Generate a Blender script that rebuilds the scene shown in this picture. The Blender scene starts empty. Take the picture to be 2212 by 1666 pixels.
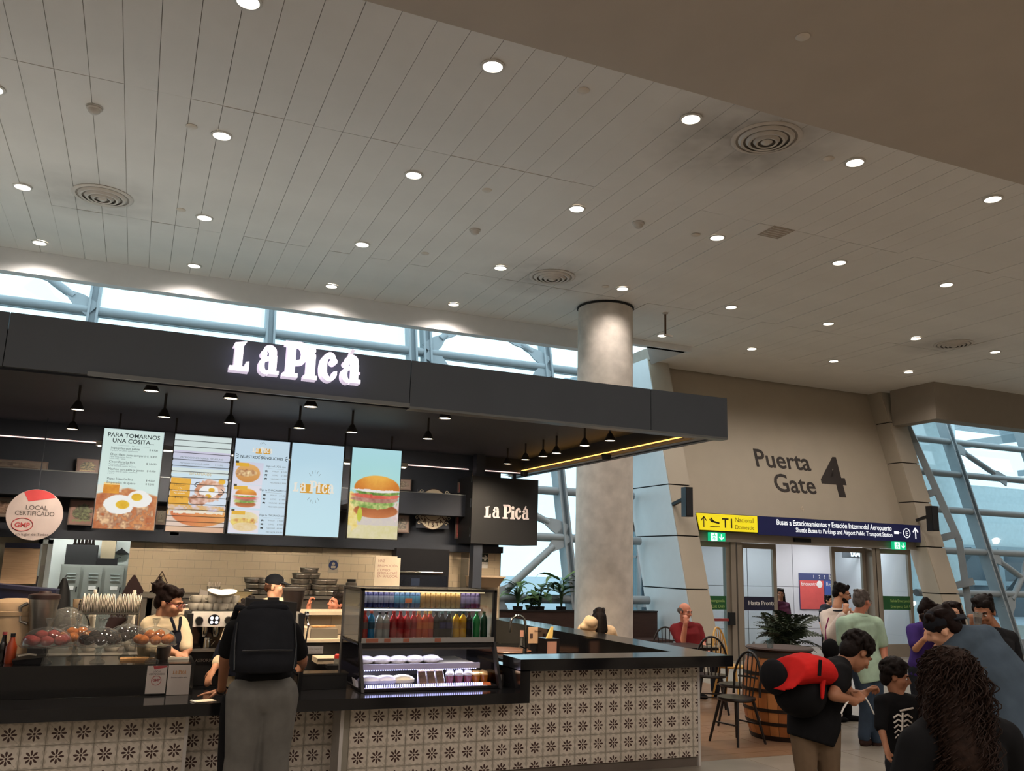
import bpy, bmesh, math, random
import numpy as np
from mathutils import Vector, Matrix
rnd = random.Random(7)
C = bpy.context.scene.collection
S = bpy.context.scene
V = Vector
PI = math.pi

# ---------------------------------------------------------------- camera
YAW, PITCH, ROLL, FPX, EYE = 0.40052252, 0.20326543, 0.02833484, 1865.11631, 1.8
_fwd = V((math.sin(YAW)*math.cos(PITCH), math.cos(YAW)*math.cos(PITCH), math.sin(PITCH)))
_r = V((math.cos(YAW), -math.sin(YAW), 0)); _u = _r.cross(_fwd)
_R = math.cos(ROLL)*_r + math.sin(ROLL)*_u
_U = -math.sin(ROLL)*_r + math.cos(ROLL)*_u
cam = bpy.data.cameras.new('camera'); cam.sensor_width = 36; cam.lens = 36*FPX/2212
cam.clip_start = 0.05; cam.clip_end = 400
camo = bpy.data.objects.new('camera', cam); C.objects.link(camo)
camo.matrix_world = Matrix(((_R.x, _U.x, -_fwd.x, 0), (_R.y, _U.y, -_fwd.y, 0), (_R.z, _U.z, -_fwd.z, EYE), (0, 0, 0, 1)))
S.camera = camo
EYEV = V((0, 0, EYE))
def ray(px, py): return _fwd + _R*((px-1106)/FPX) - _U*((py-833)/FPX)
def at(px, py, Y):                       # the world point seen at a pixel, on the plane y = Y
    d = ray(px, py); return EYEV + d*(Y/d.y)
def atz(px, py, z):
    d = ray(px, py); return EYEV + d*((z-EYE)/d.z)

# ---------------------------------------------------------------- world, exposure
S.view_settings.view_transform = 'Standard'; S.view_settings.look = 'None'
S.view_settings.gamma = 1.0; S.view_settings.use_curve_mapping = False
S.view_settings.exposure = 0.0
S.cycles.use_denoising = True
S.cycles.max_bounces = 8; S.cycles.diffuse_bounces = 4; S.cycles.glossy_bounces = 4
S.cycles.transmission_bounces = 8; S.cycles.transparent_max_bounces = 12
S.cycles.sample_clamp_indirect = 4.0
S.cycles.caustics_reflective = False; S.cycles.caustics_refractive = False
W = bpy.data.worlds.new('overcast_sky'); S.world = W; W.use_nodes = True
wn = W.node_tree.nodes; wl = W.node_tree.links
bg = wn['Background']
tc = wn.new('ShaderNodeTexCoord'); nz = wn.new('ShaderNodeTexNoise'); nz.inputs['Scale'].default_value = 2.2
nz.inputs['Detail'].default_value = 3
cr = wn.new('ShaderNodeValToRGB')
cr.color_ramp.elements[0].position = .3; cr.color_ramp.elements[0].color = (.60, .84, .95, 1)
cr.color_ramp.elements[1].position = .75; cr.color_ramp.elements[1].color = (.74, .93, 1.0, 1)
wl.new(tc.outputs['Generated'], nz.inputs['Vector']); wl.new(nz.outputs['Fac'], cr.inputs['Fac'])
wl.new(cr.outputs['Color'], bg.inputs['Color']); bg.inputs['Strength'].default_value = 2.1
DOWN_W, TRACK_W, BATTEN_W = 98.0, 105.0, 58.0              # watts of one ceiling downlight, of one kiosk track head

# the rest of the hall's downlights, outside the photograph, on the same grid
def hall_lamp(x, y):
    l = bpy.data.lights.new('hall_downlight', 'SPOT'); l.energy = DOWN_W*1.7; l.color = (1, .89, .80); l.spot_size = 2.8; l.spot_blend = .6; l.shadow_soft_size = .09
    o = bpy.data.objects.new('hall_downlight', l); C.objects.link(o); o.location = (x, y, 6.08)
for i in range(8):
    for j in range(4): hall_lamp(-11+i*4.8, -9.5+j*3.0)
for x in (-12, -8.5, -5): hall_lamp(x, 6.6); hall_lamp(x, 11)
for x in (20, 24, 28): hall_lamp(x, 6.5); hall_lamp(x, 11)
# ---------------------------------------------------------------- helpers
def lin(c):
    return tuple(((v/255)/12.92 if v/255 <= .04045 else ((v/255+.055)/1.055)**2.4) for v in c)
MATS = {}
def mat(name, rgb=(200, 200, 200), rough=.5, metal=0, emit=0, var=.06, scale=6, bump=0, trans=0, alpha=1, ior=1.45, coat=0, emitrgb=None, stretch=None):
    if name in MATS: return MATS[name]
    m = bpy.data.materials.new(name); m.use_nodes = True; MATS[name] = m
    nt = m.node_tree; N, L = nt.nodes, nt.links
    b = N['Principled BSDF']; c = lin(rgb)
    b.inputs['Roughness'].default_value = rough; b.inputs['Metallic'].default_value = metal
    b.inputs['IOR'].default_value = ior; b.inputs['Specular IOR Level'].default_value = .12 if name[:4] in ('hair', 'clot', 'past') else .5; b.inputs['Coat Weight'].default_value = coat
    b.inputs['Transmission Weight'].default_value = trans; b.inputs['Alpha'].default_value = alpha
    t = N.new('ShaderNodeTexCoord'); n = N.new('ShaderNodeTexNoise')
    n.inputs['Scale'].default_value = scale; n.inputs['Detail'].default_value = 4
    src = t.outputs['Object']
    if stretch:
        mp = N.new('ShaderNodeMapping'); mp.inputs['Scale'].default_value = stretch
        L.new(src, mp.inputs['Vector']); src = mp.outputs['Vector']
    L.new(src, n.inputs['Vector'])
    r = N.new('ShaderNodeValToRGB')
    r.color_ramp.elements[0].position = .3; r.color_ramp.elements[1].position = .7
    r.color_ramp.elements[0].color = tuple(max(0, x*(1-var)) for x in c)+(1,)
    r.color_ramp.elements[1].color = tuple(min(1, x*(1+var)) for x in c)+(1,)
    L.new(n.outputs['Fac'], r.inputs['Fac']); L.new(r.outputs['Color'], b.inputs['Base Color'])
    if bump:
        bp = N.new('ShaderNodeBump'); bp.inputs['Strength'].default_value = bump; bp.inputs['Distance'].default_value = .01
        L.new(n.outputs['Fac'], bp.inputs['Height']); L.new(bp.outputs['Normal'], b.inputs['Normal'])
    if emit:
        ec = lin(emitrgb) if emitrgb else c
        b.inputs['Emission Color'].default_value = ec+(1,); b.inputs['Emission Strength'].default_value = emit
    return m
def glassmat(name, tint=(235, 245, 245), spec=.06, opac=.0):
    """thin clear pane: mostly transparent with a faint mirror reflection"""
    if name in MATS: return MATS[name]
    m = bpy.data.materials.new(name); m.use_nodes = True; MATS[name] = m
    N, L = m.node_tree.nodes, m.node_tree.links
    N.remove(N['Principled BSDF']); out = N['Material Output']
    tr = N.new('ShaderNodeBsdfTransparent'); tr.inputs['Color'].default_value = lin(tint)+(1,)
    gl = N.new('ShaderNodeBsdfGlossy'); gl.inputs['Roughness'].default_value = .03
    ge = N.new('ShaderNodeNewGeometry'); dt = N.new('ShaderNodeVectorMath'); dt.operation = 'DOT_PRODUCT'
    L.new(ge.outputs['Normal'], dt.inputs[0]); L.new(ge.outputs['Incoming'], dt.inputs[1])
    def mth(op, a, b=0.):
        n = N.new('ShaderNodeMath'); n.operation = op; n.use_clamp = op == 'MULTIPLY_ADD'
        if isinstance(a, float): n.inputs[0].default_value = a
        else: L.new(a, n.inputs[0])
        if isinstance(b, float): n.inputs[1].default_value = b
        else: L.new(b, n.inputs[1])
        if op == 'MULTIPLY_ADD': n.inputs[2].default_value = spec
        return n.outputs[0]
    sch = mth('POWER', mth('SUBTRACT', 1., mth('ABSOLUTE', dt.outputs['Value'])), 5.)   # Schlick, the same from both faces
    mx = N.new('ShaderNodeMixShader'); L.new(mth('MULTIPLY_ADD', sch, .6), mx.inputs['Fac'])
    L.new(tr.outputs[0], mx.inputs[1]); L.new(gl.outputs[0], mx.inputs[2])
    o = mx
    if opac:
        df = N.new('ShaderNodeBsdfDiffuse'); df.inputs['Color'].default_value = lin(tint)+(1,)
        m2 = N.new('ShaderNodeMixShader'); m2.inputs['Fac'].default_value = opac
        L.new(mx.outputs[0], m2.inputs[1]); L.new(df.outputs[0], m2.inputs[2]); o = m2
    L.new(o.outputs[0], out.inputs['Surface'])
    return m

def tag(o, label=None, cat=None, group=None, kind=None):
    if label: o['label'] = label
    if cat: o['category'] = cat
    if group: o['group'] = group
    if kind: o['kind'] = kind
    return o
def thing(name, label, cat, loc=(0, 0, 0), group=None, kind=None):
    o = bpy.data.objects.new(name, None); C.objects.link(o); o.location = loc; o.empty_display_size = .1
    return tag(o, label, cat, group, kind)
def par(o, p):
    if p is not None:
        o.parent = p
        M = Matrix.Translation(p.location)
        if p.rotation_euler.z or p.rotation_euler.x or p.rotation_euler.y: M = M @ p.rotation_euler.to_matrix().to_4x4()
        q = p.parent
        o.matrix_parent_inverse = Matrix.Identity(4) if (p.type == 'MESH') else M.inverted()
    return o
class MB:
    def __init__(s): s.bm = bmesh.new()
    def box(s, x0, x1, y0, y1, z0, z1):
        return s.hexa([(x0, y0, z0), (x1, y0, z0), (x1, y1, z0), (x0, y1, z0)], [(x0, y0, z1), (x1, y0, z1), (x1, y1, z1), (x0, y1, z1)])
    def hexa(s, lo, hi):
        a = [s.bm.verts.new(p) for p in lo]; b = [s.bm.verts.new(p) for p in hi]; n = len(a)
        s.bm.faces.new(a[::-1]); s.bm.faces.new(b)
        for i in range(n): s.bm.faces.new((a[i], a[(i+1) % n], b[(i+1) % n], b[i]))
        return s
    def slab(s, pts, off):                    # polygon given thickness along a vector
        off = V(off); return s.hexa([V(p) for p in pts], [V(p)+off for p in pts])
    def obox(s, c, ax, ay, az, hx, hy, hz):
        c = V(c); ax, ay, az = V(ax).normalized(), V(ay).normalized(), V(az).normalized()
        q = [(-1, -1), (1, -1), (1, 1), (-1, 1)]
        return s.hexa([c+ax*hx*i+ay*hy*j-az*hz for i, j in q], [c+ax*hx*i+ay*hy*j+az*hz for i, j in q])
    def bar(s, p0, p1, w, h, up=(0, 0, 1)):   # rectangular bar between two points
        p0, p1 = V(p0), V(p1); d = (p1-p0); L = d.length; d.normalize()
        x = d.cross(V(up))
        if x.length < 1e-4: x = d.cross(V((1, 0, 0)))
        x.normalize(); y = x.cross(d)
        return s.obox((p0+p1)/2, x, y, d, w/2, h/2, L/2)
    def ring(s, c, x, y, r, n): return [s.bm.verts.new(c+x*(r*math.cos(2*PI*i/n))+y*(r*math.sin(2*PI*i/n))) for i in range(n)]
    def tube(s, pts, r, n=8, cap=True):
        pts = [V(p) for p in pts]; k = len(pts); rs = r if isinstance(r, (list, tuple)) else [r]*k
        d0 = (pts[1]-pts[0]).normalized(); x = d0.orthogonal().normalized(); prev = None
        for i, p in enumerate(pts):
            d = (pts[min(i+1, k-1)]-pts[max(i-1, 0)]).normalized()
            x = (x-d*x.dot(d)).normalized(); y = d.cross(x)
            rg = s.ring(p, x, y, rs[i], n)
            if prev:
                for j in range(n): s.bm.faces.new((prev[j], prev[(j+1) % n], rg[(j+1) % n], rg[j]))
            elif cap: s.bm.faces.new(rg[::-1])
            prev = rg
        if cap: s.bm.faces.new(prev)
        return s
    def cyl(s, p0, p1, r, n=12): return s.tube([p0, p1], r, n)
    def lathe(s, prof, c=(0, 0, 0), n=16, axis=(0, 0, 1)):   # prof: (radius, height) pairs
        c = V(c); d = V(axis).normalized(); x = d.orthogonal().normalized(); y = d.cross(x); prev = None
        for i, (r, h) in enumerate(prof):
            p = c+d*h
            rg = [s.bm.verts.new(p)] if r < 1e-6 else s.ring(p, x, y, r, n)
            if prev:
                if len(prev) == 1 and len(rg) > 1:
                    for j in range(n): s.bm.faces.new((prev[0], rg[(j+1) % n], rg[j]))
                elif len(rg) == 1 and len(prev) > 1:
                    for j in range(n): s.bm.faces.new((prev[j], prev[(j+1) % n], rg[0]))
                elif len(rg) > 1:
                    for j in range(n): s.bm.faces.new((prev[j], prev[(j+1) % n], rg[(j+1) % n], rg[j]))
            prev = rg
        return s
    def ell(s, c, r, ax=None, n=12, m=8):
        c = V(c); X, Y, Z = ax if ax else (V((1, 0, 0)), V((0, 1, 0)), V((0, 0, 1)))
        rx, ry, rz = (r, r, r) if not isinstance(r, (list, tuple)) else r
        top = s.bm.verts.new(c+Z*rz); prev = None
        for i in range(1, m):
            a = PI*i/m; q = math.sin(a)
            rg = [s.bm.verts.new(c+X*(rx*q*math.cos(2*PI*j/n))+Y*(ry*q*math.sin(2*PI*j/n))+Z*(rz*math.cos(a))) for j in range(n)]
            for j in range(n):
                if prev: s.bm.faces.new((prev[j], rg[j], rg[(j+1) % n], prev[(j+1) % n]))
                else: s.bm.faces.new((top, rg[j], rg[(j+1) % n]))
            prev = rg
        bot = s.bm.verts.new(c-Z*rz)
        for j in range(n): s.bm.faces.new((prev[(j+1) % n], prev[j], bot))
        return s
    def cap(s, p0, r0, p1, r1, n=10):          # rounded cone
        p0, p1 = V(p0), V(p1); d = p1-p0; L = d.length
        if L < 1e-5: return s.ell(p0, max(r0, r1), n=n)
        prof = [(0, -r0)]+[(r0*math.sin(a), -r0*math.cos(a)) for a in (PI/6, PI/3, PI/2)]+[(r1*math.sin(a), L-r1*math.cos(a)) for a in (PI/2, 2*PI/3, 5*PI/6)]+[(0, L+r1)]
        return s.lathe(prof, p0, n, d)
    def loft(s, secs, n=16):                    # secs: (centre, xvec, yvec) ellipses, closed ends
        prev = None
        for c, x, y in secs:
            c, x, y = V(c), V(x), V(y)
            rg = [s.bm.verts.new(c+x*math.cos(2*PI*j/n)+y*math.sin(2*PI*j/n)) for j in range(n)]
            if prev:
                for j in range(n): s.bm.faces.new((prev[j], prev[(j+1) % n], rg[(j+1) % n], rg[j]))
            else: s.bm.faces.new(rg[::-1])
            prev = rg
        s.bm.faces.new(prev); return s
    def poly(s, pts): s.bm.faces.new([s.bm.verts.new(p) for p in pts]); return s
    def xform(s, M): s.bm.transform(M); return s
    def mesh(s, name, m=None, smooth=False, fix=True):
        if fix: bmesh.ops.recalc_face_normals(s.bm, faces=s.bm.faces)
        me = bpy.data.meshes.new(name); s.bm.to_mesh(me); s.bm.free()
        if m: me.materials.append(m)
        if smooth:
            me.polygons.foreach_set('use_smooth', [True]*len(me.polygons))
            try: me.set_sharp_from_angle(angle=.7)
            except Exception: pass
        return me
    def build(s, name, m, parent=None, smooth=False, fix=True):
        o = bpy.data.objects.new(name, s.mesh(name, m, smooth, fix)); C.objects.link(o)
        return par(o, parent)
def piece(name, me, loc, parent, rot=None):
    o = bpy.data.objects.new(name, me); C.objects.link(o); par(o, parent); o.location = loc
    if rot: o.rotation_euler = rot
    return o
def struct(name, mb, m, smooth=False): return tag(mb.build(name, m, None, smooth), kind='structure')
KIDS = {}
def children(o): return [c for c in bpy.data.objects if c.parent == o]
def snap(root): return [(c, children(c)) for c in children(root)]
def adopt(k, r, src):                          # re-parent a copied part, keeping its own offset
    k.parent = r; k.matrix_parent_inverse = src.matrix_parent_inverse.copy(); k.matrix_basis = src.matrix_basis.copy()
def dup(root, kids, loc, rz=0, label=None, group=None, scale=None):
    r = root.copy(); C.objects.link(r); r.location = loc; r.rotation_euler = (0, 0, rz)
    if scale: r.scale = (scale,)*3
    if label: r['label'] = label
    if group: r['group'] = group
    for c, gs in kids:
        k = c.copy(); C.objects.link(k); adopt(k, r, c)
        for g in gs:
            h = g.copy(); C.objects.link(h); adopt(h, k, g)
    return r
FN = None
def text(s, size, loc, xdir, ydir, m, parent=None, name='lettering', bold=0., extrude=.001, align='LEFT', width=None):
    cu = bpy.data.curves.new(name, 'FONT'); cu.body = s; cu.size = size; cu.extrude = extrude; cu.offset = bold*size
    cu.align_x = align; cu.align_y = 'BOTTOM_BASELINE'; cu.materials.append(m); cu.resolution_u = 3
    o = bpy.data.objects.new(name, cu); C.objects.link(o)
    x = V(xdir).normalized(); y = V(ydir).normalized(); z = x.cross(y)
    sx = width if width else 1.0
    M = Matrix(((x.x*sx, y.x, z.x, loc[0]), (x.y*sx, y.y, z.y, loc[1]), (x.z*sx, y.z, z.z, loc[2]), (0, 0, 0, 1)))
    par(o, parent); o.matrix_basis = M
    return o
X_, Y_, Z_ = V((1, 0, 0)), V((0, 1, 0)), V((0, 0, 1))
def crom(pts, k=6, closed=False):             # Catmull-Rom through 2-D/3-D points
    P = [V(p) if len(p) == 3 else V((p[0], p[1], 0)) for p in pts]; n = len(P); out = []
    R = range(n) if closed else range(n-1)
    for i in R:
        g = lambda j: P[j % n] if closed else P[min(max(j, 0), n-1)]
        a, b, c, d = g(i-1), g(i), g(i+1), g(i+2)
        for t in range(k):
            t /= k
            out.append(.5*((2*b)+(c-a)*t+(2*a-5*b+4*c-d)*t*t+(3*b-a-3*c+d)*t*t*t))
    if not closed: out.append(P[-1])
    return out

def xat(px, Y, z):                       # x of the point seen in pixel column px, at depth Y and height z
    k = (px-1106)/FPX; h = z-EYE
    return (Y*(k*_fwd.y-_R.y)+h*(k*_fwd.z-_R.z))/(_R.x-k*_fwd.x)
def pt(px, Y, z): return V((xat(px, Y, z), Y, z))
# ================================================================ setting
CZ = 6.18
m_wall = mat('warm_white_paint', (215, 208, 196), .7, var=.03, scale=2)
m_ceil2 = mat('plain_plaster', (196, 184, 170), .8, var=.03, scale=2)
m_dark = mat('void_black', (16, 16, 17), .8)
m_steel = mat('painted_steel_grey', (150, 160, 166), .45, var=.04)
m_alu = mat('anodised_aluminium', (150, 142, 132), .4, metal=.3, var=.03)
m_glass = glassmat('clear_glass', (240, 248, 250))
m_concrete = mat('concrete', (200, 193, 184), .85, var=.14, scale=5, bump=.15)

# floor: grey stone slabs, and a wood-look area by the cafe seats
m_stone = mat('grey_stone_floor', (138, 130, 118), .38, var=.1, scale=3)
m_wood = mat('oak_floor', (128, 99, 77), .36, var=.2, scale=5, stretch=(1.2, 12, 1))
fl = struct('floor', MB().box(-16, 32, -12, 26, -.3, -.012), m_stone)
me_pl = MB().box(-.5985, .5985, -.0985, .0985, -.012, 0).mesh('plank', m_wood)
for r in range(36):                              # wood block behind and beside the bar, two to three boards wide
    y = 7.35+r*.2+.1
    for k in range(3 if y > 9 else 2): piece('plank', me_pl, (5.7+k*1.2+(0 if r % 2 else .0), y, rnd.uniform(-.0006, .0004)), fl)
me_st = MB().box(-.5975, .5975, -.5975, .5975, -.012, 0).mesh('floor_tile', m_stone)
for i in range(12):
    for j in range(-5, 8):
        x, y = 1.5+i*1.2, 6.75-1.2*5+(j+5)*1.2
        if y > 7.3 and (x < 7.4 or (x < 8.6 and y > 9)): continue
        if x < 5.0 and y > 6.9: continue
        piece('floor_tile', me_st, (x, y, rnd.uniform(-.0006, 0)), fl)

# ceiling of narrow metal panels (three rows), plain plaster nearer the viewer
def dirt_panel():
    m = mat('ceiling_panel_metal', (240, 236, 230), .62, var=.03, scale=1.5)
    N, L = m.node_tree.nodes, m.node_tree.links
    g = N.new('ShaderNodeNewGeometry'); b = N['Principled BSDF']
    src = b.inputs['Base Color'].links[0].from_socket
    acc = None
    for (x, y, s) in VENTS:
        d = N.new('ShaderNodeVectorMath'); d.operation = 'DISTANCE'; d.inputs[1].default_value = (x-.12, y+.1, CZ)
        L.new(g.outputs['Position'], d.inputs[0])
        mr = N.new('ShaderNodeMapRange'); mr.inputs[1].default_value = .25; mr.inputs[2].default_value = .75+.45*s
        mr.inputs[3].default_value = .55*s; mr.inputs[4].default_value = 0; L.new(d.outputs['Value'], mr.inputs[0])
        if acc is None: acc = mr.outputs[0]
        else:
            a = N.new('ShaderNodeMath'); a.operation = 'MAXIMUM'; L.new(acc, a.inputs[0]); L.new(mr.outputs[0], a.inputs[1]); acc = a.outputs[0]
    n = N.new('ShaderNodeTexNoise'); n.inputs['Scale'].default_value = 3; L.new(g.outputs['Position'], n.inputs['Vector'])
    mu = N.new('ShaderNodeMath'); mu.operation = 'MULTIPLY'; L.new(acc, mu.inputs[0]); L.new(n.outputs['Fac'], mu.inputs[1])
    m2 = N.new('ShaderNodeMath'); m2.operation = 'MULTIPLY'; m2.inputs[1].default_value = 1.9; m2.use_clamp = True; L.new(mu.outputs[0], m2.inputs[0])
    mix = N.new('ShaderNodeMix'); mix.data_type = 'RGBA'; L.new(m2.outputs[0], mix.inputs['Factor']); L.new(src, mix.inputs['A'])
    mix.inputs['B'].default_value = lin((90, 80, 70))+(1,); L.new(mix.outputs['Result'], b.inputs['Base Color'])
    return m
VENTS = [(5.56, 6.57, 1.0), (-.83, 11.4, .5), (5.52, 11.56, .7), (14.1, 11.52, .5)]
m_panel = dirt_panel()
ce = struct('ceiling', MB().box(-16, 32, 6.12, 14.3, CZ+.02, CZ+.3).box(9.8, 16.5, 14.3, 16.3, CZ+.02, CZ+.3), mat('ceiling_backing', (150, 141, 130), .9))
rows = [(6.12, 8.40), (8.40, 12.03), (12.03, 14.15)]
PW = .0685*4.38
for (y0, y1) in rows:
    me = MB().box(-PW/2+.0026, PW/2-.0026, y0+.004, y1-.004, 0, .016).mesh('ceiling_panel', m_panel)
    nmax = 82 if y1 > 13 else (76 if y1 > 9 else 48)
    for i in range(-9, nmax):
        x = .045*4.38+i*PW
        if x < -3.3 or x > (24.5 if y1 > 13 else 19 if y1 > 9 else 12.5): continue
        piece('ceiling_panel', me, (x, 0, CZ+rnd.uniform(0, .003)), ce, (rnd.uniform(-.0004, .0004), rnd.uniform(-.006, .006), 0))
far = MB(); far.box(-16, -3.3, 6.12, 14.15, CZ, CZ+.02); far.box(19, 32, 6.12, 14.3, CZ, CZ+.02); far.box(12.5, 19, 6.12, 8.4, CZ, CZ+.02); far.box(9.9, 19, 14.15, 16, CZ+.005, CZ+.02)
far.build('ceiling_field', m_panel, ce)
struct('trim_1', MB().box(-16, 32, -12, 6.12, CZ-.03, CZ+.3), m_ceil2)

# closing walls of the hall, out of the photograph
struct('wall_back', MB().box(-16, 32, -12.3, -12, -.1, CZ), m_wall)
struct('wall_left', MB().box(-16.3, -16, -12, 18, -.1, CZ), m_wall)
struct('wall_right', MB().box(32, 32.3, -12, 18, -.1, CZ), m_wall)

# bulkheads between ceiling and inclined facade
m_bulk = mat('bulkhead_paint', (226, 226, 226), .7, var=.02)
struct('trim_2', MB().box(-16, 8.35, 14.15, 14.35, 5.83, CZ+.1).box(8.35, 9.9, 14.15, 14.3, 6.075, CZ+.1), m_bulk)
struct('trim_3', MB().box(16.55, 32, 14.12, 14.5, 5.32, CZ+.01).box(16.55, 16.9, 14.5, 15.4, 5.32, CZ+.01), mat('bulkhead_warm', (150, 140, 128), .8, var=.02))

# concrete column
col = MB().lathe([(.47, -.012), (.47, 6.16)], (7.06, 12.62, 0), 40)
struct('trim_4', col, m_concrete, True)['label'] = 'thick round concrete column behind the black bar'

# ---- inclined facade: y = off + .28 z
T = .28
def fy(z, off): return off+T*z
FO, FG = 15.0, 15.42
def facade(name, xs, x0, x1, zs, off, goff, ztop, braces, skip_first=False):
    root = struct(name, MB().box(x0, x1, fy(0, goff)-.1, fy(0, goff)+.15, -.01, .35), m_steel)
    for x in xs:                                     # twin-fin inclined mullions
        mb = MB(); mb.slab([(x-.09, fy(0, off), 0), (x-.05, fy(0, off), 0), (x-.05, fy(ztop, off), ztop), (x-.09, fy(ztop, off), ztop)], (0, .30, 0))
        mb.slab([(x+.05, fy(0, off), 0), (x+.09, fy(0, off), 0), (x+.09, fy(ztop, off), ztop), (x+.05, fy(ztop, off), ztop)], (0, .30, 0))
        mb.slab([(x-.05, fy(0, off)+.1, 0), (x+.05, fy(0, off)+.1, 0), (x+.05, fy(ztop, off)+.1, ztop), (x-.05, fy(ztop, off)+.1, ztop)], (0, .04, 0))
        mb.build('mullion', m_steel, root)
    edges = [x0]+list(xs)+[x1]
    for a, b in zip(edges[:-1], edges[1:]):
        if b-a < .2: continue
        for z in zs:
            MB().tube([(a+.06, fy(z, off)+.1, z), (b-.06, fy(z, off)+.1, z)], .085, 12).build('transom', m_steel, root, True)
            MB().box(a+.02, b-.02, fy(z, goff)-.05, fy(z, goff)+.02, z-.03, z+.05).build('glazing_bar', m_steel, root)
        zz = [.35]+list(zs)+[ztop]
        for z0, z1 in zip(zz[:-1], zz[1:]):
            MB().slab([(a, fy(z0, goff), z0), (b, fy(z0, goff), z0), (b, fy(z1, goff), z1), (a, fy(z1, goff), z1)], (0, .012, 0)).build('pane', m_glass, root)
    for (xa, za, xb, zb) in braces:
        p, q = V((xa, fy(za, off)+.08, za)), V((xb, fy(zb, off)+.08, zb)); d = (q-p).normalized()
        mb = MB(); mb.tube([p+d*.42, p+d*.6, q-d*.6, q-d*.42], [.06, .075, .075, .06], 12).build('brace', m_steel, root, True)
        for e, s in ((p, 1), (q, -1)):
            n = V((0, -1, T)).normalized()
            side = d.cross(n).normalized()
            MB().slab([e+side*.16, e+d*s*.3+side*.14, e+d*s*.55+side*.05, e+d*s*.55-side*.05, e+d*s*.3-side*.14, e-side*.16], n*.03).build('gusset', m_steel, root)
    return root
zs1 = [1.15, 2.33, 3.28, 4.25, 5.15, 6.05]
facade('window_1', [-4.3, -1.13, 1.98, 4.85, 5.17, 7.95], -10, 9.72, zs1, FO, FG, 7.4,
       [(7.95, 2.4, 6.2, 1.05), (6.2, 1.15, 7.0, .3), (7.95, 2.45, 6.1, 3.3), (7.95, 6.15, 7.0, 6.75), (7.95, 6.0, 7.0, 5.3), (-1.13, 6.05, -2.3, 6.85), (5.17, 6.05, 6.3, 5.2), (5.17, 6.1, 5.9, 6.8)])
# right facade, with the free-standing inclined tube in front
zs2 = [1.4, 2.4, 3.42, 4.38, 5.28]
wr = facade('window_2', [19.6, 22.6, 25.6], 16.75, 32, zs2, 14.75, 15.1, 6.4, [(19.6, 5.2, 21.2, 4.3), (19.6, 2.4, 21.0, 1.5), (19.6, 1.0, 21, 2.2)])
mb = MB(); pts = [V((17.0, fy(6.0, 13.95), 6.0)), V((17.65, fy(2.6, 13.95), 2.6)), V((17.75, 14.55, 0))]
for a, b in zip(pts[:-1], pts[1:]): mb.bar(a, b, .15, .15)
mb.build('inclined_post', m_steel, wr)
for (z, xa) in ((4.75, 17.1), (3.75, 17.25), (2.75, 17.45), (1.7, 17.6)):
    MB().bar((xa+.12, fy(z, 13.95), z), (xa-.45, fy(z-.28, 14.75), z-.28), .12, .16).build('strut', m_steel, wr)

# ---- gate portal: a thick frame in the inclined plane with a recessed wall and doors
PO = 13.87
m_pan = mat('portal_panel', (174, 163, 146), .55, var=.03, scale=2)
m_joint = mat('joint_black', (24, 22, 20), .8)
struct('trim_5', MB().lathe([(.471, 6.14), (.49, 6.15), (.49, 6.17), (.471, 6.18)], (7.06, 12.62, 0), 40), m_joint, True)
gw = struct('wall_gate', MB().slab([(10.3, fy(2.95, PO+.45), 2.95), (16.6, fy(2.95, PO+.45), 2.95), (16.6, fy(6.25, PO+.45), 6.25), (10.3, fy(6.25, PO+.45), 6.25)], (0, .2, 0)), m_pan)
js = [-.01, .42, 1.41, 2.43, 3.46, 4.40, 5.4, 6.25]
for z0, z1 in zip(js[:-1], js[1:]):
    g = .012
    for (x0, x1) in ((9.78, 10.3), (16.46, 17.02)):          # front faces, left and right jambs
        MB().slab([(x0+g, fy(z0, PO), z0+g), (x1, fy(z0, PO), z0+g), (x1, fy(z1, PO), z1-g), (x0+g, fy(z1, PO), z1-g)], (0, .04, 0)).build('panel', m_pan, gw)
    MB().slab([(9.78, fy(z0, PO)+g, z0+g), (9.78, fy(z0, FG), z0+g), (9.78, fy(z1, FG), z1-g), (9.78, fy(z1, PO)+g, z1-g)], (.03, 0, 0)).build('panel', mat('side_panel_white', (205, 208, 210), .45, var=.02), gw)
    MB().slab([(16.46, fy(z0, PO)+g, z0+g), (16.46, fy(z0, PO+.5), z0+g), (16.46, fy(z1, PO+.5), z1-g), (16.46, fy(z1, PO)+g, z1-g)], (.03, 0, 0)).build('panel', m_pan, gw)
    MB().slab([(10.29, fy(z0, PO)+.03, z0), (10.29, fy(z0, PO+.5), z0), (10.29, fy(z1, PO+.5), z1), (10.29, fy(z1, PO)+.03, z1)], (.01, 0, 0)).build('panel', m_pan, gw)
mb = MB()
for x0, x1 in ((9.80, 10.28), (16.485, 17.0)): mb.slab([(x0, fy(0, PO)+.045, 0), (x1, fy(0, PO)+.045, 0), (x1, fy(6.25, PO)+.045, 6.25), (x0, fy(6.25, PO)+.045, 6.25)], (0, .25, 0))
mb.slab([(9.815, fy(0, PO)+.03, 0), (9.815, fy(0, FG), 0), (9.815, fy(6.25, FG), 6.25), (9.815, fy(6.25, PO)+.03, 6.25)], (.02, 0, 0)).slab([(16.495, fy(0, PO)+.03, 0), (16.495, fy(0, PO+.5), 0), (16.495, fy(6.25, PO+.5), 6.25), (16.495, fy(6.25, PO)+.03, 6.25)], (.02, 0, 0))
mb.build('core', m_joint, gw)
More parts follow.
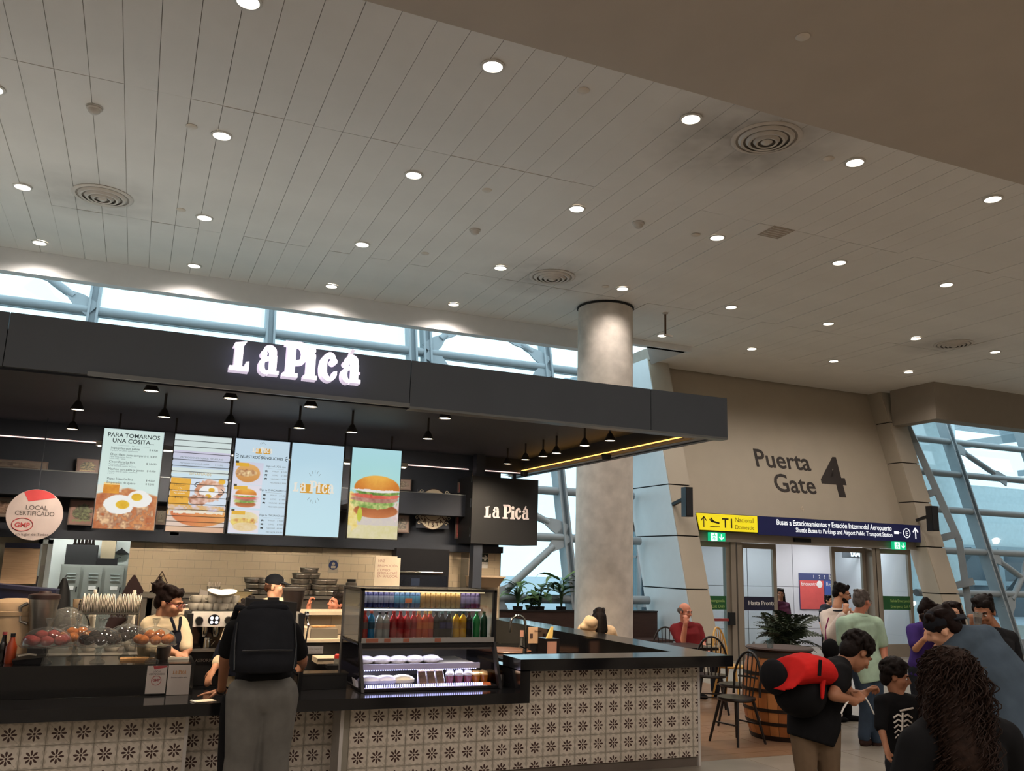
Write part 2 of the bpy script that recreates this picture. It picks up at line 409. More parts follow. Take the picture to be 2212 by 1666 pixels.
# light soffit wedge over the left jamb
struct('trim_6', MB().slab([(8.88, 14.2, 6.075), (9.79, 14.2, 6.075), (9.80, 15.5, 6.075)], (0, 0, .03)), mat('side_panel_white'))
nup = V((0, T, 1)).normalized(); m_ink = mat('dark_brown_vinyl', (44, 36, 32), .6)
def gtext(s, size, x, z, bold=.02, align='LEFT', width=1): 
    return text(s, size, (x, fy(z, PO+.45)-.006, z), X_, nup, m_ink, gw, 'lettering', bold, .002, align, width)
gtext('Puerta', .60, 14.05, 4.07, .012, 'RIGHT'); gtext('Gate', .60, 14.05, 3.53, .012, 'RIGHT'); gtext('4', 1.36, 14.27, 3.52, .02, 'LEFT', 1.08)
t = text('4', .2, (13.45, fy(3.1, PO+.45)-.006, 3.1), X_, nup, mat('faded_vinyl', (196, 182, 160), .6), gw, 'lettering', 0, .002)

# doors below the sign
DY = 14.95
m_dfr = mat('door_frame_aluminium', (148, 138, 126), .45, metal=.2, var=.03)
dr = struct('door_1', MB().box(10.3, 16.45, DY-.12, DY+.12, 2.4, 2.62), m_dfr)
MB().box(10.3, 16.45, DY-.13, DY-.12, 2.36, 2.42).build('track_lip', m_alu, dr)
MB().box(12.9, 13.35, DY-.16, DY-.13, 2.42, 2.5).build('motion_sensor', m_dark, dr)
def leaf(x0, x1, y, z1=2.36, fw=.09, nm='door_leaf'):
    mb = MB(); mb.box(x0, x0+fw, y-.03, y+.03, 0, z1); mb.box(x1-fw, x1, y-.03, y+.03, 0, z1); mb.box(x0+fw, x1-fw, y-.03, y+.03, z1-fw*1.2, z1); mb.box(x0+fw, x1-fw, y-.03, y+.03, 0, .28)
    o = mb.build(nm, m_dfr, dr)
    MB().box(x0+fw, x1-fw, y-.006, y+.006, .28, z1-fw*1.2).build('door_pane', m_glass, o)
    return o
leaf(10.32, 11.30, DY); leaf(11.66, 12.62, DY+.14); leaf(14.15, 15.12, DY+.14); leaf(15.35, 16.35, DY)
for x in (11.30, 11.46, 15.14, 15.24): MB().box(x, x+.12, DY-.08, DY+.2, 0, 2.4).build('door_post', m_dfr, dr)
m_green = mat('exit_band_green', (36, 92, 52), .5); m_navy = mat('band_navy', (30, 32, 58), .5); m_white = mat('sign_white', (235, 235, 232), .5)
def band(x0, x1, y, z0, z1, m): return MB().box(x0, x1, y-.02, y-.012, z0, z1).build('band', m, dr)
band(10.42, 11.2, DY, 1.0, 1.27, m_green); band(11.75, 12.53, DY+.14, .98, 1.26, m_navy); band(15.44, 16.26, DY, 1.02, 1.32, m_green)
def dtext(s, size, x, y, z, al='LEFT', m=None, b=.0): text(s, size, (x, y, z), X_, Z_, m or m_white, dr, 'lettering', b, .001, al)
dtext('Hasta Pronto', .13, 11.86, DY+.115, 1.09, b=.008)
dtext('Salida Emergencia', .085, 11.16, DY-.025, 1.15, 'RIGHT', mat('band_lime', (170, 205, 120), .5)); dtext('Emergency Exit Only', .085, 11.16, DY-.025, 1.04, 'RIGHT', mat('band_lime'))
dtext('Salida Emergencia', .085, 15.66, DY-.025, 1.19, 'LEFT', mat('band_lime')); dtext('Emergency Exit Only', .085, 15.66, DY-.025, 1.07, 'LEFT', mat('band_lime'))
MB().box(10.4, 11.25, DY-.1, DY-.06, .78, .83).build('push_bar', mat('push_bar_red', (150, 60, 60), .4), dr)
MB().box(11.2, 11.34, DY-.13, DY-.06, .7, .95).build('push_bar_housing', m_dark, dr)

# vestibule and outdoors beyond the doors and glass
m_ves = mat('vestibule_panel', (198, 198, 202), .5, var=.03, scale=1)
vs = struct('wall_vestibule', MB().box(12.4, 16.6, 17.6, 17.75, -.01, 2.75), m_joint)
for i in range(3):
    for j, (z0, z1) in enumerate(((0, .42), (.43, 1.42), (1.43, 2.75))):
        MB().box(12.42+i*1.4, 13.8+i*1.4, 17.55, 17.6, z0, z1).build('panel', m_ves, vs)
struct('trim_7', MB().box(9.9, 16.6, 15.2, 17.8, 2.75, 2.9), m_ceil2)
struct('trim_8', MB().box(16.5, 16.6, 15.2, 17.8, 0, 2.75), m_ves)
b = MB()
vw = struct('window_3', MB().box(9.9, 12.4, 17.55, 17.65, 2.6, 2.75), m_steel)
for x in (9.95, 10.7, 11.05, 11.9, 12.36): MB().box(x, x+.09, 17.55, 17.65, 0, 2.6).build('mullion', m_steel, vw)
for z in (.05, .9, 2.0): MB().box(9.9, 12.4, 17.57, 17.63, z, z+.06).build('glazing_bar', m_steel, vw)
MB().box(9.9, 12.4, 17.6, 17.61, .1, 2.6).build('pane', m_glass, vw)

for vx in (11.5, 13.8, 15.8):  # added area lights without fixtures, to brighten the vestibule
    l = bpy.data.lights.new('vestibule_fill', 'AREA'); l.size = .6; l.energy = 38; l.color = (.95, .97, 1); lo = bpy.data.objects.new('vestibule_fill', l); C.objects.link(lo); lo.location = (vx, 16.4, 2.72)
m_ext = mat('forecourt_paving', (165, 172, 180), .7)
struct('floor_forecourt', MB().box(-60, 90, 17.9, 120, -.3, -.05), m_ext)
# ================================================================ kiosk
m_blk = mat('black_quartz', (22, 22, 24), .12, var=.25, scale=60)
m_fas = mat('anthracite_panel', (80, 88, 98), .42, var=.05, scale=2)
m_kin = mat('kiosk_black_paint', (44, 50, 62), .6, var=.08, scale=3)
m_wtrim = mat('white_edge_trim', (205, 200, 195), .5)
m_chrome = mat('chrome', (200, 200, 198), .12, metal=1, var=.02)
m_ss = mat('brushed_stainless', (176, 172, 166), .3, metal=.9, var=.06, stretch=(1, 1, 14))
m_wht = mat('white_glaze', (228, 220, 204), .35, var=.02)
m_plasticblk = mat('black_plastic', (24, 24, 26), .4, var=.1)
FR = 7.19                                     # tiled face of the counter
# --- worktops
k = thing('black_worktop', 'long glossy black stone worktop stepping up to a raised bar at its right', 'worktop', (1.5, 7.2, 0))
MB().box(-6, 3.18, 6.94, 7.62, .657, .742).build('lower_slab', m_blk, k)
MB().box(3.09, 3.18, 6.94, 7.60, .742, .92).build('upstand', m_blk, k)
MB().box(3.09, 5.27, 6.94, 7.33, .912, 1.009).build('bar_top', m_blk, k)
MB().box(4.86, 5.27, 7.33, 12.2, .912, 1.009).build('return_top', m_blk, k)
MB().box(4.86, 4.90, 7.33, 12.2, .70, .912).build('return_upstand', m_blk, k)
MB().box(3.25, 4.86, 7.34, 7.9, .66, .70).box(4.1, 4.86, 7.9, 11.6, .66, .70).build('inner_worktop', m_blk, k)
# --- patterned tile front
def flower_tile():
    m = bpy.data.materials.new('flower_tile'); m.use_nodes = True; MATS['flower_tile'] = m
    N, L = m.node_tree.nodes, m.node_tree.links; b = N['Principled BSDF']; b.inputs['Roughness'].default_value = .45
    t = N.new('ShaderNodeTexCoord'); sp = N.new('ShaderNodeSeparateXYZ'); L.new(t.outputs['Object'], sp.inputs[0])
    def M(op, a, b_=None, c=None):
        n = N.new('ShaderNodeMath'); n.operation = op
        for i, v in enumerate((a, b_, c)):
            if v is None: continue
            if isinstance(v, (int, float)): n.inputs[i].default_value = v
            else: L.new(v, n.inputs[i])
        return n.outputs[0]
    x, z = sp.outputs['X'], sp.outputs['Z']
    r = M('SQRT', M('ADD', M('MULTIPLY', x, x), M('MULTIPLY', z, z)))
    th = M('ARCTAN2', z, x)
    c8 = M('COSINE', M('MULTIPLY', th, 8))
    q = M('DIVIDE', M('SUBTRACT', r, .0315), .0175); q2 = M('MULTIPLY', q, q)
    pet = M('GREATER_THAN', c8, M('ADD', M('SUBTRACT', M('MULTIPLY', q2, .9), .35), M('DIVIDE', M('SUBTRACT', r, .031), .04)))
    pet = M('MULTIPLY', pet, M('LESS_THAN', q2, 1.0))
    core = M('LESS_THAN', r, .0085)
    fl_ = M('MAXIMUM', pet, core)
    ax_, az_ = M('ABSOLUTE', x), M('ABSOLUTE', z)
    d = M('MAXIMUM', ax_, az_); tt = M('MINIMUM', ax_, az_)
    edge = M('ADD', .0680, M('MULTIPLY', M('COSINE', M('MULTIPLY', tt, 100)), .0062))
    edge = M('SUBTRACT', edge, M('MULTIPLY', M('GREATER_THAN', tt, .05), M('MULTIPLY', M('SUBTRACT', tt, .05), .75)))
    nb = N.new('ShaderNodeMapRange'); L.new(M('SUBTRACT', d, edge), nb.inputs[0]); nb.inputs[1].default_value = -.003; nb.inputs[2].default_value = .003; nb.inputs[3].default_value = 0; nb.inputs[4].default_value = .62
    oi = N.new('ShaderNodeObjectInfo'); odd = M('GREATER_THAN', oi.outputs['Random'], .5)
    dg = M('MULTIPLY', M('LESS_THAN', M('ABSOLUTE', M('ADD', x, z)), .0014), M('GREATER_THAN', r, .042))
    gl = M('MAXIMUM', nb.outputs[0], M('MULTIPLY', dg, odd))
    nz = N.new('ShaderNodeTexNoise'); nz.inputs['Scale'].default_value = 14; L.new(N.new('ShaderNodeNewGeometry').outputs['Position'], nz.inputs['Vector'])
    cr = N.new('ShaderNodeValToRGB'); cr.color_ramp.elements[0].color = lin((192, 182, 168))+(1,); cr.color_ramp.elements[1].color = lin((224, 214, 200))+(1,)
    L.new(nz.outputs['Fac'], cr.inputs['Fac'])
    m1 = N.new('ShaderNodeMix'); m1.data_type = 'RGBA'; L.new(M('MULTIPLY', gl, .8), m1.inputs['Factor']); L.new(cr.outputs['Color'], m1.inputs['A']); m1.inputs['B'].default_value = lin((142, 134, 118))+(1,)
    m2 = N.new('ShaderNodeMix'); m2.data_type = 'RGBA'; L.new(fl_, m2.inputs['Factor']); L.new(m1.outputs['Result'], m2.inputs['A']); m2.inputs['B'].default_value = lin((62, 34, 28))+(1,)
    L.new(m2.outputs['Result'], b.inputs['Base Color'])
    return m
m_tile = flower_tile()
cb = thing('counter_base', 'counter front clad in cream tiles with dark eight-petal flowers', 'counter', (1.5, 7.3, 0))
m_grout = mat('grout', (150, 144, 132), .9)
MB().box(3.1, 5.04, FR, 7.33, .085, .912).box(1.67, 3.1, FR, 7.6, .085, .657).box(4.9, 5.04, 7.33, 12.1, 0, .912).box(-6, .50, FR, 7.6, .05, .657).box(.50, 1.67, 7.46, 7.6, .05, .657).build('carcass', m_grout, cb)
MB().box(1.69, 5.03, FR+.01, 7.3, 0, .088).box(-6, .49, FR+.01, 7.3, 0, .05).build('kick_plate', mat('kick_plate_grey', (104, 94, 86), .5), cb)
for q_ in ((5.035, 5.06, FR-.012, FR+.01, 0, .912), (1.645, 1.672, FR-.012, 7.46, 0, .657), (.485, .51, FR-.012, 7.46, 0, .657)): MB().box(*q_).build('corner_trim', m_wtrim, cb)
P = .155; TV = {}
def tile_at(cx, cz, y, z0, z1, x0=-1, x1=-1):
    h0, h1 = max(-P/2+.0012, z0-cz), min(P/2-.0012, z1-cz)
    w0, w1 = max(-P/2+.0012, x0-cx), min(P/2-.0012, x1-cx)
    if h1-h0 < .015 or w1-w0 < .01: return
    key = tuple(round(v, 3) for v in (h0, h1, w0, w1))
    if key not in TV: TV[key] = MB().box(w0, w1, -.009, .002, h0, h1).mesh('tile', m_tile)
    piece('tile', TV[key], (cx, y, cz), cb).rotation_euler = (rnd.uniform(-.004, .004), 0, rnd.uniform(-.004, .004))
for i in range(22):
    for j in range(7):
        cx, cz = 1.80+P*i, .097+.155*j
        tile_at(cx, cz, FR, .088, .657 if cx < 3.15 else .912, 1.672, 5.036)
for i in range(10):
    for j in range(1, 5): tile_at(.425-P*i, .54-.155*(4-j), FR, .05, .657, -6, .485)
for i in range(8):
    for j in range(1, 5): tile_at(.566+P*i, .549-.155*(4-j), 7.46, .05, .657, .51, 1.66)

# --- canopy: fascia, side return, soffit
ca = thing('canopy', 'dark anthracite canopy fascia over the kiosk', 'canopy', (2, 7, 3.0))
for a, b_ in ((-6, -1.0), (-.994, 2.0), (2.006, 4.38), (4.386, 5.268)):
    MB().box(a, b_, 6.94, 7.0, 3.075, 3.472).build('fascia_panel', m_fas, ca)
for a, b_ in ((7.0, 9.5), (9.506, 12.2)): MB().box(5.20, 5.268, a, b_, 3.075, 3.472).build('fascia_panel', m_fas, ca)
MB().box(-6, 5.2, 7.0, 12.2, 3.30, 3.36).build('soffit', m_kin, ca)
MB().box(-6, 5.2, 7.0, 7.06, 3.06, 3.30).box(5.12, 5.2, 7.06, 12.1, 3.10, 3.30).build('inner_fascia', m_kin, ca)
MB().box(-6, 5.19, 8.3, 12.2, 3.362, 3.40).build('bounce_deck', mat('roof_board_grey', (188, 186, 182), .8), ca)  # unseen pale sheet, added to bounce light up to the ceiling
m_prof = mat('satin_profile', (120, 124, 126), .35, metal=.4)
MB().box(-.45, 2.0, 6.915, 6.94, 3.062, 3.095).box(2.006, 5.268, 6.935, 7.06, 3.056, 3.075).box(5.10, 5.268, 7.06, 12.1, 3.085, 3.10).build('edge_profile', m_prof, ca)
m_warm = mat('warm_led', (255, 200, 110), .5, emit=2.6, emitrgb=(255, 190, 95), var=.02)
MB().box(5.085, 5.10, 7.15, 12.05, 3.105, 3.14).build('led_line', m_warm, ca)
MB().box(5.02, 5.09, 7.15, 12.05, 3.10, 3.108).build('led_shelf', mat('gold_profile', (190, 150, 90), .4), ca)
for py in (9.0, 11.4): MB().lathe([(.0, -.06), (.05, -.05), (.06, 0), (.06, .02)], (5.06, py, 3.09), 12).build('dome_camera', m_plasticblk, ca, True)

# --- big sign letters: built from strokes, each letter its own mesh
def stroke(mb, pts, ws, y0, y1, O, U, k=6):
    P_ = crom(pts, k); n = len(P_); m = len(ws); L_, R_ = [], []
    for i, p in enumerate(P_):
        t = i/(n-1)*(m-1); a = int(min(t, m-2)); w = ws[a]+(ws[a+1]-ws[a])*(t-a)
        d = (P_[min(i+1, n-1)]-P_[max(i-1, 0)]).normalized(); nn = V((-d.y, d.x, 0)); L_.append(p+nn*w/2); R_.append(p-nn*w/2)
    for i in range(n-1): extr(mb, [R_[i], R_[i+1], L_[i+1], L_[i]], y0, y1, O, U)
def extr(mb, pts, y0, y1, O, U):
    f = lambda p, y: V((O[0]+p[0]*U, O[1]+y, O[2]+p[1]*U))
    mb.hexa([f(p, y0) for p in pts], [f(p, y1) for p in pts])
def disc(mb, c, r, y0, y1, O, U, n=18, sy=1): extr(mb, [(c[0]+r*math.cos(2*PI*i/n), c[1]+r*sy*math.sin(2*PI*i/n)) for i in range(n)], y0, y1, O, U)
def rect(mb, x0, x1, z0, z1, *a): extr(mb, [(x0, z0), (x1, z0), (x1, z1), (x0, z1)], *a)
def letter(ch, mb, *a):
    """old-style display letters on a unit cap height"""
    if ch == 'L':
        rect(mb, .11, .32, .06, .72, *a); rect(mb, .0, .50, 0, .12, *a)
        extr(mb, [(.06, .66), (.32, .70), (.40, .82), (.10, .76)], *a); extr(mb, [(.36, .1), (.50, .1), (.50, .28), (.42, .26)], *a)
    if ch == 'a':
        stroke(mb, [(.17, .60), (.20, .71), (.31, .74), (.40, .66), (.41, .5)], [.06, .08, .12, .16, .17], *a)
        rect(mb, .34, .51, .06, .52, *a); rect(mb, .30, .58, 0, .10, *a)
        stroke(mb, [(.36, .46), (.22, .42), (.12, .30), (.13, .12), (.23, .03), (.34, .10)], [.06, .09, .14, .15, .10, .05], *a)
        disc(mb, (.16, .55), .085, *a)
    if ch == 'P':
        rect(mb, .09, .31, .05, .95, *a); rect(mb, .0, .40, 0, .11, *a); rect(mb, .02, .34, .89, 1.0, *a)
        stroke(mb, [(.28, .945), (.46, .93), (.565, .80), (.575, .66), (.50, .48), (.28, .42)], [.10, .14, .17, .17, .14, .08], *a)
    if ch == 'i':
        rect(mb, .10, .31, .05, .68, *a); rect(mb, .02, .38, 0, .11, *a); rect(mb, .04, .31, .61, .71, *a); disc(mb, (.20, .82), .105, *a)
    if ch == 'c':
        stroke(mb, [(.42, .58), (.38, .70), (.27, .74), (.15, .60), (.12, .38), (.15, .16), (.28, .035), (.40, .09), (.46, .20)], [.05, .08, .12, .16, .18, .17, .12, .11, .09], *a)
        disc(mb, (.40, .55), .095, *a); extr(mb, [(.37, .14), (.50, .16), (.50, .28), (.40, .26)], *a)
    if ch == "'":
        extr(mb, [(.30, .78), (.38, .78), (.46, .96), (.36, .98)], *a)
WORD = [('L', 0, 0), ('a', .70, 0), ('P', 1.42, -.02), ('i', 1.98, -.03), ('c', 2.36, 0), ('a', 2.92, 0)]
def sign_word(root, O, U, y0, y1, m, xs=None, face=None):
    for i, (ch, dx, dz) in enumerate(WORD):
        x = xs[i] if xs else dx
        mb = MB(); OO = (O[0]+x*U, O[1], O[2]+dz*U); letter(ch, mb, y0, y1, OO, U)
        if i == 5: letter("'", mb, y0, y1, (OO[0]-.08*U, OO[1], OO[2]-.02*U), U)
        o = mb.build('letter', m, root)
        if face:
            mb = MB(); letter(ch, mb, y0-.006, y0, (OO[0]+.012*U, OO[1], OO[2]+.008*U), U*.965); mb.build('lit_face', face, o)
m_ret = mat('letter_return', (240, 232, 242), .4, emit=.7, emitrgb=(236, 222, 244))
m_face = mat('letter_face', (255, 252, 255), .4, emit=1.5, emitrgb=(255, 246, 255))
c0, c1 = at(493, 806, 6.86), at(775, 845, 6.86)
sg = thing('lit_sign', 'lit white three-dimensional shop letters reading La Picá on the dark fascia', 'sign', (1.4, 6.9, 3.2))
U_ = .335
tops = [0.0, .66, 1.27, 1.86, 2.37, 2.92]
sign_word(sg, (c0.x+.0, 6.86, 3.20), (c1.x-c0.x)/3.50, -.03, .075, m_ret, [0, .70, 1.38, 1.92, 2.34, 2.93], m_face)
MB().bar((1.55, 6.935, 3.3), (1.55, 6.9, 3.3), .02, .02).build('mounting_stub', m_ret, sg)

# --- header beam, back wall, shelves, post, box sign
BY = 11.85
kw = thing('kitchen_wall', 'kitchen back wall of cream brick-bond tiles below a black header', 'wall', (1.6, 11.9, 0))
MB().box(-.05, 3.42, BY, BY+.1, 0, 2.0).box(3.95, 4.92, BY, BY+.1, 0, 2.0).box(-6, -.95, BY, BY+.1, 0, 1.99).build('wall_backing', m_grout, kw)
MB().box(-6, 4.92, BY+.1, BY+.16, 1.95, 3.36).build('header', m_kin, kw)
MB().box(-6, 4.9, BY-.12, BY+.1, 1.94, 2.03).build('header_beam', m_kin, kw)
m_brick = mat('cream_wall_tile', (206, 190, 164), .3, var=.05, scale=2)
me_b = {}
def wtile(x0, x1, z, y=BY, p=kw):
    w = round(x1-x0, 3)
    if w < .02: return
    if w not in me_b: me_b[w] = MB().box(.0015, w-.0015, -.009, .004, .0015, .0985).mesh('wall_tile', m_brick)
    piece('wall_tile', me_b[w], (x0, y, z), p)
def brickfield(xa, xb, za, zb, y=BY):
    r = 0; z = zb-.1
    while z >= za-.01:
        x = xa-(.1 if r % 2 else 0)
        while x < xb-.01:
            wtile(max(x, xa), min(x+.2, xb), z, y); x += .2
        z -= .1; r += 1
brickfield(-.05, .12, 1.0, 1.93); brickfield(.12, 3.36, 1.05, 1.93); brickfield(3.98, 4.3, 1.2, 1.93); brickfield(4.42, 4.90, .95, 1.93)
# shelf bays above the header
sh = thing('wall_shelf', 'black wall shelves above the kitchen holding framed posters', 'shelf', (1.6, 11.6, 2.03))
MB().box(-6, 4.3, BY-.28, BY+.08, 2.43, 2.735).build('shelf_board', m_kin, sh)
m_led = mat('cool_led', (255, 225, 215), .5, emit=1.6, emitrgb=(255, 215, 205))
MB().box(-6, 4.26, BY-.29, BY-.28, 3.092, 3.104).box(4.45, 5.1, BY-.29, BY-.28, 3.092, 3.104).build('led_line', m_led, sh)
MB().box(-6, 5.12, BY-.28, BY-.2, 3.08, 3.3).build('pelmet', m_kin, sh)
MB().box(-6, 4.28, BY-.285, BY-.279, 2.725, 2.735).build('edge_strip', m_prof, sh)
po = tag(MB().box(4.30, 4.43, 11.35, 11.5, 0, 3.3).build('steel_post', m_kin), 'square black steel post between drinks cooler and hanging box sign', 'post')
bs = thing('box_sign', 'hanging black cube sign with white La Picá lettering beside the column', 'sign', (4.95, 11.5, 2.05))
o_ = at(1022, 1028, 11.3); p_ = at(1160, 1179, 11.3)
MB().box(o_.x, p_.x, 11.3, 11.9, p_.z, o_.z).build('box', mat('black_lacquer', (25, 26, 29), .5), bs)
MB().bar((o_.x+.2, 11.6, o_.z), (o_.x+.2, 11.6, 3.3), .04, .04).build('hanger', m_kin, bs); MB().bar((p_.x-.25, 11.6, o_.z), (p_.x-.25, 11.6, 3.3), .04, .04).build('hanger', m_kin, bs)
for z in (2.15, 2.55, 2.9): MB().box(o_.x-.006, o_.x, 11.32, 11.36, z, z+.12).build('side_trim', m_chrome, bs)
a_ = at(1046, 1118, 11.29); b_ = at(1141, 1122, 11.29)
sign_word(bs, (a_.x, 11.294, a_.z), (b_.x-a_.x)/3.42, -.004, .005, mat('white_print', (214, 204, 208), .6), [0, .60, 1.42, 2.0, 2.36, 2.90])

# --- five menu screens
def paint(w, h, fn):
    yy, xx = np.mgrid[0:h, 0:w]; x = (xx+.5)/w; y = (yy+.5)/h*(h/w)    # x in 0..1, y downward in width units
    return x, y, fn(x, y)
class Art:
    def __init__(s, w, asp, bgc):
        s.w = w; s.h = int(w*asp); yy, xx = np.mgrid[0:s.h, 0:s.w]; s.x = (xx+.5)/w; s.y = (yy+.5)/w
        s.c = np.ones((s.h, s.w, 3))*np.array(bgc)/255.; r = np.random.RandomState(3)
        def layer(k):
            g = r.rand(int(k*asp)+3, k+3); gx = s.x*k; gy = s.y*k; i = gx.astype(int); j = gy.astype(int); fx = gx-i; fy_ = gy-j
            fx = fx*fx*(3-2*fx); fy_ = fy_*fy_*(3-2*fy_)
            return (g[j, i]*(1-fx)+g[j, i+1]*fx)*(1-fy_)+(g[j+1, i]*(1-fx)+g[j+1, i+1]*fx)*fy_
        s.n = .5*layer(9)+.3*layer(21)+.2*layer(43); s.n2 = .6*layer(14)+.4*layer(33)
    def put(s, mask, col, a=1.):
        m = np.clip(mask, 0, 1)[..., None]*a; s.c = s.c*(1-m)+m*np.array(col)/255.
    def mix(s, mask, c1, c2, t):
        m = np.clip(mask, 0, 1)[..., None]; t = np.clip(t, 0, 1)[..., None]
        s.c = s.c*(1-m)+m*((1-t)*np.array(c1)+t*np.array(c2))/255.
    def el(s, cx, cy, rx, ry, wob=0.): return np.clip((1-np.sqrt(((s.x-cx)/rx)**2+((s.y-cy)/ry)**2)+wob*(s.n-.5))*min(rx, ry)*s.w*.7+.5, 0, 1)
    def rc(s, x0, x1, y0, y1): return ((s.x >= x0) & (s.x < x1) & (s.y >= y0) & (s.y < y1))*1.
    def band(s, x0, x1, y0, y1, wob=.03):
        w = wob*(s.n2-.5); return ((s.x > x0) & (s.x < x1) & (s.y > y0+w) & (s.y < y1+w*.8))*1.
    def burger(s, cx, cy, r, lettuce=True):
        k = s.n
        s.mix(s.el(cx, cy+.62*r, .92*r, .30*r), (150, 78, 42), (206, 128, 78), (s.y-cy-.35*r)/(.6*r)+.3*(k-.5))
        s.mix(s.el(cx-.04*r, cy+.34*r, .95*r, .2*r, .7), (92, 140, 60), (214, 214, 140), s.n2*1.3-.1)
        s.mix(s.el(cx, cy+.14*r, .98*r, .16*r, .3), (150, 96, 84), (206, 158, 142), s.n2)
        s.mix(s.el(cx, cy-.0*r, 1.0*r, .13*r, .3), (196, 66, 52), (230, 130, 110), k)
        s.mix(s.el(cx, cy-.13*r, .92*r, .12*r, .8), (70, 116, 44), (188, 200, 110), s.n2*1.4-.2)
        s.put(s.el(cx, cy-.24*r, .98*r, .12*r, .3), (236, 228, 226))
        top = s.el(cx, cy-.30*r, .95*r, .52*r)*(s.y < cy-.24*r+.08*r*(k-.5))
        s.mix(top, (236, 176, 74), (206, 122, 44), ((s.x-cx)/r)**2+(s.y-(cy-.7*r))/(.8*r)+.3*(s.n2-.5))
    def obj(s, name, x0, x1, z0, z1, y, parent, strength=1., rot=None):
        W_, H_ = s.w+1, s.h+1
        gx, gz = np.meshgrid(np.linspace(x0, x1, W_), np.linspace(z1, z0, H_))
        vs = np.stack([gx, np.full_like(gx, y), gz], -1).reshape(-1, 3)
        j, i = np.mgrid[0:s.h, 0:s.w]; a = (j*W_+i).ravel()
        fs = np.stack([a, a+W_, a+W_+1, a+1], -1)
        me = bpy.data.meshes.new(name); me.vertices.add(len(vs)); me.vertices.foreach_set('co', vs.ravel())
        me.loops.add(fs.size); me.loops.foreach_set('vertex_index', fs.ravel()); me.polygons.add(len(fs)); me.polygons.foreach_set('loop_start', np.arange(len(fs))*4)
        me.update(calc_edges=True)
        ca_ = me.color_attributes.new('print', 'FLOAT_COLOR', 'CORNER')
        l = np.where(s.c <= .04045, s.c/12.92, ((np.clip(s.c, 0, 1)+.055)/1.055)**2.4).reshape(-1, 3)
        col = np.repeat(np.concatenate([l, np.ones((len(l), 1))], 1), 4, 0); ca_.data.foreach_set('color', col.ravel().astype(np.float32))
        me.materials.append(printmat(strength)); o = bpy.data.objects.new(name, me); C.objects.link(o); return par(o, parent)
def printmat(strength):
    nm = 'backlit_print_%d' % int(strength*100) if strength else 'paper_print'
    if nm in MATS: return MATS[nm]
    m = bpy.data.materials.new(nm); m.use_nodes = True; MATS[nm] = m; N, L = m.node_tree.nodes, m.node_tree.links
    v = N.new('ShaderNodeVertexColor'); v.layer_name = 'print'; b = N['Principled BSDF']; b.inputs['Roughness'].default_value = .35
    if strength:
        b.inputs['Base Color'].default_value = (.01, .01, .01, 1); b.inputs['Specular IOR Level'].default_value = .2; L.new(v.outputs['Color'], b.inputs['Emission Color']); b.inputs['Emission Strength'].default_value = strength
    else: L.new(v.outputs['Color'], b.inputs['Base Color'])
    return m
SY = 9.8; SZ0, SZ1, SW = 2.032, 3.058, .582
XS = [-.415, .275, .895, 1.503, 2.184]
ASP = (SZ1-SZ0)/SW; RES = 120
def glyph(name, rgb):
    m = mat('glyph_'+name, rgb, .6, emit=.92, emitrgb=rgb); b = m.node_tree.nodes['Principled BSDF']
    for l in list(b.inputs['Base Color'].links): m.node_tree.links.remove(l)
    b.inputs['Base Color'].default_value = (.01, .01, .01, 1); b.inputs['Specular IOR Level'].default_value = .05; return m
g_dk = glyph('dark', (52, 58, 60)); g_gr = glyph('grey', (120, 132, 134)); g_or = glyph('amber', (216, 160, 60)); g_lt = glyph('cream', (236, 232, 220))
def screen(i, label, art, glow=.92):
    x0 = XS[i]
    t = thing('menu_screen', label, 'screen', (x0+SW/2, SY, SZ0), 'menu screens above the counter')
    MB().box(x0-.008, x0+SW+.008, SY+.002, SY+.06, SZ0-.008, SZ1+.008).build('housing', m_plasticblk, t)
    MB().box(x0+.1, x0+SW-.1, SY+.06, BY-.3, 2.45, 2.5).build('wall_arm', m_kin, t)
    art.obj('display', x0, x0+SW, SZ0, SZ1, SY, t, glow); return t
def st(t, i, s, u, v, size, m=g_dk, al='CENTER', b=.0, w=1): # text at width-units (u across, v down)
    text(s, size*SW, (XS[i]+u*SW, SY-.002, SZ1-v*SW), X_, Z_, m, t, 'lettering', b, .0004, al, w)
def rule(t, i, u0, u1, v, h=.004, m=g_gr): MB().box(XS[i]+u0*SW, XS[i]+u1*SW, SY-.0016, SY-.001, SZ1-(v+h)*SW, SZ1-v*SW).build('rule', m, t)
# 1: snacks menu
A = Art(RES, ASP, (212, 232, 226))
A.mix(A.rc(0, 1, 1.0, 1.8)*np.clip((A.y-1.02-.25*np.abs(A.x-.5))*30, 0, 1), (214, 150, 96), (176, 96, 60), A.n*1.6-.3)
A.put(A.rc(0, 1, 1.0, 1.12)*(A.x < .4), (236, 226, 208), .7); A.mix(A.rc(.1, .36, .97, 1.14), (232, 168, 60), (206, 124, 36), A.n2); A.put(A.rc(.1, .36, .96, .99), (244, 214, 150))
A.mix(A.el(.5, 1.52, .46, .26, .35)*(A.n2 > .42), (120, 66, 50), (236, 196, 150), A.n2*1.8-.4)
A.put(A.el(.38, 1.33, .24, .17, .25), (240, 240, 236)); A.put(A.el(.70, 1.22, .2, .15, .25), (240, 240, 236))
A.mix(A.el(.44, 1.33, .11, .075), (240, 206, 70), (214, 160, 30), A.n); A.mix(A.el(.66, 1.19, .09, .065), (240, 206, 70), (214, 160, 30), A.n)
A.put(A.rc(0, 1, 0, .012)+A.rc(0, .012, 0, 2)+A.rc(.988, 1, 0, 2), (150, 166, 176), .6)
t = screen(0, 'menu screen headed PARA TOMARNOS UNA COSITA with fried eggs, leftmost of five', A)
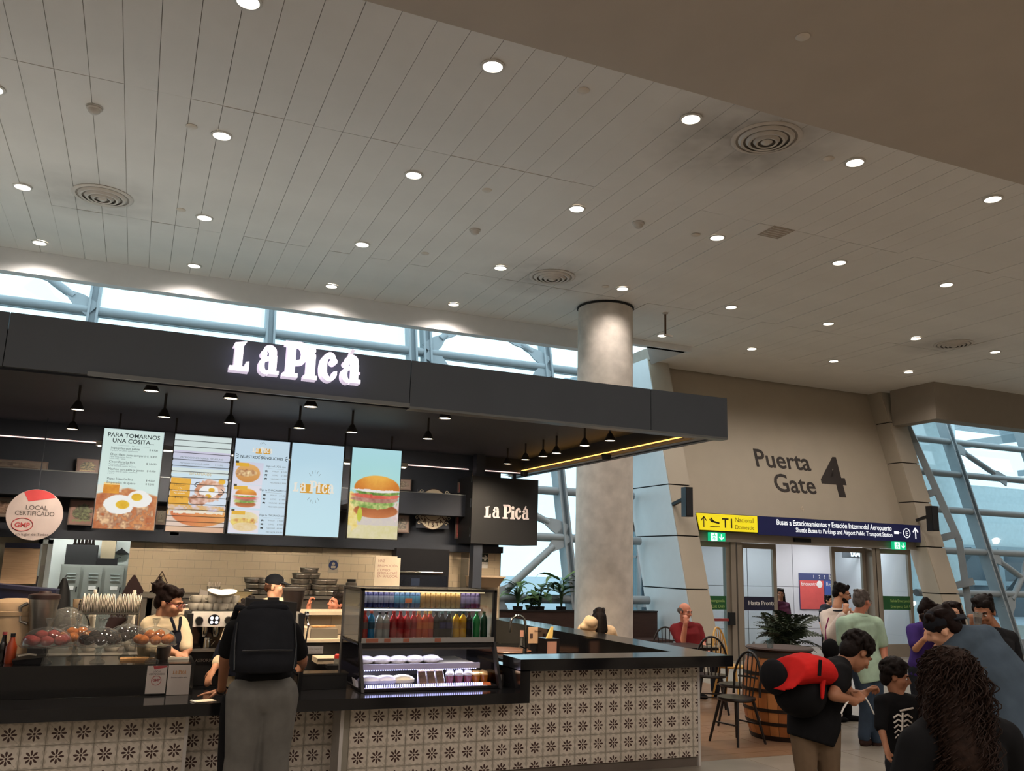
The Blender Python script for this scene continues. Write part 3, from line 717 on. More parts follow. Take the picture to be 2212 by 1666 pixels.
st(t, 0, 'PARA TOMARNOS', .5, .145, .105, b=.012); st(t, 0, 'UNA COSITA...', .5, .245, .105, b=.012); rule(t, 0, .24, .44, .29, .003); rule(t, 0, .56, .78, .29, .003); st(t, 0, '~', .5, .31, .07, g_gr)
for v, s, p in ((.36, 'Sopaipillas con pebre', '$ 4.900'), (.475, 'Chorrillana para compartir', '$ 18.890'), (.605, 'Chorrillana La Picá', '$ 14.490'), (.735, 'Nachos con palta y queso', '$ 8.000'), (.905, 'Papas fritas La Picá', '$ 4.500'), (.97, 'Empanadas de queso', '$ 3.500')):
    st(t, 0, s, .14, v, .056, g_dk, 'LEFT'); st(t, 0, p, .92, v, .048, g_dk, 'RIGHT')
for v, s in ((.395, 'Sopaipilla con pebre y guacamole'), (.51, 'Papas fritas, carne, cebolla'), (.54, 'huevo frito y salsas'), (.64, 'Papas fritas, cebolla y huevo'), (.67, 'carne mechada y salsas de queso'), (.77, 'Nachos, salsa de queso, guacamole'), (.8, 'y pebre')):
    st(t, 0, s, .14, v, .034, g_gr, 'LEFT')
# 2: glitching screen: slats out of register
A = Art(RES, ASP, (214, 228, 226))
A.mix(A.rc(0, 1, .30, .62), (208, 206, 226), (190, 214, 232), A.y*3-1); A.put(A.rc(0, 1, .72, .80), (206, 228, 238))
A.mix(A.rc(.0, .34, .80, 1.28), (236, 184, 74), (222, 160, 50), A.n); A.put(A.rc(.34, 1, .80, 1.28), (214, 226, 240))
A.mix(A.el(.68, 1.02, .27, .20, .5), (196, 132, 98), (236, 206, 190), A.n2*1.5-.2); A.put(A.el(.66, 1.02, .17, .11, .4), (240, 240, 240)); A.mix(A.el(.72, .99, .055, .035), (232, 186, 60), (214, 160, 40), A.n); A.mix(A.el(.66, 1.11, .055, .04), (232, 186, 60), (214, 160, 40), A.n)
A.mix(A.el(.5, 1.18, .17, .1, .8)*(A.x < .66), (150, 90, 60), (226, 190, 176), A.n2*1.6-.2); A.put(A.el(.88, .83, .06, .05), (232, 180, 60))
A.mix(A.rc(0, 1, 1.28, 1.46), (222, 168, 84), (214, 206, 226), A.n2*1.6-.3)
A.mix(A.rc(0, 1, 1.46, 1.8), (226, 202, 186), (206, 214, 230), (A.x-.1)*.3); A.mix(A.el(.56, 1.42, .5, .24)*(A.y > 1.40), (206, 110, 70), (226, 160, 92), A.x+.5*(A.n-.5)); A.put(A.band(.1, .95, 1.38, 1.43, .05), (236, 226, 206))
A.mix(A.rc(0, 1, 1.66, 1.8), (226, 190, 160), (216, 176, 150), A.x)
cuts = [.0, .11, .22, .34, .46, .58, .68, .785, .9, 1.02, 1.14, 1.26, 1.36, 1.48, 1.58, 1.66]
sh_ = np.zeros(A.h)
for n_, v in enumerate(cuts):
    a = int(v*RES); A.c[a:a+1] *= .25; A.c[a+1:a+2] *= .8
    if n_ % 2: A.c[a:int((cuts+[1.8])[n_+1]*RES)] = np.roll(A.c[a:int((cuts+[1.8])[n_+1]*RES)], 1, 1)
for n_, v in enumerate(cuts):                      # ragged dark ends where the slats slip sideways
    a = int(v*RES); b_ = int((cuts+[1.8])[n_+1]*RES); h_ = max(1, b_-a)
    for q in range(a, min(b_, A.h)):
        e = int(3*abs(((q-a)/h_)-.5)*(1 if 2 < n_ < 13 else .4)); A.c[q, A.w-1-e:] = .03; A.c[q, :e] = .03
t = screen(1, 'menu screen with its breakfast picture broken into slipped horizontal slats', A)
st(t, 1, 'PROMOCIONES PARA EL DESAYUNO', .5, .44, .045, g_gr); st(t, 1, 'Marraqueta con pasta de molde', .12, .54, .04, g_gr, 'LEFT'); st(t, 1, '$ 11.000', .88, .545, .04, g_gr, 'RIGHT'); st(t, 1, 'DESAYUNOS', .5, .74, .066, glyph('gold', (196, 166, 90)))
st(t, 1, 'CROISSANT', .17, .95, .036, glyph('brown', (150, 100, 40))); st(t, 1, '$ 11.000', .17, 1.17, .04, g_dk)
for k_, s in enumerate(('+ Té', 'Huevos revueltos', 'Pan amasado')): st(t, 1, s, .17, 1.0+.045*k_, .036, g_lt)
MB().tube([at_ for at_ in [V((XS[1]+u*SW, SY-.003, SZ1-v*SW)) for u, v in ((.50, .86), (.44, .88), (.42, .92), (.45, .95))]], .005, 6).tube([V((XS[1]+u*SW, SY-.003, SZ1-v*SW)) for u, v in ((.89, .97), (.94, 1.02), (.90, 1.07), (.84, 1.07))], .005, 6).build('cup_handle_print', g_dk, t)
# 3: sandwiches
A = Art(RES, ASP, (200, 222, 236))
for k_, y0 in enumerate((.43, .86, 1.32)):
    A.mix(A.rc(0, .54, y0, y0+.42), (206, 208, 226), (226, 222, 232), A.y*2-.9)
    if k_ == 0:
        A.mix(A.el(.27, y0+.21, .22, .17), (230, 180, 110), (200, 136, 70), (A.y-y0)*2.4); A.mix(A.el(.25, y0+.21, .2, .07, .8), (150, 84, 50), (244, 222, 170), A.n2*1.6-.2)
    elif k_ == 1: A.burger(.27, y0+.23, .2)
    else:
        A.mix(A.el(.27, y0+.14, .25, .11), (222, 206, 150), (236, 224, 190), A.n); A.mix(A.el(.27, y0+.22, .26, .07, .8), (190, 110, 70), (236, 216, 120), A.n2*1.4); A.mix(A.el(.3, y0+.31, .22, .08), (220, 186, 120), (236, 220, 190), A.n)
    A.put(A.rc(.04, .28, y0+.02, y0+.09), (226, 176, 60)); A.put(A.rc(.03, .09, y0-.01, y0+.03), (70, 70, 60))
A.put(A.rc(0, 1, 0, .01)+A.rc(0, .01, 0, 2)+A.rc(.99, 1, 0, 2), (150, 170, 196), .6)
t = screen(2, 'menu screen headed NUESTROS SANGUCHES with three sandwich pictures', A)
def pica_logo(t, i, u, v, U, m1=g_lt, m2=g_or):
    MB().box(XS[i]+(u-.62*U)*SW, XS[i]+(u-.05*U)*SW, SY-.0012, SY-.0006, SZ1-(v+.02)*SW, SZ1-(v-.72*U*.5)*SW).box(XS[i]+(u+.1*U)*SW, XS[i]+(u+.75*U)*SW, SY-.0012, SY-.0006, SZ1-(v+.02)*SW, SZ1-(v-.8*U*.5)*SW).build('logo_ground', m2, t)
    mb = MB()
    for (ch, dx, dz), x in zip(WORD, [0, .55, 1.35, 1.95, 2.35, 2.85]): letter(ch, mb, -.003, -.0015, (XS[i]+(u-.95*U)*SW+x*U*SW*.55, SY, SZ1-v*SW), U*SW*.52)
    mb.build('logo', m1, t)
    mb = MB()
    for k_ in range(5):
        for s in (-1, 1):
            a = PI/2*s+(k_-2)*.32; c = V((XS[i]+(u+.25*U*math.cos(a)*1.2)*SW, SY-.002, SZ1-(v-.25*U-.62*U*math.sin(a))*SW)); d = V((math.cos(a), 0, math.sin(a)))
            mb.bar(c, c+d*.14*U*SW, .004, .001, (0, 1, 0))
    mb.build('logo_rays', g_gr, t)
pica_logo(t, 2, .5, .24, .2); st(t, 2, 'NUESTROS SANGUCHES', .5, .36, .072, b=.012)
for s in (-1, 1):
    mb = MB()
    for k_ in (-1, 0, 1):
        c = V((XS[2]+(.5+s*.41)*SW, SY-.002, SZ1-(.33+.01*k_)*SW)); d = V((s, 0, -.6*k_)).normalized(); mb.bar(c+d*.01, c+d*.04, .006, .001, (0, 1, 0))
    mb.build('accent_strokes', g_dk, t)
for k_, (y0, nm) in enumerate(((.5, 'LUCO'), (.95, 'CHACARERO'), (1.42, 'ITALIANO'))):
    st(t, 2, 'Elige tu '+nm+' con', .77, y0, .048, g_dk); rule(t, 2, .62, .92, y0+.03, .003)
    for r_, (s, p) in enumerate((('POLLO', '$ 9.400'), ('LOMO', '$ 9.490'), ('VACUNO', '$ 9.990'), ('MECHADA', '$ 9.990'))):
        v = y0+.09+.072*r_; st(t, 2, s, .77, v, .036, g_gr); st(t, 2, p, .985, v, .036, g_gr, 'RIGHT')
        if r_ < 3: MB().ell((XS[2]+.60*SW, SY-.002, SZ1-(v-.012)*SW), (.016, .001, .008), n=8, m=5).box(XS[2]+.58*SW, XS[2]+.588*SW, SY-.003, SY-.001, SZ1-(v+.012)*SW, SZ1-v*SW).box(XS[2]+.612*SW, XS[2]+.62*SW, SY-.003, SY-.001, SZ1-(v+.012)*SW, SZ1-v*SW).build('animal_icon', g_dk, t)
# 4: logo only
A = Art(RES, ASP, (188, 222, 236)); A.mix(A.rc(0, 1, 0, 2), (186, 218, 234), (196, 230, 240), A.y/1.7)
t = screen(3, 'menu screen showing only a small La Picá logo on pale blue', A); pica_logo(t, 3, .47, .93, .42)
# 5: burger
A = Art(RES, ASP, (176, 222, 226)); A.mix(A.rc(0, 1, 0, 1.2), (176, 222, 230), (170, 220, 212), A.y)
A.mix(A.rc(0, 1, 1.22, 1.8), (216, 206, 190), (206, 196, 196), A.n2); A.mix(A.rc(0, 1, 1.5, 1.8), (214, 206, 150), (226, 216, 186), A.n2)
A.mix(A.el(.08, 1.2, .16, .34, .8), (226, 196, 96), (240, 226, 170), A.n2); A.mix(A.el(.97, 1.2, .12, .2, .8), (214, 190, 186), (232, 220, 220), A.n2)
A.burger(.54, .92, .48); A.mix(A.el(.22, 1.3, .05, .14), (206, 206, 70), (176, 186, 60), A.n)
t = screen(4, 'menu screen filled by one tall burger picture, rightmost of five', A)
# ================================================================ lamps
m_lens = mat('lamp_lens', (255, 250, 240), .5, emit=9, emitrgb=(255, 246, 232), var=.01)
m_ring = mat('lamp_ring_white', (220, 216, 208), .5)
def spot(name, loc, watts, color, cone, blend, parent, rot=None, radius=.05):
    l = bpy.data.lights.new(name, 'SPOT'); l.energy = watts; l.color = color; l.spot_size = cone; l.spot_blend = blend; l.shadow_soft_size = radius
    o = bpy.data.objects.new(name, l); C.objects.link(o); o.location = loc
    if rot: o.rotation_euler = rot
    o.parent = parent; return o
U1, V1, KZ = .485*4.38, .55*4.38, 4.38
root = thing('ceiling_downlight', 'round lit downlight in the ceiling', 'lamp', (0, 0, 0), 'ceiling downlights')
MB().lathe([(.088, .002), (.112, -.004), (.112, -.012), (.09, -.016), (.086, -.004)], (0, 0, 0), 24).build('trim_ring', m_ring, root, True)
MB().lathe([(0, -.010), (.07, -.010), (.088, -.004)], (0, 0, 0), 20).build('lens', m_lens, root, True)
spot('bulb', (0, 0, -.03), DOWN_W, (1, .89, .80), 2.65, .7, root)
kids = snap(root); first = True
px = [(1.5, [.572+.485*i for i in range(-1, 4)]), (2.065, [.09+.485*i for i in range(-1, 6)]), (2.635, [.09+.485*i for i in range(-1, 8)]), (3.12, [.09+.485*i for i in range(-1, 8)]),
      (.93, [.57+.485*2*i for i in range(-1, 3)])]
ORD = ['first', 'second', 'third', 'fourth', 'fifth', 'sixth', 'seventh', 'eighth', 'ninth', 'tenth', 'eleventh', 'twelfth', 'thirteenth', 'fourteenth', 'fifteenth', 'sixteenth', 'seventeenth']
names = {1.5: 'row nearest the viewer', 2.065: 'second row', 2.635: 'third row', 3.12: 'row nearest the windows', .93: 'plain plaster ceiling'}
for yk, xs in px:
    for n_, xk in enumerate(xs):
        if yk == 3.12 and abs(xk-1.545) < .05: continue
        loc = (xk*KZ, yk*KZ, CZ-(.03 if yk < 1 else 0))
        if yk < 1: loc = (xk*KZ, 1.0, CZ-.03)
        lab = 'round lit ceiling downlight, %s from the left in the %s' % (ORD[n_], names[yk])

        if first: root.location = loc; root['label'] = lab; first = False
        else: dup(root, kids, loc, 0, lab)
# kiosk track heads: small dark cones with lit mouths
tk = thing('track_spotlight', 'small dark cone spotlight under the kiosk ceiling', 'lamp', (0, 0, 0), 'kiosk spotlights')
m_cone = mat('spot_cone_grey', (74, 70, 68), .35, metal=.4)
MB().lathe([(.012, .30), (.012, .09), (.02, .085), (.03, .07), (.06, .012), (.063, 0), (.052, .004)], (0, 0, 0), 16).build('shade', m_cone, tk, True)
MB().lathe([(0, .004), (.054, .006)], (0, 0, 0), 16).build('lens', mat('warm_lens', (255, 240, 215), .5, emit=7, emitrgb=(255, 232, 200)), tk, True)
spot('bulb', (0, 0, -.01), TRACK_W, (1, .80, .58), 2.1, .8, tk, (.38, 0, 0))
kids = snap(tk); first = True
SP = [(327, 846), (498, 862), (671, 880), (961, 905), (354, 902), (497, 915), (646, 926), (760, 935), (924, 949), (167, 886), (156, 928), (1096, 1003), (1135, 994), (1173, 987), (1202, 980), (1263, 964), (1318, 953)]
ZT = 3.07
for n_, (a, b_) in enumerate(SP):
    p = atz(a, b_, ZT)
    if a > 1080: p = atz(a, b_, 3.09)
    lab = 'dark cone spotlight under the kiosk ceiling, %s counting from the left, above the %s' % (ORD[sorted(q[0] for q in SP).index(a)], 'screens' if a < 1000 else 'bar')
    if first: tk.location = p; tk['label'] = lab; first = False
    else: dup(tk, kids, p, 0, lab)
print('TRACK', [tuple(round(v, 2) for v in atz(a, b_, ZT)) for a, b_ in SP])
# linear kitchen battens hung under the soffit behind the screens
for i, x in enumerate((.0, 1.25, 2.5)):
    t = thing('kitchen_batten', 'linear kitchen light hung behind the menu screens, %s from the left' % ORD[i], 'lamp', (x, 10.35, 2.93), 'kitchen battens')
    MB().box(x-.5, x+.5, 10.31, 10.39, 2.93, 2.98).build('housing', m_ring, t); MB().box(x-.48, x+.48, 10.32, 10.38, 2.92, 2.93).build('diffuser', mat('batten_lens', (255, 240, 215), .5, emit=3), t); [MB().box(x+q-.01, x+q+.01, 10.34, 10.36, 2.98, 3.3).build('hanger', m_cone, t) for q in (-.29, .29)]
    l = bpy.data.lights.new('tube', 'AREA'); l.shape = 'RECTANGLE'; l.size = .96; l.size_y = .06; l.energy = BATTEN_W; l.color = (1, .84, .64); o = bpy.data.objects.new('tube', l); C.objects.link(o); o.location = (x, 10.35, 2.915); o.rotation_euler = (.5, 0, 0); o.parent = t; o.matrix_parent_inverse = Matrix.Translation(-V(t.location))
# air diffusers, detectors, sprinklers
m_dif = mat('diffuser_grey', (206, 198, 188), .5)
df = thing('air_diffuser', 'round ceiling air diffuser of concentric rings', 'diffuser', (0, 0, 0))
for r0, r1, h0, h1 in ((.31, .36, -.012, -.004), (.235, .285, -.03, -.008), (.16, .21, -.045, -.02), (.09, .135, -.055, -.03), (0, .06, -.062, -.045)):
    MB().lathe([(r0, h0), ((r0+r1)/2, h0-.004), (r1, h1), (r1-.01, h1+.01), (r0, h0+.01)], (0, 0, 0), 36).build('ring', m_dif, df, True)
MB().lathe([(0, .002), (.34, .002), (.34, -.006), (0, -.001)], (0, 0, 0), 24).build('backplate', mat('diffuser_dark', (150, 142, 132), .7), df)
kids = snap(df)
labs = ['large stained round air diffuser, nearest and largest of the four', 'round air diffuser at the upper left of the ceiling', 'round air diffuser just in front of the concrete column', 'faint round air diffuser far right over the gate']
for n_, (x, y, s_) in enumerate(VENTS):
    if n_ == 0: df.location = (x, y, CZ); df['label'] = labs[0]
    else: dup(df, kids, (x, y, CZ), 0, labs[n_])
def small(kind, px_, py_, label):
    p = atz(px_, py_, CZ if py_ > 90 or px_ < 1500 else CZ-.03)
    if kind == 'd':
        t = thing('smoke_detector', label, 'detector', p)
        MB().lathe([(.075, 0), (.075, -.02), (.06, -.03), (.055, -.05), (.03, -.07), (0, -.072)], p, 20).build('body', m_dif, t, True)
        MB().lathe([(.078, .001), (.082, -.004), (.078, -.01)], p, 20).build('base', m_ring, t, True)
    else:
        t = thing('blank_disc', label, 'cap', p)
        MB().lathe([(.055, .001), (.06, -.004), (.05, -.012), (0, -.013)], p, 20).build('cover', mat('cap_cream', (226, 216, 202), .6), t, True)
small('d', 204, 232, 'grey smoke detector at the upper left of the ceiling'); small('d', 1026, 496, 'grey smoke detector in the middle of the ceiling'); small('d', 1379, 482, 'small grey smoke detector right of the middle ceiling detector')
small('c', 1734, 79, 'round cream cap in the plain ceiling at the top right'); small('c', 1260, 195, 'small cream cap between the two nearest downlights'); small('c', 1790, 342, 'small cream cap just left of a downlight near the big diffuser')
small('c', 414, 273, 'small cream cap beside the downlight at upper left'); small('c', 391, 453, 'small cream cap left of the left-hand third row downlight'); small('c', 1052, 410, 'small cream cap above the middle smoke detector'); small('c', 1503, 507, 'small cream cap left of a downlight near the ceiling hatch'); small('c', 918, 547, 'small cream cap over the kiosk sign'); small('c', 1308, 619, 'small cream cap above the column top')
# access hatch and hanging antenna rod
p = atz(1676, 502, CZ); t = thing('ceiling_hatch', 'small square grille in the ceiling right of centre', 'hatch', p)
MB().box(p.x-.17, p.x+.17, p.y-.17, p.y+.17, CZ-.006, CZ+.001).build('grille', mat('hatch_grey', (176, 164, 150), .7), t)
for k_ in range(5): MB().box(p.x-.15, p.x+.15, p.y-.14+k_*.062, p.y-.12+k_*.062, CZ-.012, CZ-.006).build('slat', m_dif, t)
q = atz(1437, 676, CZ); t = thing('hanging_rod', 'thin brown rod hanging from the ceiling right of the column', 'rod', q)
MB().cyl((q.x, q.y, CZ), (q.x, q.y, CZ-.42), .018, 8).build('rod', mat('rusty_brown', (92, 70, 52), .8), t); MB().lathe([(.05, 0), (.05, -.02), (.02, -.03)], q, 12).build('flange', m_dif, t)
MB().bar((q.x-.02, q.y, CZ-.4), (q.x+.14, q.y, CZ-.41), .04, .03).build('bracket', m_dif, t)
# ================================================================ gate signs, loudspeakers, outdoors
m_yel = mat('sign_yellow', (226, 208, 40), .4, emit=.62, emitrgb=(235, 214, 30)); m_sblue = mat('sign_navy', (30, 34, 74), .4, emit=.12, emitrgb=(40, 46, 110))
m_sblk = mat('sign_black_print', (40, 36, 20), .6); m_swht = mat('sign_lit_white', (240, 244, 250), .5, emit=.85)
SGY = 14.72
gl, gr = at(1505, 1126, SGY).x, at(1989, 1150, SGY).x; gm = at(1635.5, 1130, SGY).x
t = thing('direction_sign', 'long overhead sign over the gate doors, yellow T1 end and navy bus panel', 'sign', (13.5, SGY, 2.6))
MB().box(gl+.05, gr, SGY+.01, SGY+.2, 2.55, 2.90).build('housing', m_sblk, t)
MB().slab([(gl+.07, SGY-.02, 2.572), (gm-.01, SGY-.02, 2.572), (gm-.01, SGY-.02, 2.905), (gl-.01, SGY-.02, 2.905)], (0, .03, 0)).build('yellow_panel', m_yel, t); MB().box(gm+.01, gr, SGY-.02, SGY+.01, 2.53, 2.91).build('navy_panel', m_sblue, t)
def sx(px): return xat(px, SGY, 2.73)
f = SGY-.022
m_olive = mat('sign_olive_print', (120, 108, 30), .6)
text('T1', .28, (sx(1558), f, 2.635), X_, Z_, m_sblk, t, 'lettering', .008, .001)
text('Nacional', .135, (sx(1586), f, 2.765), X_, Z_, m_olive, t); text('Domestic', .125, (sx(1586), f, 2.62), X_, Z_, m_olive, t)
def arrow(x, z, h, m, w=.02):
    mb = MB(); mb.bar((x, f, z-h/2), (x, f, z+h/2), w, .003, (0, 1, 0)).bar((x, f, z+h/2), (x-h*.32, f, z+h*.12), w, .003, (0, 1, 0)).bar((x, f, z+h/2), (x+h*.32, f, z+h*.12), w, .003, (0, 1, 0)); mb.build('arrow', m, t)
arrow(sx(1519), 2.735, .21, m_sblk)
xp = sx(1543); mb = MB(); mb.bar((xp-.10, f, 2.76), (xp+.11, f, 2.72), .035, .003, (0, 1, 0)).bar((xp-.02, f, 2.74), (xp-.1, f, 2.82), .03, .003, (0, 1, 0)).bar((xp-.10, f, 2.76), (xp-.13, f, 2.80), .02, .003, (0, 1, 0)).bar((xp-.12, f, 2.65), (xp+.12, f, 2.65), .012, .003, (0, 1, 0)); mb.build('aeroplane', m_sblk, t)
w1 = sx(1925)-sx(1670)
a = text('Buses a Estacionamientos y Estación Intermodal Aeropuerto', .165, (sx(1925), f, 2.755), X_, Z_, m_swht, t, 'lettering', .006, .001, 'RIGHT', .80)
a = text('Shuttle Buses to Parkings and Airport Public Transport Station', .135, (sx(1926), f, 2.62), X_, Z_, m_swht, t, 'lettering', .006, .001, 'RIGHT', .80)
xe = sx(1957); mb = MB()
for i in range(24):
    a0, a1 = 2*PI*i/24, 2*PI*(i+1)/24; mb.bar((xe+.1*math.cos(a0), f, 2.72+.1*math.sin(a0)), (xe+.1*math.cos(a1), f, 2.72+.1*math.sin(a1)), .018, .003, (0, 1, 0))
mb.build('circle', m_swht, t); text('E', .15, (xe, f, 2.665), X_, Z_, m_swht, t, 'lettering', .015, .001, 'CENTER')
xb = sx(1937); MB().box(xb-.1, xb+.04, f-.001, f+.001, 2.69, 2.75).bar((xb+.05, f, 2.72), (xb+.12, f, 2.72), .012, .003, (0, 1, 0)).build('bus_symbol', m_swht, t)
arrow(sx(1976), 2.72, .24, m_swht, .03)
# green running-man exit signs
m_exit = mat('exit_green', (20, 160, 110), .4, emit=.9, emitrgb=(24, 190, 130)); m_exw = mat('exit_white', (220, 255, 240), .4, emit=1.0, emitrgb=(220, 255, 240))
for px0, px1, py0, py1, lab in ((1534, 1567, 1150, 1170, 'green lit exit sign under the yellow end of the gate sign'), (1931, 1958, 1170, 1188, 'green lit exit sign under the right end of the gate sign')):
    a, b = at(px0, py0, 14.7), at(px1, py1, 14.7); t = thing('exit_sign', lab, 'sign', (a.x, 14.7, b.z), 'exit signs')
    MB().box(a.x, b.x, 14.7, 14.78, b.z, a.z).build('box', m_exit, t); w = b.x-a.x; h = a.z-b.z
    MB().box((a.x+b.x)/2-.04, (a.x+b.x)/2+.04, 14.78, 14.84, a.z-.08, a.z+.2).build('bracket', m_alu, t)
    MB().box(a.x+.05*w, a.x+.46*w, 14.694, 14.7, b.z+.06*h, a.z-.06*h).build('white_field', m_exw, t)
    cx_, cz_ = a.x+.26*w, b.z+.5*h; mb = MB(); y = 14.691
    mb.ell((cx_+.02*w, y, cz_+.3*h), (.03*w, .002, .05*w), n=8, m=5)
    for p, q in (((.01, .22), (-.04, -.05)), ((-.04, -.05), (-.12, -.3)), ((-.04, -.05), (.06, -.2)), ((.06, -.2), (.02, -.38)), ((.0, .18), (.12, .05)), ((.0, .18), (-.12, .08))): mb.bar((cx_+p[0]*w, y, cz_+p[1]*h), (cx_+q[0]*w, y, cz_+q[1]*h), .035*w, .002, (0, 1, 0))
    mb.build('running_figure', m_exit, t)
    mb = MB(); x = a.x+.73*w; mb.bar((x, y, cz_+.32*h), (x, y, cz_-.3*h), .06*w, .002, (0, 1, 0)).bar((x, y, cz_-.32*h), (x-.15*w, y, cz_), .05*w, .002, (0, 1, 0)).bar((x, y, cz_-.32*h), (x+.15*w, y, cz_), .05*w, .002, (0, 1, 0)); mb.build('arrow', m_exw, t)
# loudspeakers on the jambs
for (x0, y0, x1, y1, lab) in ((1480, 1052, 1496, 1117, 'slim black loudspeaker on the left jamb of the gate portal'), (2010, 1093, 2028, 1148, 'slim black loudspeaker on the right jamb of the gate portal')):
    a, b = at(x0, y0, 14.3), at(x1, y1, 14.3); t = thing('loudspeaker', lab, 'speaker', ((a.x+b.x)/2, 14.4, b.z))
    MB().box(a.x, b.x, 14.28, 14.44, b.z, a.z).build('cabinet', m_plasticblk, t); MB().box(a.x+.012, b.x-.012, 14.27, 14.28, b.z+.02, a.z-.02).build('grille', mat('grille_black', (38, 38, 40), .9), t)
    MB().bar(((a.x+b.x)/2-.04, 14.42, a.z*.6+b.z*.4), ((a.x+b.x)/2-.08, fy((a.z+b.z)/2, PO), (a.z+b.z)/2-.03), .07, .06).build('bracket', m_plasticblk, t)
# vestibule poster (airlock wall) seen through the open doors
a, b = at(1726, 1238, 17.53), at(1884, 1318, 17.53)
t = thing('wall_poster', 'red and blue check-in information poster on the wall beyond the gate doors', 'poster', (a.x, 17.53, b.z))
W_, H_ = b.x-a.x, a.z-b.z
MB().box(a.x, b.x, 17.53, 17.55, b.z, a.z).build('board', mat('poster_navy', (62, 70, 110), .5), t)
MB().box(a.x+.01, a.x+.33*W_, 17.525, 17.53, b.z+.01, a.z-.2*H_).build('red_field', mat('poster_red', (206, 84, 80), .5), t)
MB().box(a.x+.34*W_, b.x-.33*W_, 17.525, 17.53, b.z+.01, a.z-.2*H_).build('blue_field', mat('poster_blue', (70, 92, 160), .5), t)
MB().box(b.x-.32*W_, b.x-.01, 17.525, 17.53, b.z+.01, a.z-.2*H_).build('green_field', mat('poster_green', (60, 110, 92), .5), t)
for u, s in ((.02, 'Encuentro'), (.36, 'Registro')): text(s, .13, (a.x+u*W_, 17.52, a.z-.34*H_), X_, Z_, m_white, t)
text('Buen viaje! Aquí comienza', .1, (a.x+.4*W_, 17.52, a.z-.1*H_), X_, Z_, m_white, t); text('Have a good flight! Start here', .08, (a.x+.4*W_, 17.52, a.z-.17*H_), X_, Z_, m_white, t)
for i, (u, mm) in enumerate(((.18, m_white), (.26, m_white), (.33, m_white))): text(str(i+1), .12, (a.x+u*W_, 17.52, a.z-.14*H_), X_, Z_, mm, t)
for u in (.27, .6, .92): MB().lathe([(0, -.004), (.09, -.004), (.09, 0)], (a.x+u*W_, 17.524, a.z-.3*H_), 20, (0, 1, 0)).build('white_disc', m_white, t)
# shop sign reflected in the right door leaf, modelled as backwards letters and board
a, b = at(1822, 1190, 16.6), at(1866, 1204, 16.6); t = thing('shop_sign_reflection', 'reflection of white lit letters MAXI, modelled mirror-wise behind the right door leaf', 'sign', (a.x, 16.6, b.z))
text('MAXI', (a.z-b.z)*1.25, (b.x, 16.6, b.z+.01), -X_, Z_, m_swht, t, 'lettering', .03, .01, 'LEFT'); MB().box(a.x-.02, b.x+.05, 16.61, 16.63, b.z-.03, a.z+.03).build('reflection_board', mat('smoke_grey', (70, 72, 76), .5), t); MB().bar(((a.x+b.x)/2, 16.62, a.z), ((a.x+b.x)/2, 16.62, 2.76), .03, .02).build('hanger', m_steel, t)
# ---- outdoors seen through the right-hand facade: canopy louvres, pale columns, dark facade opposite
ob = thing('opposite_building', 'grey building with a dark glazed ground floor outside beyond the right windows', 'building', (30, 30, 0))
MB().box(17.5, 70, 30, 32, -.05, 3.2).build('lower_wall', mat('dark_glazing', (74, 80, 88), .3, var=.2, scale=.5), ob)
for i in range(12): MB().box(18+i*3.4, 18.35+i*3.4, 29.8, 30, -.05, 3.2).build('pier', m_steel, ob)
for z in (1.4, 3.05): MB().box(17.5, 70, 29.82, 30, z, z+.22).build('ledge', m_steel, ob)
for k_ in range(6): MB().bar((22+k_*5, 29.0, .3), (25.5+k_*5, 29.0, 3.0), .35, .3).build('bracing', mat('dark_steel', (56, 58, 62), .6), ob)
MB().box(17.5, 70, 30.2, 31.5, 3.2, 6.2).build('upper_wall', mat('pale_render', (206, 214, 216), .7), ob)
oc = thing('outdoor_canopy', 'white louvred roof outside above the right windows', 'canopy', (30, 20, 8.5))
me_l = MB().box(17.2, 70, -.16, .16, 0, .05).mesh('louvre', m_steel)
for i in range(20): piece('louvre', me_l, (0, 21+i*.8, 8.4+i*.1), oc)
for x in (17.4, 27, 37, 50): MB().box(x, x+.25, 20.5, 37, 8.0, 8.35).build('beam', m_steel, oc)
cl = tag(MB().lathe([(.95, -.05), (.95, 12)], (28.2, 24.5, 0), 28).build('outdoor_column', mat('pale_column', (206, 216, 220), .6), None, True), 'thick pale column standing outside behind the right windows', 'column')
# ================================================================ seating area behind the bar
m_walnut = mat('dark_walnut', (60, 39, 32), .65, var=.2, scale=4, stretch=(1, 1, 8)); m_blkwood = mat('black_bentwood', (26, 20, 19), .35, var=.15)
m_honey = mat('honey_bentwood', (206, 160, 84), .4, var=.1)
b = thing('bench', 'long dark wooden bench with a high back in front of the inclined windows', 'bench', (6.5, 14.9, 0))
MB().box(2.0, 9.6, 15.0, 15.12, -.012, .94).build('backrest', m_walnut, b); MB().box(2.0, 9.6, 14.45, 15.0, .38, .46).build('seat', m_walnut, b); MB().box(2.0, 9.6, 14.55, 15.0, -.012, .38).build('plinth', m_dark, b)
MB().box(2.0, 9.6, 14.98, 15.16, .94, .965).build('cap_rail', m_blkwood, b)
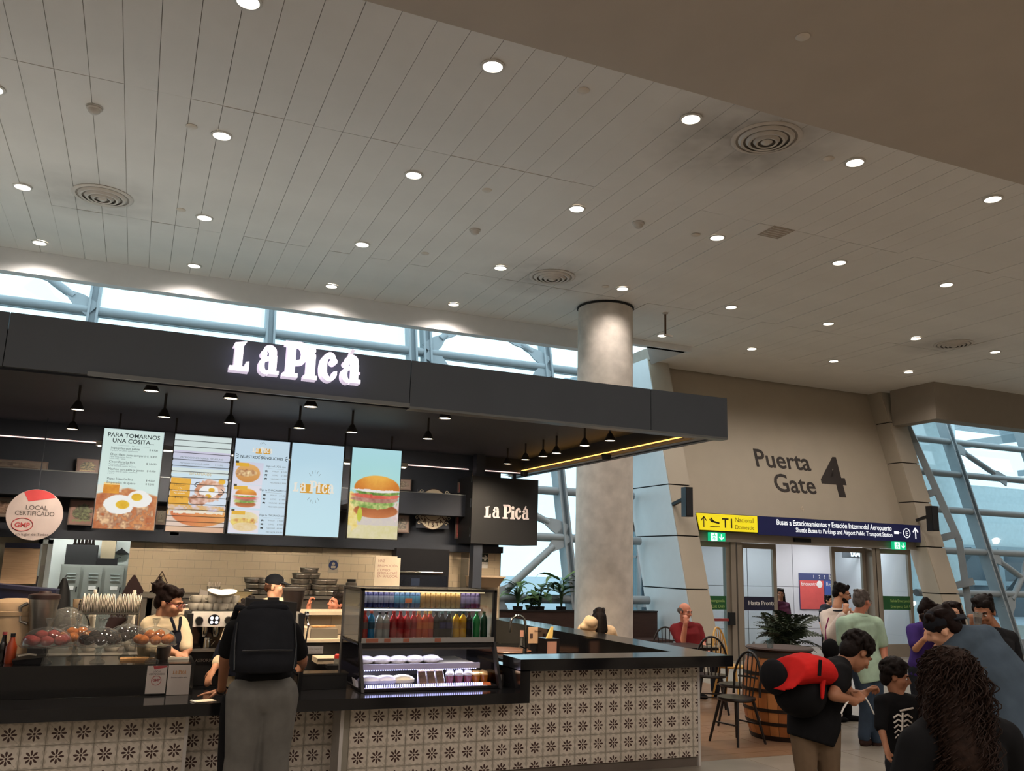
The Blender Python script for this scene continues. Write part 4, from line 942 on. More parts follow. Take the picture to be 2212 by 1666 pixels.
# leafy plants standing on the ledge behind the bench
pl = thing('planter_ledge', 'dark planter trough behind the bench back', 'planter', (6.2, 15.25, 0)); MB().box(4.6, 9.6, 15.13, 15.33, -.012, .9).build('trough', m_dark, pl)
m_leaf = [mat('leaf_dark', (46, 72, 44), .5, var=.25), mat('leaf_mid', (70, 104, 52), .5, var=.25), mat('leaf_pale', (96, 120, 66), .5, var=.2)]
def leaf_mesh(L, w, droop=.5, n=5, name='leaf', m=None, split=0):
    mb = MB(); c = []
    for i in range(n+1):
        t = i/n; wd = w*math.sin(PI*min(.97, max(.04, t**.8))); c.append((V((-wd/2, L*t*math.cos(droop*t), L*t*.6-L*droop*t*t*.9)), V((0, L*t*math.cos(droop*t), L*t*.6-L*droop*t*t*.9-wd*.12)), V((wd/2, L*t*math.cos(droop*t), L*t*.6-L*droop*t*t*.9))))
    for i in range(n):
        for j in (0, 1): mb.poly([c[i][j], c[i][j+1], c[i+1][j+1], c[i+1][j]])
    return mb.mesh(name, m, True, fix=False)
def plant(px, Y, z, label, kind, h, nl, name='leafy_plant', pot=True):
    p = V((xat(px, Y, z), Y, z)); t = thing(name, label, 'plant', p)
    if pot: MB().lathe([(.0, 0), (.08, 0), (.1, .12), (.09, .12), (.085, .1)], p, 14).build('pot', m_dark, t, True)
    r = random.Random(int(px)); mm = m_leaf[kind % 3]
    L = {0: (h*.8, h*.42, .8), 1: (h, h*.5, 1.0), 2: (h*.9, h*.16, .7)}[kind]
    meshes = [leaf_mesh(L[0]*s, L[1]*s, L[2], 5, 'leaf', m_leaf[(kind+q) % 3 if q else kind % 3]) for q, s in enumerate((1, .8, .65))]
    st_ = MB()
    for i in range(nl):
        a = 2*PI*i/nl*2.4+r.uniform(-.3, .3); hh = h*r.uniform(.15, .75); q = V((.02*math.cos(a), .02*math.sin(a), hh+.08))
        st_.tube([p+V((0, 0, .06)), p+V((q.x*2, q.y*2, q.z))], .006, 5)
        piece('leaf', meshes[i % 3], p+V((q.x*2, q.y*2, q.z)), t, (r.uniform(-.2, .4), r.uniform(-.3, .3), a))
    st_.build('stems', m_leaf[0], t)
    return t
plant(1118, 15.23, .90, 'feathery green plant on the bench ledge, left of the others', 2, .6, 22); plant(1148, 15.23, .90, 'small broad-leaved plant just right of the feathery one', 1, .34, 12)
plant(1165, 15.23, .90, 'broad-leaved dark plant in the middle of the bench ledge', 0, .6, 12); plant(1212, 15.23, .90, 'tall spiky palm-like plant beside the concrete column', 2, .8, 26)
# windsor chairs
def windsor(name, label, m, loc, rz, back=.92, group='hoop-backed chairs'):
    t = thing(name, label, 'chair', (0, 0, 0), None, None); t['group'] = group
    MB().lathe([(0, .43), (.19, .43), (.205, .445), (.2, .465), (.17, .468), (0, .462)], (0, 0, 0), 22).build('seat', m, t, True)
    hoop = [V((.2*math.cos(a)*(1.0 if .3 < a < 2.84 else .92), -.16-.06*math.sin(a), .47+(back-.47)*max(0, math.sin(a))**.75)) for a in [PI*i/18 for i in range(19)]]
    MB().tube(hoop, .014, 8).build('hoop_back', m, t, True)
    for i in range(5):
        x = -.12+.06*i; MB().tube([(x*.75, -.15, .465), (x, -.205, .47+(back-.47)*(1-(x/.2)**2)**.4-.01)], .007, 6).build('spindle', m, t, True)
    MB().tube([(-.13, -.185, .66), (0, -.195, .665), (.13, -.185, .66)], .012, 6).build('back_rail', m, t, True)
    for sx_, sy in ((-1, -1), (1, -1), (1, 1), (-1, 1)): MB().tube([(sx_*.12, sy*.12, .44), (sx_*.2, sy*.21, 0)], [.018, .013], 8).build('leg', m, t, True)
    MB().tube([(-.17, -.16, .2), (.17, -.16, .2)], .009, 6).tube([(-.17, .16, .2), (.17, .16, .2)], .009, 6).build('stretcher', m, t, True)
    t.location = loc; t.rotation_euler = (0, 0, rz)
    return t
windsor('windsor_chair', 'black hoop-backed chair left of the honey-coloured chair, beside the bar', m_blkwood, pt(1537, 9.75, 0), -.55, .95)
windsor('windsor_chair', 'honey-coloured hoop-backed wooden chair between two black ones', m_honey, pt(1582, 10.6, 0), -2.7, .97)
windsor('windsor_chair', 'black hoop-backed chair partly behind the bar corner, left of the barrel', m_blkwood, pt(1592, 8.9, 0), .9, .95)
windsor('windsor_chair', 'black hoop-backed chair nearest the barrel with slanting legs', m_blkwood, pt(1593, 8.0, 0), 1.75, .92)
windsor('windsor_chair', 'black hoop-backed chair hidden behind the seated man in red', m_blkwood, pt(1440, 11.6, 0), 2.6, .9)
def cafe_table(label, loc, w, d, top=.74):
    t = thing('cafe_table', label, 'table', loc); x, y, _ = loc
    MB().box(x-w/2, x+w/2, y-d/2, y+d/2, top-.04, top).build('tabletop', m_blkwood, t); MB().cyl((x, y, .02), (x, y, top-.04), .04, 12).build('pedestal', m_dark, t); MB().lathe([(0, -.0), (.24, 0), (.24, .015), (.05, .04), (0, .04)], (x, y, 0), 20).build('base', m_dark, t, True)
    return t
cafe_table('small black cafe table in front of the man in red', tuple(pt(1462, 10.45, 0)), .9, .7, .76)
cafe_table('small black cafe table between the bar and the column', tuple(pt(1318, 9.6, 0)), .8, .7, .74)
# barrel with plant on top
B0 = pt(1690, 8.15, 0); hB, rB = .93, .33
bt = thing('wine_barrel', 'wooden wine barrel with dark iron hoops used as a table', 'barrel', B0)
def rad(z): return rB+.09*(1-((z-hB/2)/(hB/2))**2)
m_oak = [mat('oak_stave_a', (176, 112, 62), .5, var=.16, scale=6, stretch=(1, 1, .2)), mat('oak_stave_b', (160, 98, 54), .5, var=.16, scale=6, stretch=(1, 1, .2)), mat('oak_stave_c', (188, 124, 72), .5, var=.16, scale=6, stretch=(1, 1, .2))]
ns = 24
for i in range(ns):
    a0, a1 = 2*PI*i/ns+.006, 2*PI*(i+1)/ns-.006; mb = MB(); prev = None
    for k_ in range(9):
        z = hB*k_/8; r = rad(z); rg = [mb.bm.verts.new(B0+V((rr*math.cos(a), rr*math.sin(a), z))) for rr, a in ((r, a0), (r+.002, (a0+a1)/2), (r, a1), (r-.03, (a0+a1)/2))]
        if prev:
            for j in range(4): mb.bm.faces.new((prev[j], prev[(j+1) % 4], rg[(j+1) % 4], rg[j]))
        else: mb.bm.faces.new(rg[::-1])
        prev = rg
    mb.bm.faces.new(prev); mb.build('stave', m_oak[i % 3 if i % 5 else 1], bt, True)
m_iron = mat('hoop_iron', (44, 34, 30), .5, metal=.4)
for z, h in ((.855, .07), (.67, .035), (.50, .035), (.30, .035), (.16, .035), (.0, .05)): MB().lathe([(rad(z)-.005, z), (rad(z)+.008, z), (rad(z+h)+.008, z+h), (rad(z+h)-.005, z+h)], B0, 40).build('hoop', m_iron, bt, True)
MB().lathe([(0, hB-.03), (rad(hB)-.02, hB-.03), (rad(hB)-.02, hB-.05), (0, hB-.05)], B0, 32).build('head', m_walnut, bt)
MB().ell(B0+V((-.17, -.37, .42)), (.022, .022, .022)).build('bung', m_dark, bt, True)
top = thing('barrel_top', 'round dark wooden table top lying on the wine barrel', 'table top', B0+V((0, 0, hB+.002))); MB().lathe([(0, 0), (.36, 0), (.375, .015), (.36, .03), (0, .03)], B0+V((0, 0, hB+.002)), 36).build('board', m_walnut, top, True)
q = B0+V((-.26, -.16, hB+.032)); g = thing('water_glass', 'clear empty glass standing on the edge of the barrel top', 'glass', q); MB().lathe([(0, .004), (.03, .004), (.036, .1), (.038, .1), (.032, 0), (0, 0)], q, 16).build('tumbler', m_glass, g, True)
# bushy fern behind the barrel
fp = pt(1704, 9.15, 0); fn = thing('potted_fern', 'bushy dark green potted fern standing behind the barrel', 'plant', fp)
MB().lathe([(0, 0), (.2, 0), (.24, .8), (.22, .8), (.2, .76), (0, .76)], fp, 20).build('pot', m_dark, fn, True)
m_fern = [mat('fern_a', (58, 70, 50), .6, var=.3), mat('fern_b', (84, 96, 70), .6, var=.3), mat('fern_c', (44, 54, 40), .6, var=.3)]
def frond(L, m):
    mb = MB(); n = 11; pts = [V((0, L*t*(1-.12*t), L*(.62*t-.62*t*t))) for t in [i/n for i in range(n+1)]]; mb.tube(pts, .004, 4)
    for i in range(1, n):
        for s in (-1, 1):
            p = pts[i]; l = L*.24*math.sin(PI*(.12+.86*i/n)); q = p+V((s*l, l*.35, -.15*l)); mb.poly([p, p+V((s*l*.4, l*.32, .0)), q, p+V((s*l*.5, -.02*L, -.05*l))])
    return mb.mesh('frond', m, False, False)
fm = [frond(.45, m_fern[0]), frond(.38, m_fern[1]), frond(.5, m_fern[2])]
r_ = random.Random(4)
for i in range(70): piece('frond', fm[i % 3], fp+V((r_.uniform(-.12, .12), r_.uniform(-.12, .12), r_.uniform(.80, 1.06))), fn, (r_.uniform(-.2, .8), r_.uniform(-.4, .4), r_.uniform(0, 6.28)))
# table at the lower right edge
# ================================================================ things on and behind the counter
m_amb = mat('pastry_golden', (186, 104, 40), .6, var=.3, scale=30, bump=.3); m_pink = mat('pastry_pink', (150, 62, 62), .7, var=.25, scale=25); m_choc = mat('pastry_chocolate', (30, 15, 13), .7, var=.3, scale=25, bump=.3); m_tan = mat('pastry_tan', (196, 140, 92), .6, var=.25, scale=25)
m_dome = glassmat('dome_glass', (238, 240, 240), .10, .04)
m_clear = glassmat('clear_plastic', (226, 226, 222), .08, .10)
# black display shelf standing on the worktop
SZ = .972
bx = thing('display_shelf', 'low black display shelf on the worktop carrying the glass cake stands', 'shelf', (-.5, 7.6, .742))
MB().box(-3.5, .525, 7.40, 7.42, .744, SZ-.012).build('front_panel', m_blk, bx); MB().box(-3.5, .53, 7.395, 8.0, SZ-.012, SZ).build('top', m_blk, bx); MB().box(.505, .525, 7.42, 7.6, .744, SZ-.012).build('side_panel', m_blk, bx)
m_paper = mat('paper_white', (206, 196, 188), .7, var=.03); m_pink2 = mat('print_pink', (170, 70, 74), .6); m_pgrey = mat('print_grey', (90, 84, 84), .6); m_pam = mat('print_amber', (196, 150, 110), .6)
def onfront(px, py): return at(px, py, 7.396)
for (x0, y0, x1, y1, lab) in ((319, 1439, 356, 1498, 'narrow white paper sign LOCAL CERTIFICADO taped to the black shelf front'), (365, 1437, 407, 1500, 'wider white paper sign to the right of the narrow one on the shelf front')):
    a, b = onfront(x0, y0), onfront(x1, y1); t = thing('paper_sign', lab, 'sign', (a.x, 7.396, b.z)); w, h = b.x-a.x, a.z-b.z
    MB().box(a.x, b.x, 7.392, 7.399, b.z, a.z).build('sheet', m_paper, t); y = 7.3905
    if w < .16:
        MB().slab([(a.x+.28*w, y, a.z), (b.x-.02*w, y, a.z), (b.x-.04*w, y, a.z-.06*h), (a.x+.36*w, y, a.z-.13*h)], (0, .001, 0)).build('red_corner', m_pink2, t)
        text('LOCAL', .018, (a.x+w/2, y, a.z-.24*h), X_, Z_, m_pgrey, t, 'lettering', .01, .0004, 'CENTER'); text('CERTIFICADO', .018, (a.x+w/2, y, a.z-.33*h), X_, Z_, m_pgrey, t, 'lettering', .01, .0004, 'CENTER')
        MB().lathe([(.036, 0), (.036, .001), (.032, .001)], (a.x+w/2, y, a.z-.53*h), 24, (0, -1, 0)).build('stamp_ring', m_pink2, t); text('GMP', .026, (a.x+w/2, y, a.z-.56*h), X_, Z_, m_pink2, t, 'lettering', .02, .0004, 'CENTER')
    else:
        sign_word(t, (a.x+.2*w, y, a.z-.30*h), .6*w/3.42, 0, .001, m_pam, [0, .60, 1.42, 2.0, 2.36, 2.90]); text('Escanea nuestra carta', .013, (a.x+w/2, y, a.z-.44*h), X_, Z_, m_pgrey, t, 'lettering', .01, .0004, 'CENTER')
# cake stands with domes and their pastries
def stand(px, Y, r, label, pastry, n, m, shape):
    c = pt(px, Y, SZ); t = thing('cake_stand', label, 'cake stand', c)
    MB().lathe([(.0, .001), (.055, .001), (.05, .012), (.022, .03), (.018, .05), (.026, .062), (.014, .078), (.02, .10), (.05, .115), (r*.96, .122), (r, .132), (r-.006, .134), (.05, .124), (0, .124)], c, 24).build('pedestal_plate', m_dome, t, True)
    d = MB().lathe([(r*.93, .137), (r*.92, .17), (r*.80, .215), (r*.55, .245), (r*.2, .262), (.012, .268), (.012, .28), (.022, .30), (.03, .325), (.026, .328), (0, .315)], c, 28).build('dome', m_dome, t, True)
    k = 0; rr = random.Random(int(px))
    for ring, cnt in ((r*.62, n), (r*.22, max(2, n//3))):
        for i in range(cnt):
            a = 2*PI*i/cnt+.3; z = .136+(.034 if ring < r*.5 else 0); q = c+V((ring*math.cos(a), ring*math.sin(a), z)); s = r*.27
            if k == 0:
                o = thing('pastry', pastry, 'pastry', q, pastry.split(' under')[0])
                if shape == 'ring': MB().lathe([(.35*s, .012), (.5*s, 0), (.95*s, .012), (s, .03), (.8*s, .055), (.45*s, .05), (.35*s, .03), (.35*s, .012)], q, 16).build('dough', m, o, True)
                else: MB().ell(q+V((0, 0, .034)), (s, s*.9, .036), n=12, m=7).build('crumb', m, o, True)
                MB().ell(q+V((0, 0, .048)), (s*.7, s*.62, .024), n=10, m=6).build('glaze', m if shape != 'ring' else m_pink, o, True)
                ks = snap(o)
            else: dup(o, ks, q, rr.uniform(0, 6))
            k += 1
stand(95, 7.56, .185, 'glass domed cake stand with pink pastries, leftmost in the front row', 'pink glazed pastry under the leftmost glass dome', 7, m_pink, 'bun')
stand(160, 7.86, .165, 'glass domed cake stand with orange pastries, left in the back row', 'orange pastry under the left rear glass dome', 6, m_amb, 'bun')
stand(210, 7.56, .175, 'glass domed cake stand with chocolate muffins, middle of the front row', 'dark chocolate muffin under the middle front glass dome', 7, m_choc, 'bun')
stand(270, 7.86, .165, 'glass domed cake stand with dark brownies, right in the back row', 'dark brownie ball under the right rear glass dome', 6, m_choc, 'bun')
stand(328, 7.56, .175, 'glass domed cake stand with golden pastries, rightmost in the front row', 'golden pastry under the rightmost glass dome', 7, m_amb, 'bun')
def lat(name, label, cat, c, prof, m, n=18, part='body', group=None):
    t = thing(name, label, cat, c, group); MB().lathe(prof, c, n).build(part, m, t, True); return t
# left end clutter
c = pt(20, 7.6, SZ); t = lat('sauce_bottle', 'orange sauce bottle with dark cap at the far left of the shelf', 'bottle', c, [(0, .001), (.036, .001), (.038, .02), (.038, .12), (.02, .16), (.015, .19), (0, .19)], mat('chilli_sauce', (150, 60, 30), .3)); MB().lathe([(.017, .188), (.017, .215), (0, .215)], c, 12).build('cap', m_plasticblk, t)
c = pt(2, 7.66, SZ); t = lat('dark_bottle', 'dark bottle cut by the left frame edge beside the sauce bottle', 'bottle', c, [(0, .001), (.035, .001), (.036, .11), (.018, .15), (.014, .2), (0, .2)], mat('dark_glass', (22, 16, 14), .1)); MB().lathe([(.016, .2), (.016, .22), (0, .22)], c, 12).build('cap', m_pink2, t)
c = pt(60, 7.56, SZ); t = thing('serving_tray', 'small black slanted tray with a white spoon left of the front cake stands', 'tray', c); MB().hexa([(c.x-.09, 7.5, SZ+.001), (c.x+.09, 7.5, SZ+.001), (c.x+.1, 7.66, SZ+.001), (c.x-.1, 7.66, SZ+.001)], [(c.x-.1, 7.49, SZ+.03), (c.x+.1, 7.49, SZ+.05), (c.x+.11, 7.67, SZ+.06), (c.x-.11, 7.67, SZ+.04)]).build('tray_body', m_plasticblk, t); MB().tube([c+V((-.07, 0, .055)), c+V((.0, 0, .068)), c+V((.05, 0, .06))], .007, 6).build('spoon', m_wht, t, True)
c = pt(245, 7.5, SZ); t = thing('wooden_board', 'small wooden serving board under the cake domes at right', 'board', pt(292, 7.68, SZ)); c = pt(292, 7.68, SZ); MB().box(c.x-.11, c.x+.1, 7.63, 7.76, SZ+.001, SZ+.016).build('board', mat('beech', (196, 150, 100), .5, var=.15, stretch=(8, 1, 1)), t); MB().box(c.x+.1, c.x+.15, 7.68, 7.71, SZ+.003, SZ+.014).build('handle', MATS['beech'], t)
c = pt(345, 7.6, SZ); lat('dark_canister', 'dark smoky canister standing behind the rightmost cake stand', 'canister', pt(352, 7.72, SZ), [(0, .001), (.05, .001), (.055, .09), (.05, .105), (0, .105)], mat('smoky_plastic', (58, 48, 44), .3))
c = pt(388, 7.72, SZ); t = thing('white_tray', 'flat white tray under the barista\'s hand at the shelf end', 'tray', c); MB().box(c.x-.09, c.x+.07, 7.66, 7.84, SZ+.001, SZ+.014).build('tray_body', m_wht, t); MB().box(c.x-.085, c.x+.065, 7.665, 7.67, SZ+.014, SZ+.02).build('rim', m_wht, t)
# blender, big lid, plate rack, teapots, cups ... on a back bench behind the shelf
wb = thing('side_bench', 'steel work bench behind the cake stands', 'bench', (-.4, 8.4, 0)); MB().box(-3, .40, 8.12, 8.85, .93, .97).build('top', m_ss, wb)
for x in (-2.9, -1.4, .3): 
    for y in (8.2, 8.75): MB().box(x, x+.05, y, y+.05, 0, .93).build('leg', m_ss, wb)
BZ = .971
c = pt(80, 8.25, BZ); t = thing('blender', 'steel jug blender with dark lid and black base at the left', 'blender', c)
MB().lathe([(0, .001), (.10, .001), (.095, .08), (.07, .12), (.06, .16), (0, .16)], c, 4).build('motor_base', m_plasticblk, t); MB().lathe([(.075, .16), (.08, .17), (.115, .44), (.112, .44), (.07, .17)], c, 24).build('jug', m_ss, t, True); MB().lathe([(.12, .435), (.12, .47), (.05, .485), (.04, .5), (0, .5)], c, 24).build('lid', mat('lid_brown', (54, 38, 36), .4), t, True)
MB().tube([c+V((-.115, 0, .40)), c+V((-.165, 0, .37)), c+V((-.155, 0, .26)), c+V((-.10, 0, .24))], .014, 8).build('handle', m_ss, t, True)
c = pt(22, 8.5, BZ); t = lat('round_tub', 'large round beige tub half cut by the left frame edge', 'tub', c, [(0, 0), (.26, 0), (.27, .33), (.22, .40), (.1, .425), (0, .43)], mat('tub_beige', (176, 150, 118), .6), 28); MB().lathe([(.275, .30), (.275, .33), (.25, .345)], c, 28).build('rim', mat('tub_beige'), t, True)
c = pt(138, 8.42, BZ); t = thing('clear_dome_cover', 'big clear plastic dome cover left of the plate rack', 'cover', c); MB().lathe([(.17, .001), (.168, .2), (.15, .29), (.10, .34), (.03, .36), (0, .36)], c, 28).build('shell', m_clear, t, True)
mb = MB(); mb.tube([c+V((.17*math.cos(a), .0, .19+.17*math.sin(a))) for a in [PI*i/20 for i in range(21)]], .006, 6); mb.build('rim_wire', m_dark, t, True)
pr = pt(236, 8.45, BZ); t = thing('plate_rack', 'chrome wire rack holding white plates on edge', 'rack', pr); xl, xr = xat(171, 8.45, 1.3), xat(301, 8.45, 1.3); zt, zb = 1.285, 1.255
mb = MB()
for y in (8.36, 8.54):
    mb.tube([(xl, y, zt), (xr, y, zt)], .009, 8)
    for x in (xl, xr): mb.tube([(x, y, BZ), (x, y, zt+.07)], .009, 8)
for x in (xl, xr): mb.tube([(x, 8.36, zt+.07), (x, 8.45, zt+.10), (x, 8.54, zt+.07)], .009, 8)
mb.build('frame', m_chrome, t, True)
mb = MB()
for i in range(44): mb.bar((xl+(xr-xl)*(i+.5)/44, 8.34, zb), (xl+(xr-xl)*(i+.5)/44, 8.56, zb), .003, .003)
o = mb.build('divider_wires', m_chrome, t); o['kind'] = 'stuff'
rr = random.Random(2); np_ = 40; first = None
for i in range(np_):
    x = xl+.015+(xr-xl-.03)*i/(np_-1); q = V((x, 8.45, 1.355+rr.uniform(-.004, .006)-(.012 if 20 < i < 24 else 0)))
    if first is None:
        first = thing('dinner_plate', 'white plate standing on edge in the chrome rack', 'plate', (0, 0, 0), 'plates in the rack')
        MB().lathe([(0, .0), (.06, 0), (.088, .010), (.09, .010), (.088, .013), (.06, .004), (0, .004)], (0, 0, 0), 24, (1, 0, 0)).build('dish', m_wht, first, True); pk = snap(first); first.location = q
    else: dup(first, pk, q, rr.uniform(-.05, .05)).rotation_euler = (0, rr.uniform(-.12, .12), 0)
for px, lab, z in ((190, 'white teapot under the left part of the plate rack', 0), (240, 'white teapot in the middle below the plate rack', 0), (285, 'white teapot under the right end of the plate rack', 0)):
    c = pt(px, 8.45, BZ); t = lat('teapot', lab, 'teapot', c, [(0, .001), (.05, .001), (.075, .05), (.07, .10), (.04, .13), (.015, .14), (.018, .155), (0, .16)], m_wht); MB().tube([c+V((.06, 0, .1)), c+V((.115, 0, .1)), c+V((.11, 0, .04)), c+V((.06, 0, .03))], .009, 6).build('handle', m_wht, t, True); MB().tube([c+V((-.06, 0, .05)), c+V((-.10, 0, .09)), c+V((-.125, 0, .13))], [.018, .012, .009], 8).build('spout', m_wht, t, True)
for px, lab in ((191, 'white bottle stopper standing up behind the plates at left'), (277, 'white bottle stopper standing up behind the plates at right')):
    c = pt(px, 8.66, BZ); t = lat('oil_bottle', lab, 'bottle', c, [(0, .001), (.03, .001), (.03, .38), (.014, .42), (.012, .47), (.016, .475), (.014, .5), (0, .505)], m_wht, 14); MB().lathe([(.013, .46), (.02, .462), (.02, .47), (.013, .472)], c, 14).build('collar', m_wht, t, True)
c = pt(157, 8.6, BZ); t = thing('cup_tower', 'tall stack of beige paper cups left of the plate rack', 'cups', c)
for k_ in range(5): MB().lathe([(.035, .08*k_+.001), (.047, .08*k_+.10), (.044, .10+.08*k_), (.033, .08*k_+.004)], c, 16).build('cup', mat('cup_beige', (206, 182, 150), .6), t, True)
# navy crate with a purple cloth
a, b = at(-60, 1258, 9.0), at(113, 1330, 9.0); t = thing('storage_crate', 'large navy plastic crate with purple cloth over its rim at left', 'crate', (b.x-.4, 9.2, b.z)); m_nv = mat('navy_plastic', (34, 38, 66), .4)
MB().hexa([(a.x, 9.0, .98), (b.x-.06, 9.0, .98), (b.x-.06, 9.5, .98), (a.x, 9.5, .98)], [(a.x, 8.95, 1.50), (b.x, 8.95, 1.44), (b.x, 9.55, 1.44), (a.x, 9.55, 1.50)]).build('bin', m_nv, t); MB().bar((a.x, 8.94, 1.5), (b.x+.01, 8.94, 1.44), .03, .03).build('rim', m_nv, t)
MB().hexa([(a.x, 8.95, 1.5), (b.x-.45, 8.95, 1.48), (b.x-.5, 9.3, 1.49), (a.x, 9.3, 1.5)], [(a.x, 9.0, 1.56), (b.x-.52, 9.0, 1.60), (b.x-.58, 9.3, 1.56), (a.x, 9.3, 1.56)]).build('cloth', mat('purple_cloth', (62, 44, 88), .6, var=.3, bump=.4), t)
MB().box(a.x, b.x, 8.96, 9.5, .0, .975).build('pedestal', m_dark, t)
# back room with lockers, seen through the doorway
br = struct('wall_backroom', MB().box(-2.2, .5, 13.55, 13.65, -.01, 3.0).box(-2.3, -2.2, 11.95, 13.65, -.01, 3.0).box(.4, .5, 11.95, 13.65, -.01, 3.0), mat('backroom_white', (232, 240, 236), .6, var=.02))
struct('trim_9', MB().box(-2.3, .5, 11.96, 13.65, 2.35, 2.45), mat('backroom_white'))
l = bpy.data.lights.new('backroom_tube', 'AREA'); l.shape = 'RECTANGLE'; l.size = 1.2; l.size_y = .1; l.energy = 28; l.color = (1, 1, .95); lo = bpy.data.objects.new('backroom_tube', l); C.objects.link(lo); lo.location = (-.6, 12.7, 2.33)
m_lock = mat('locker_grey_green', (132, 136, 131), .45, var=.04); LY = 12.95
x0, x1 = xat(130, LY, 1.5), xat(290, LY, 1.5); zt = at(200, 1221, LY).z
lk = thing('locker_bank', 'grey-green steel lockers in the bright back room', 'lockers', ((x0+x1)/2, LY, 0)); MB().box(x0, x1, LY, LY+.5, 0, zt).build('carcass', m_lock, lk)
cw = (x1-x0)/3.4
for i in range(4):
    for z0, z1 in ((.05, .92), (.94, zt-.02)):
        xa = x0+i*cw+.012; xb = min(x0+(i+1)*cw-.03, x1-.005)
        if xb-xa < .05: continue
        d = MB().box(xa, xb, LY-.02, LY, z0, z1).build('locker_door', m_lock, lk)
        mb = MB()
        for k_ in range(3): mb.box(xa+.3*(xb-xa), xb-.2*(xb-xa), LY-.03, LY-.02, z1-.10-.04*k_, z1-.088-.04*k_)
        mb.build('louvres', mat('locker_light', (160, 172, 170), .4), d)
        MB().box(xa+.35*(xb-xa), xb-.25*(xb-xa), LY-.024, LY-.02, z1-.30, z1-.25).build('name_card', m_white, d); MB().box(xb-.03, xb-.015, LY-.035, LY-.02, z1-.33, z1-.26).build('handle', m_dark, d)
ZL = zt+.001
a = pt(139, LY+.1, ZL); b = pt(207, LY+.1, ZL); t = thing('bottle_crate', 'dark crate full of bottles on top of the lockers', 'crate', ((a.x+b.x)/2, LY+.2, ZL)); MB().box(a.x, b.x, LY+.06, LY+.4, ZL, ZL+.26).build('crate_body', m_dark, t)
for k_ in range(6):
    q = V((a.x+.09+(b.x-a.x-.16)*k_/5, LY+.2+.04*(k_ % 2), ZL+.02)); o = thing('wine_bottle', 'dark bottle standing in the crate on top of the lockers', 'bottle', q, 'bottles in the locker-top crate'); MB().lathe([(0, .001), (.035, .001), (.036, .22), (.018, .27), (.015, .40), (0, .4)], q, 12).build('body', mat('dark_glass'), o, True); MB().lathe([(.017, .36), (.017, .405), (0, .405)], q, 12).build('foil', mat('foil_grey', (110, 104, 98), .4), o, True)
a = pt(214, LY+.1, ZL); b = pt(245, LY+.1, ZL); t = thing('cardboard_box', 'brown cardboard box on the lockers right of the bottle crate', 'box', ((a.x+b.x)/2, LY+.2, ZL)); MB().box(a.x, b.x, LY+.12, LY+.42, ZL, ZL+.40).build('carton', mat('cardboard', (128, 116, 94), .8), t); MB().box(a.x, b.x, LY+.26, LY+.28, ZL+.4, ZL+.402).build('flap_seam', m_dark, t)
t = thing('black_tray', 'flat black tray leaning on the cardboard box on the lockers', 'tray', pt(232, LY+.05, ZL)); c = pt(232, LY+.05, ZL); MB().box(c.x-.14, c.x+.12, LY+.02, LY+.1, ZL, ZL+.09).build('tray_body', m_plasticblk, t); MB().bar((c.x+.1, LY+.06, ZL+.09), (c.x+.15, LY+.06, ZL+.11), .05, .01).build('lip', m_plasticblk, t)
a = at(262, 1196, 13.5); t = thing('wall_lamp', 'dark shaded lamp on the back room wall right of the boxes', 'lamp', a); MB().lathe([(.02, .06), (.10, 0), (.095, -.01), (.015, .04)], a, 16).build('shade', m_dark, t, True); MB().lathe([(0, -.03), (.08, -.01)], a, 12).build('diffuser', m_clear, t, True); MB().bar(a+V((0, 0, .05)), a+V((0, .08, .08)), .02, .02).build('arm', m_dark, t)
# left wall pieces: glazed door, strips, notice board, black coat
t = thing('glazed_door', 'grey glazed door standing open left of the back room doorway', 'door', (-1.15, 11.9, 0)); a, b = at(84, 1165, 11.7), at(116, 1165, 11.7)
MB().box(a.x, a.x+.05, 11.68, 11.74, 0, a.z).box(b.x-.05, b.x, 11.68, 11.74, 0, a.z).box(a.x, b.x, 11.68, 11.74, a.z-.05, a.z).build('frame', m_steel, t); MB().box(a.x+.05, b.x-.05, 11.70, 11.712, 0, a.z-.05).build('pane', m_clear, t); MB().box(a.x+.02, a.x+.05, 11.64, 11.68, 1.0, 1.5).build('handle', m_chrome, t)
a, b = at(12, 1172, 11.6), at(76, 1262, 11.6); t = thing('notice_board', 'light wooden board with a dark strip hung left of the glazed door', 'board', (a.x, 11.6, b.z)); MB().box(a.x, b.x, 11.6, 11.64, b.z, a.z-.06).build('board', mat('pale_ply', (190, 160, 130), .6, var=.1, stretch=(1, 1, 14)), t); MB().box(a.x, b.x, 11.595, 11.64, a.z-.06, a.z).build('header_strip', m_nv, t)
a = at(138, 1260, 11.5); t = thing('dark_coat', 'black coat hanging beside the lockers', 'coat', a); mb = MB(); mb.loft([(a+V((0, 0, .06)), (.02, 0, 0), (0, .02, 0)), (a+V((0, 0, -.1)), (.08, 0, 0), (0, .05, 0)), (a+V((.0, 0, -.45)), (.12, 0, 0), (0, .07, 0)), (a+V((.0, 0, -.8)), (.14, 0, 0), (0, .08, 0))], 12); mb.build('cloth', m_plasticblk, t, True); MB().bar(a+V((0, 0, .05)), a+V((0, .35, .08)), .015, .015).build('hook', m_chrome, t)
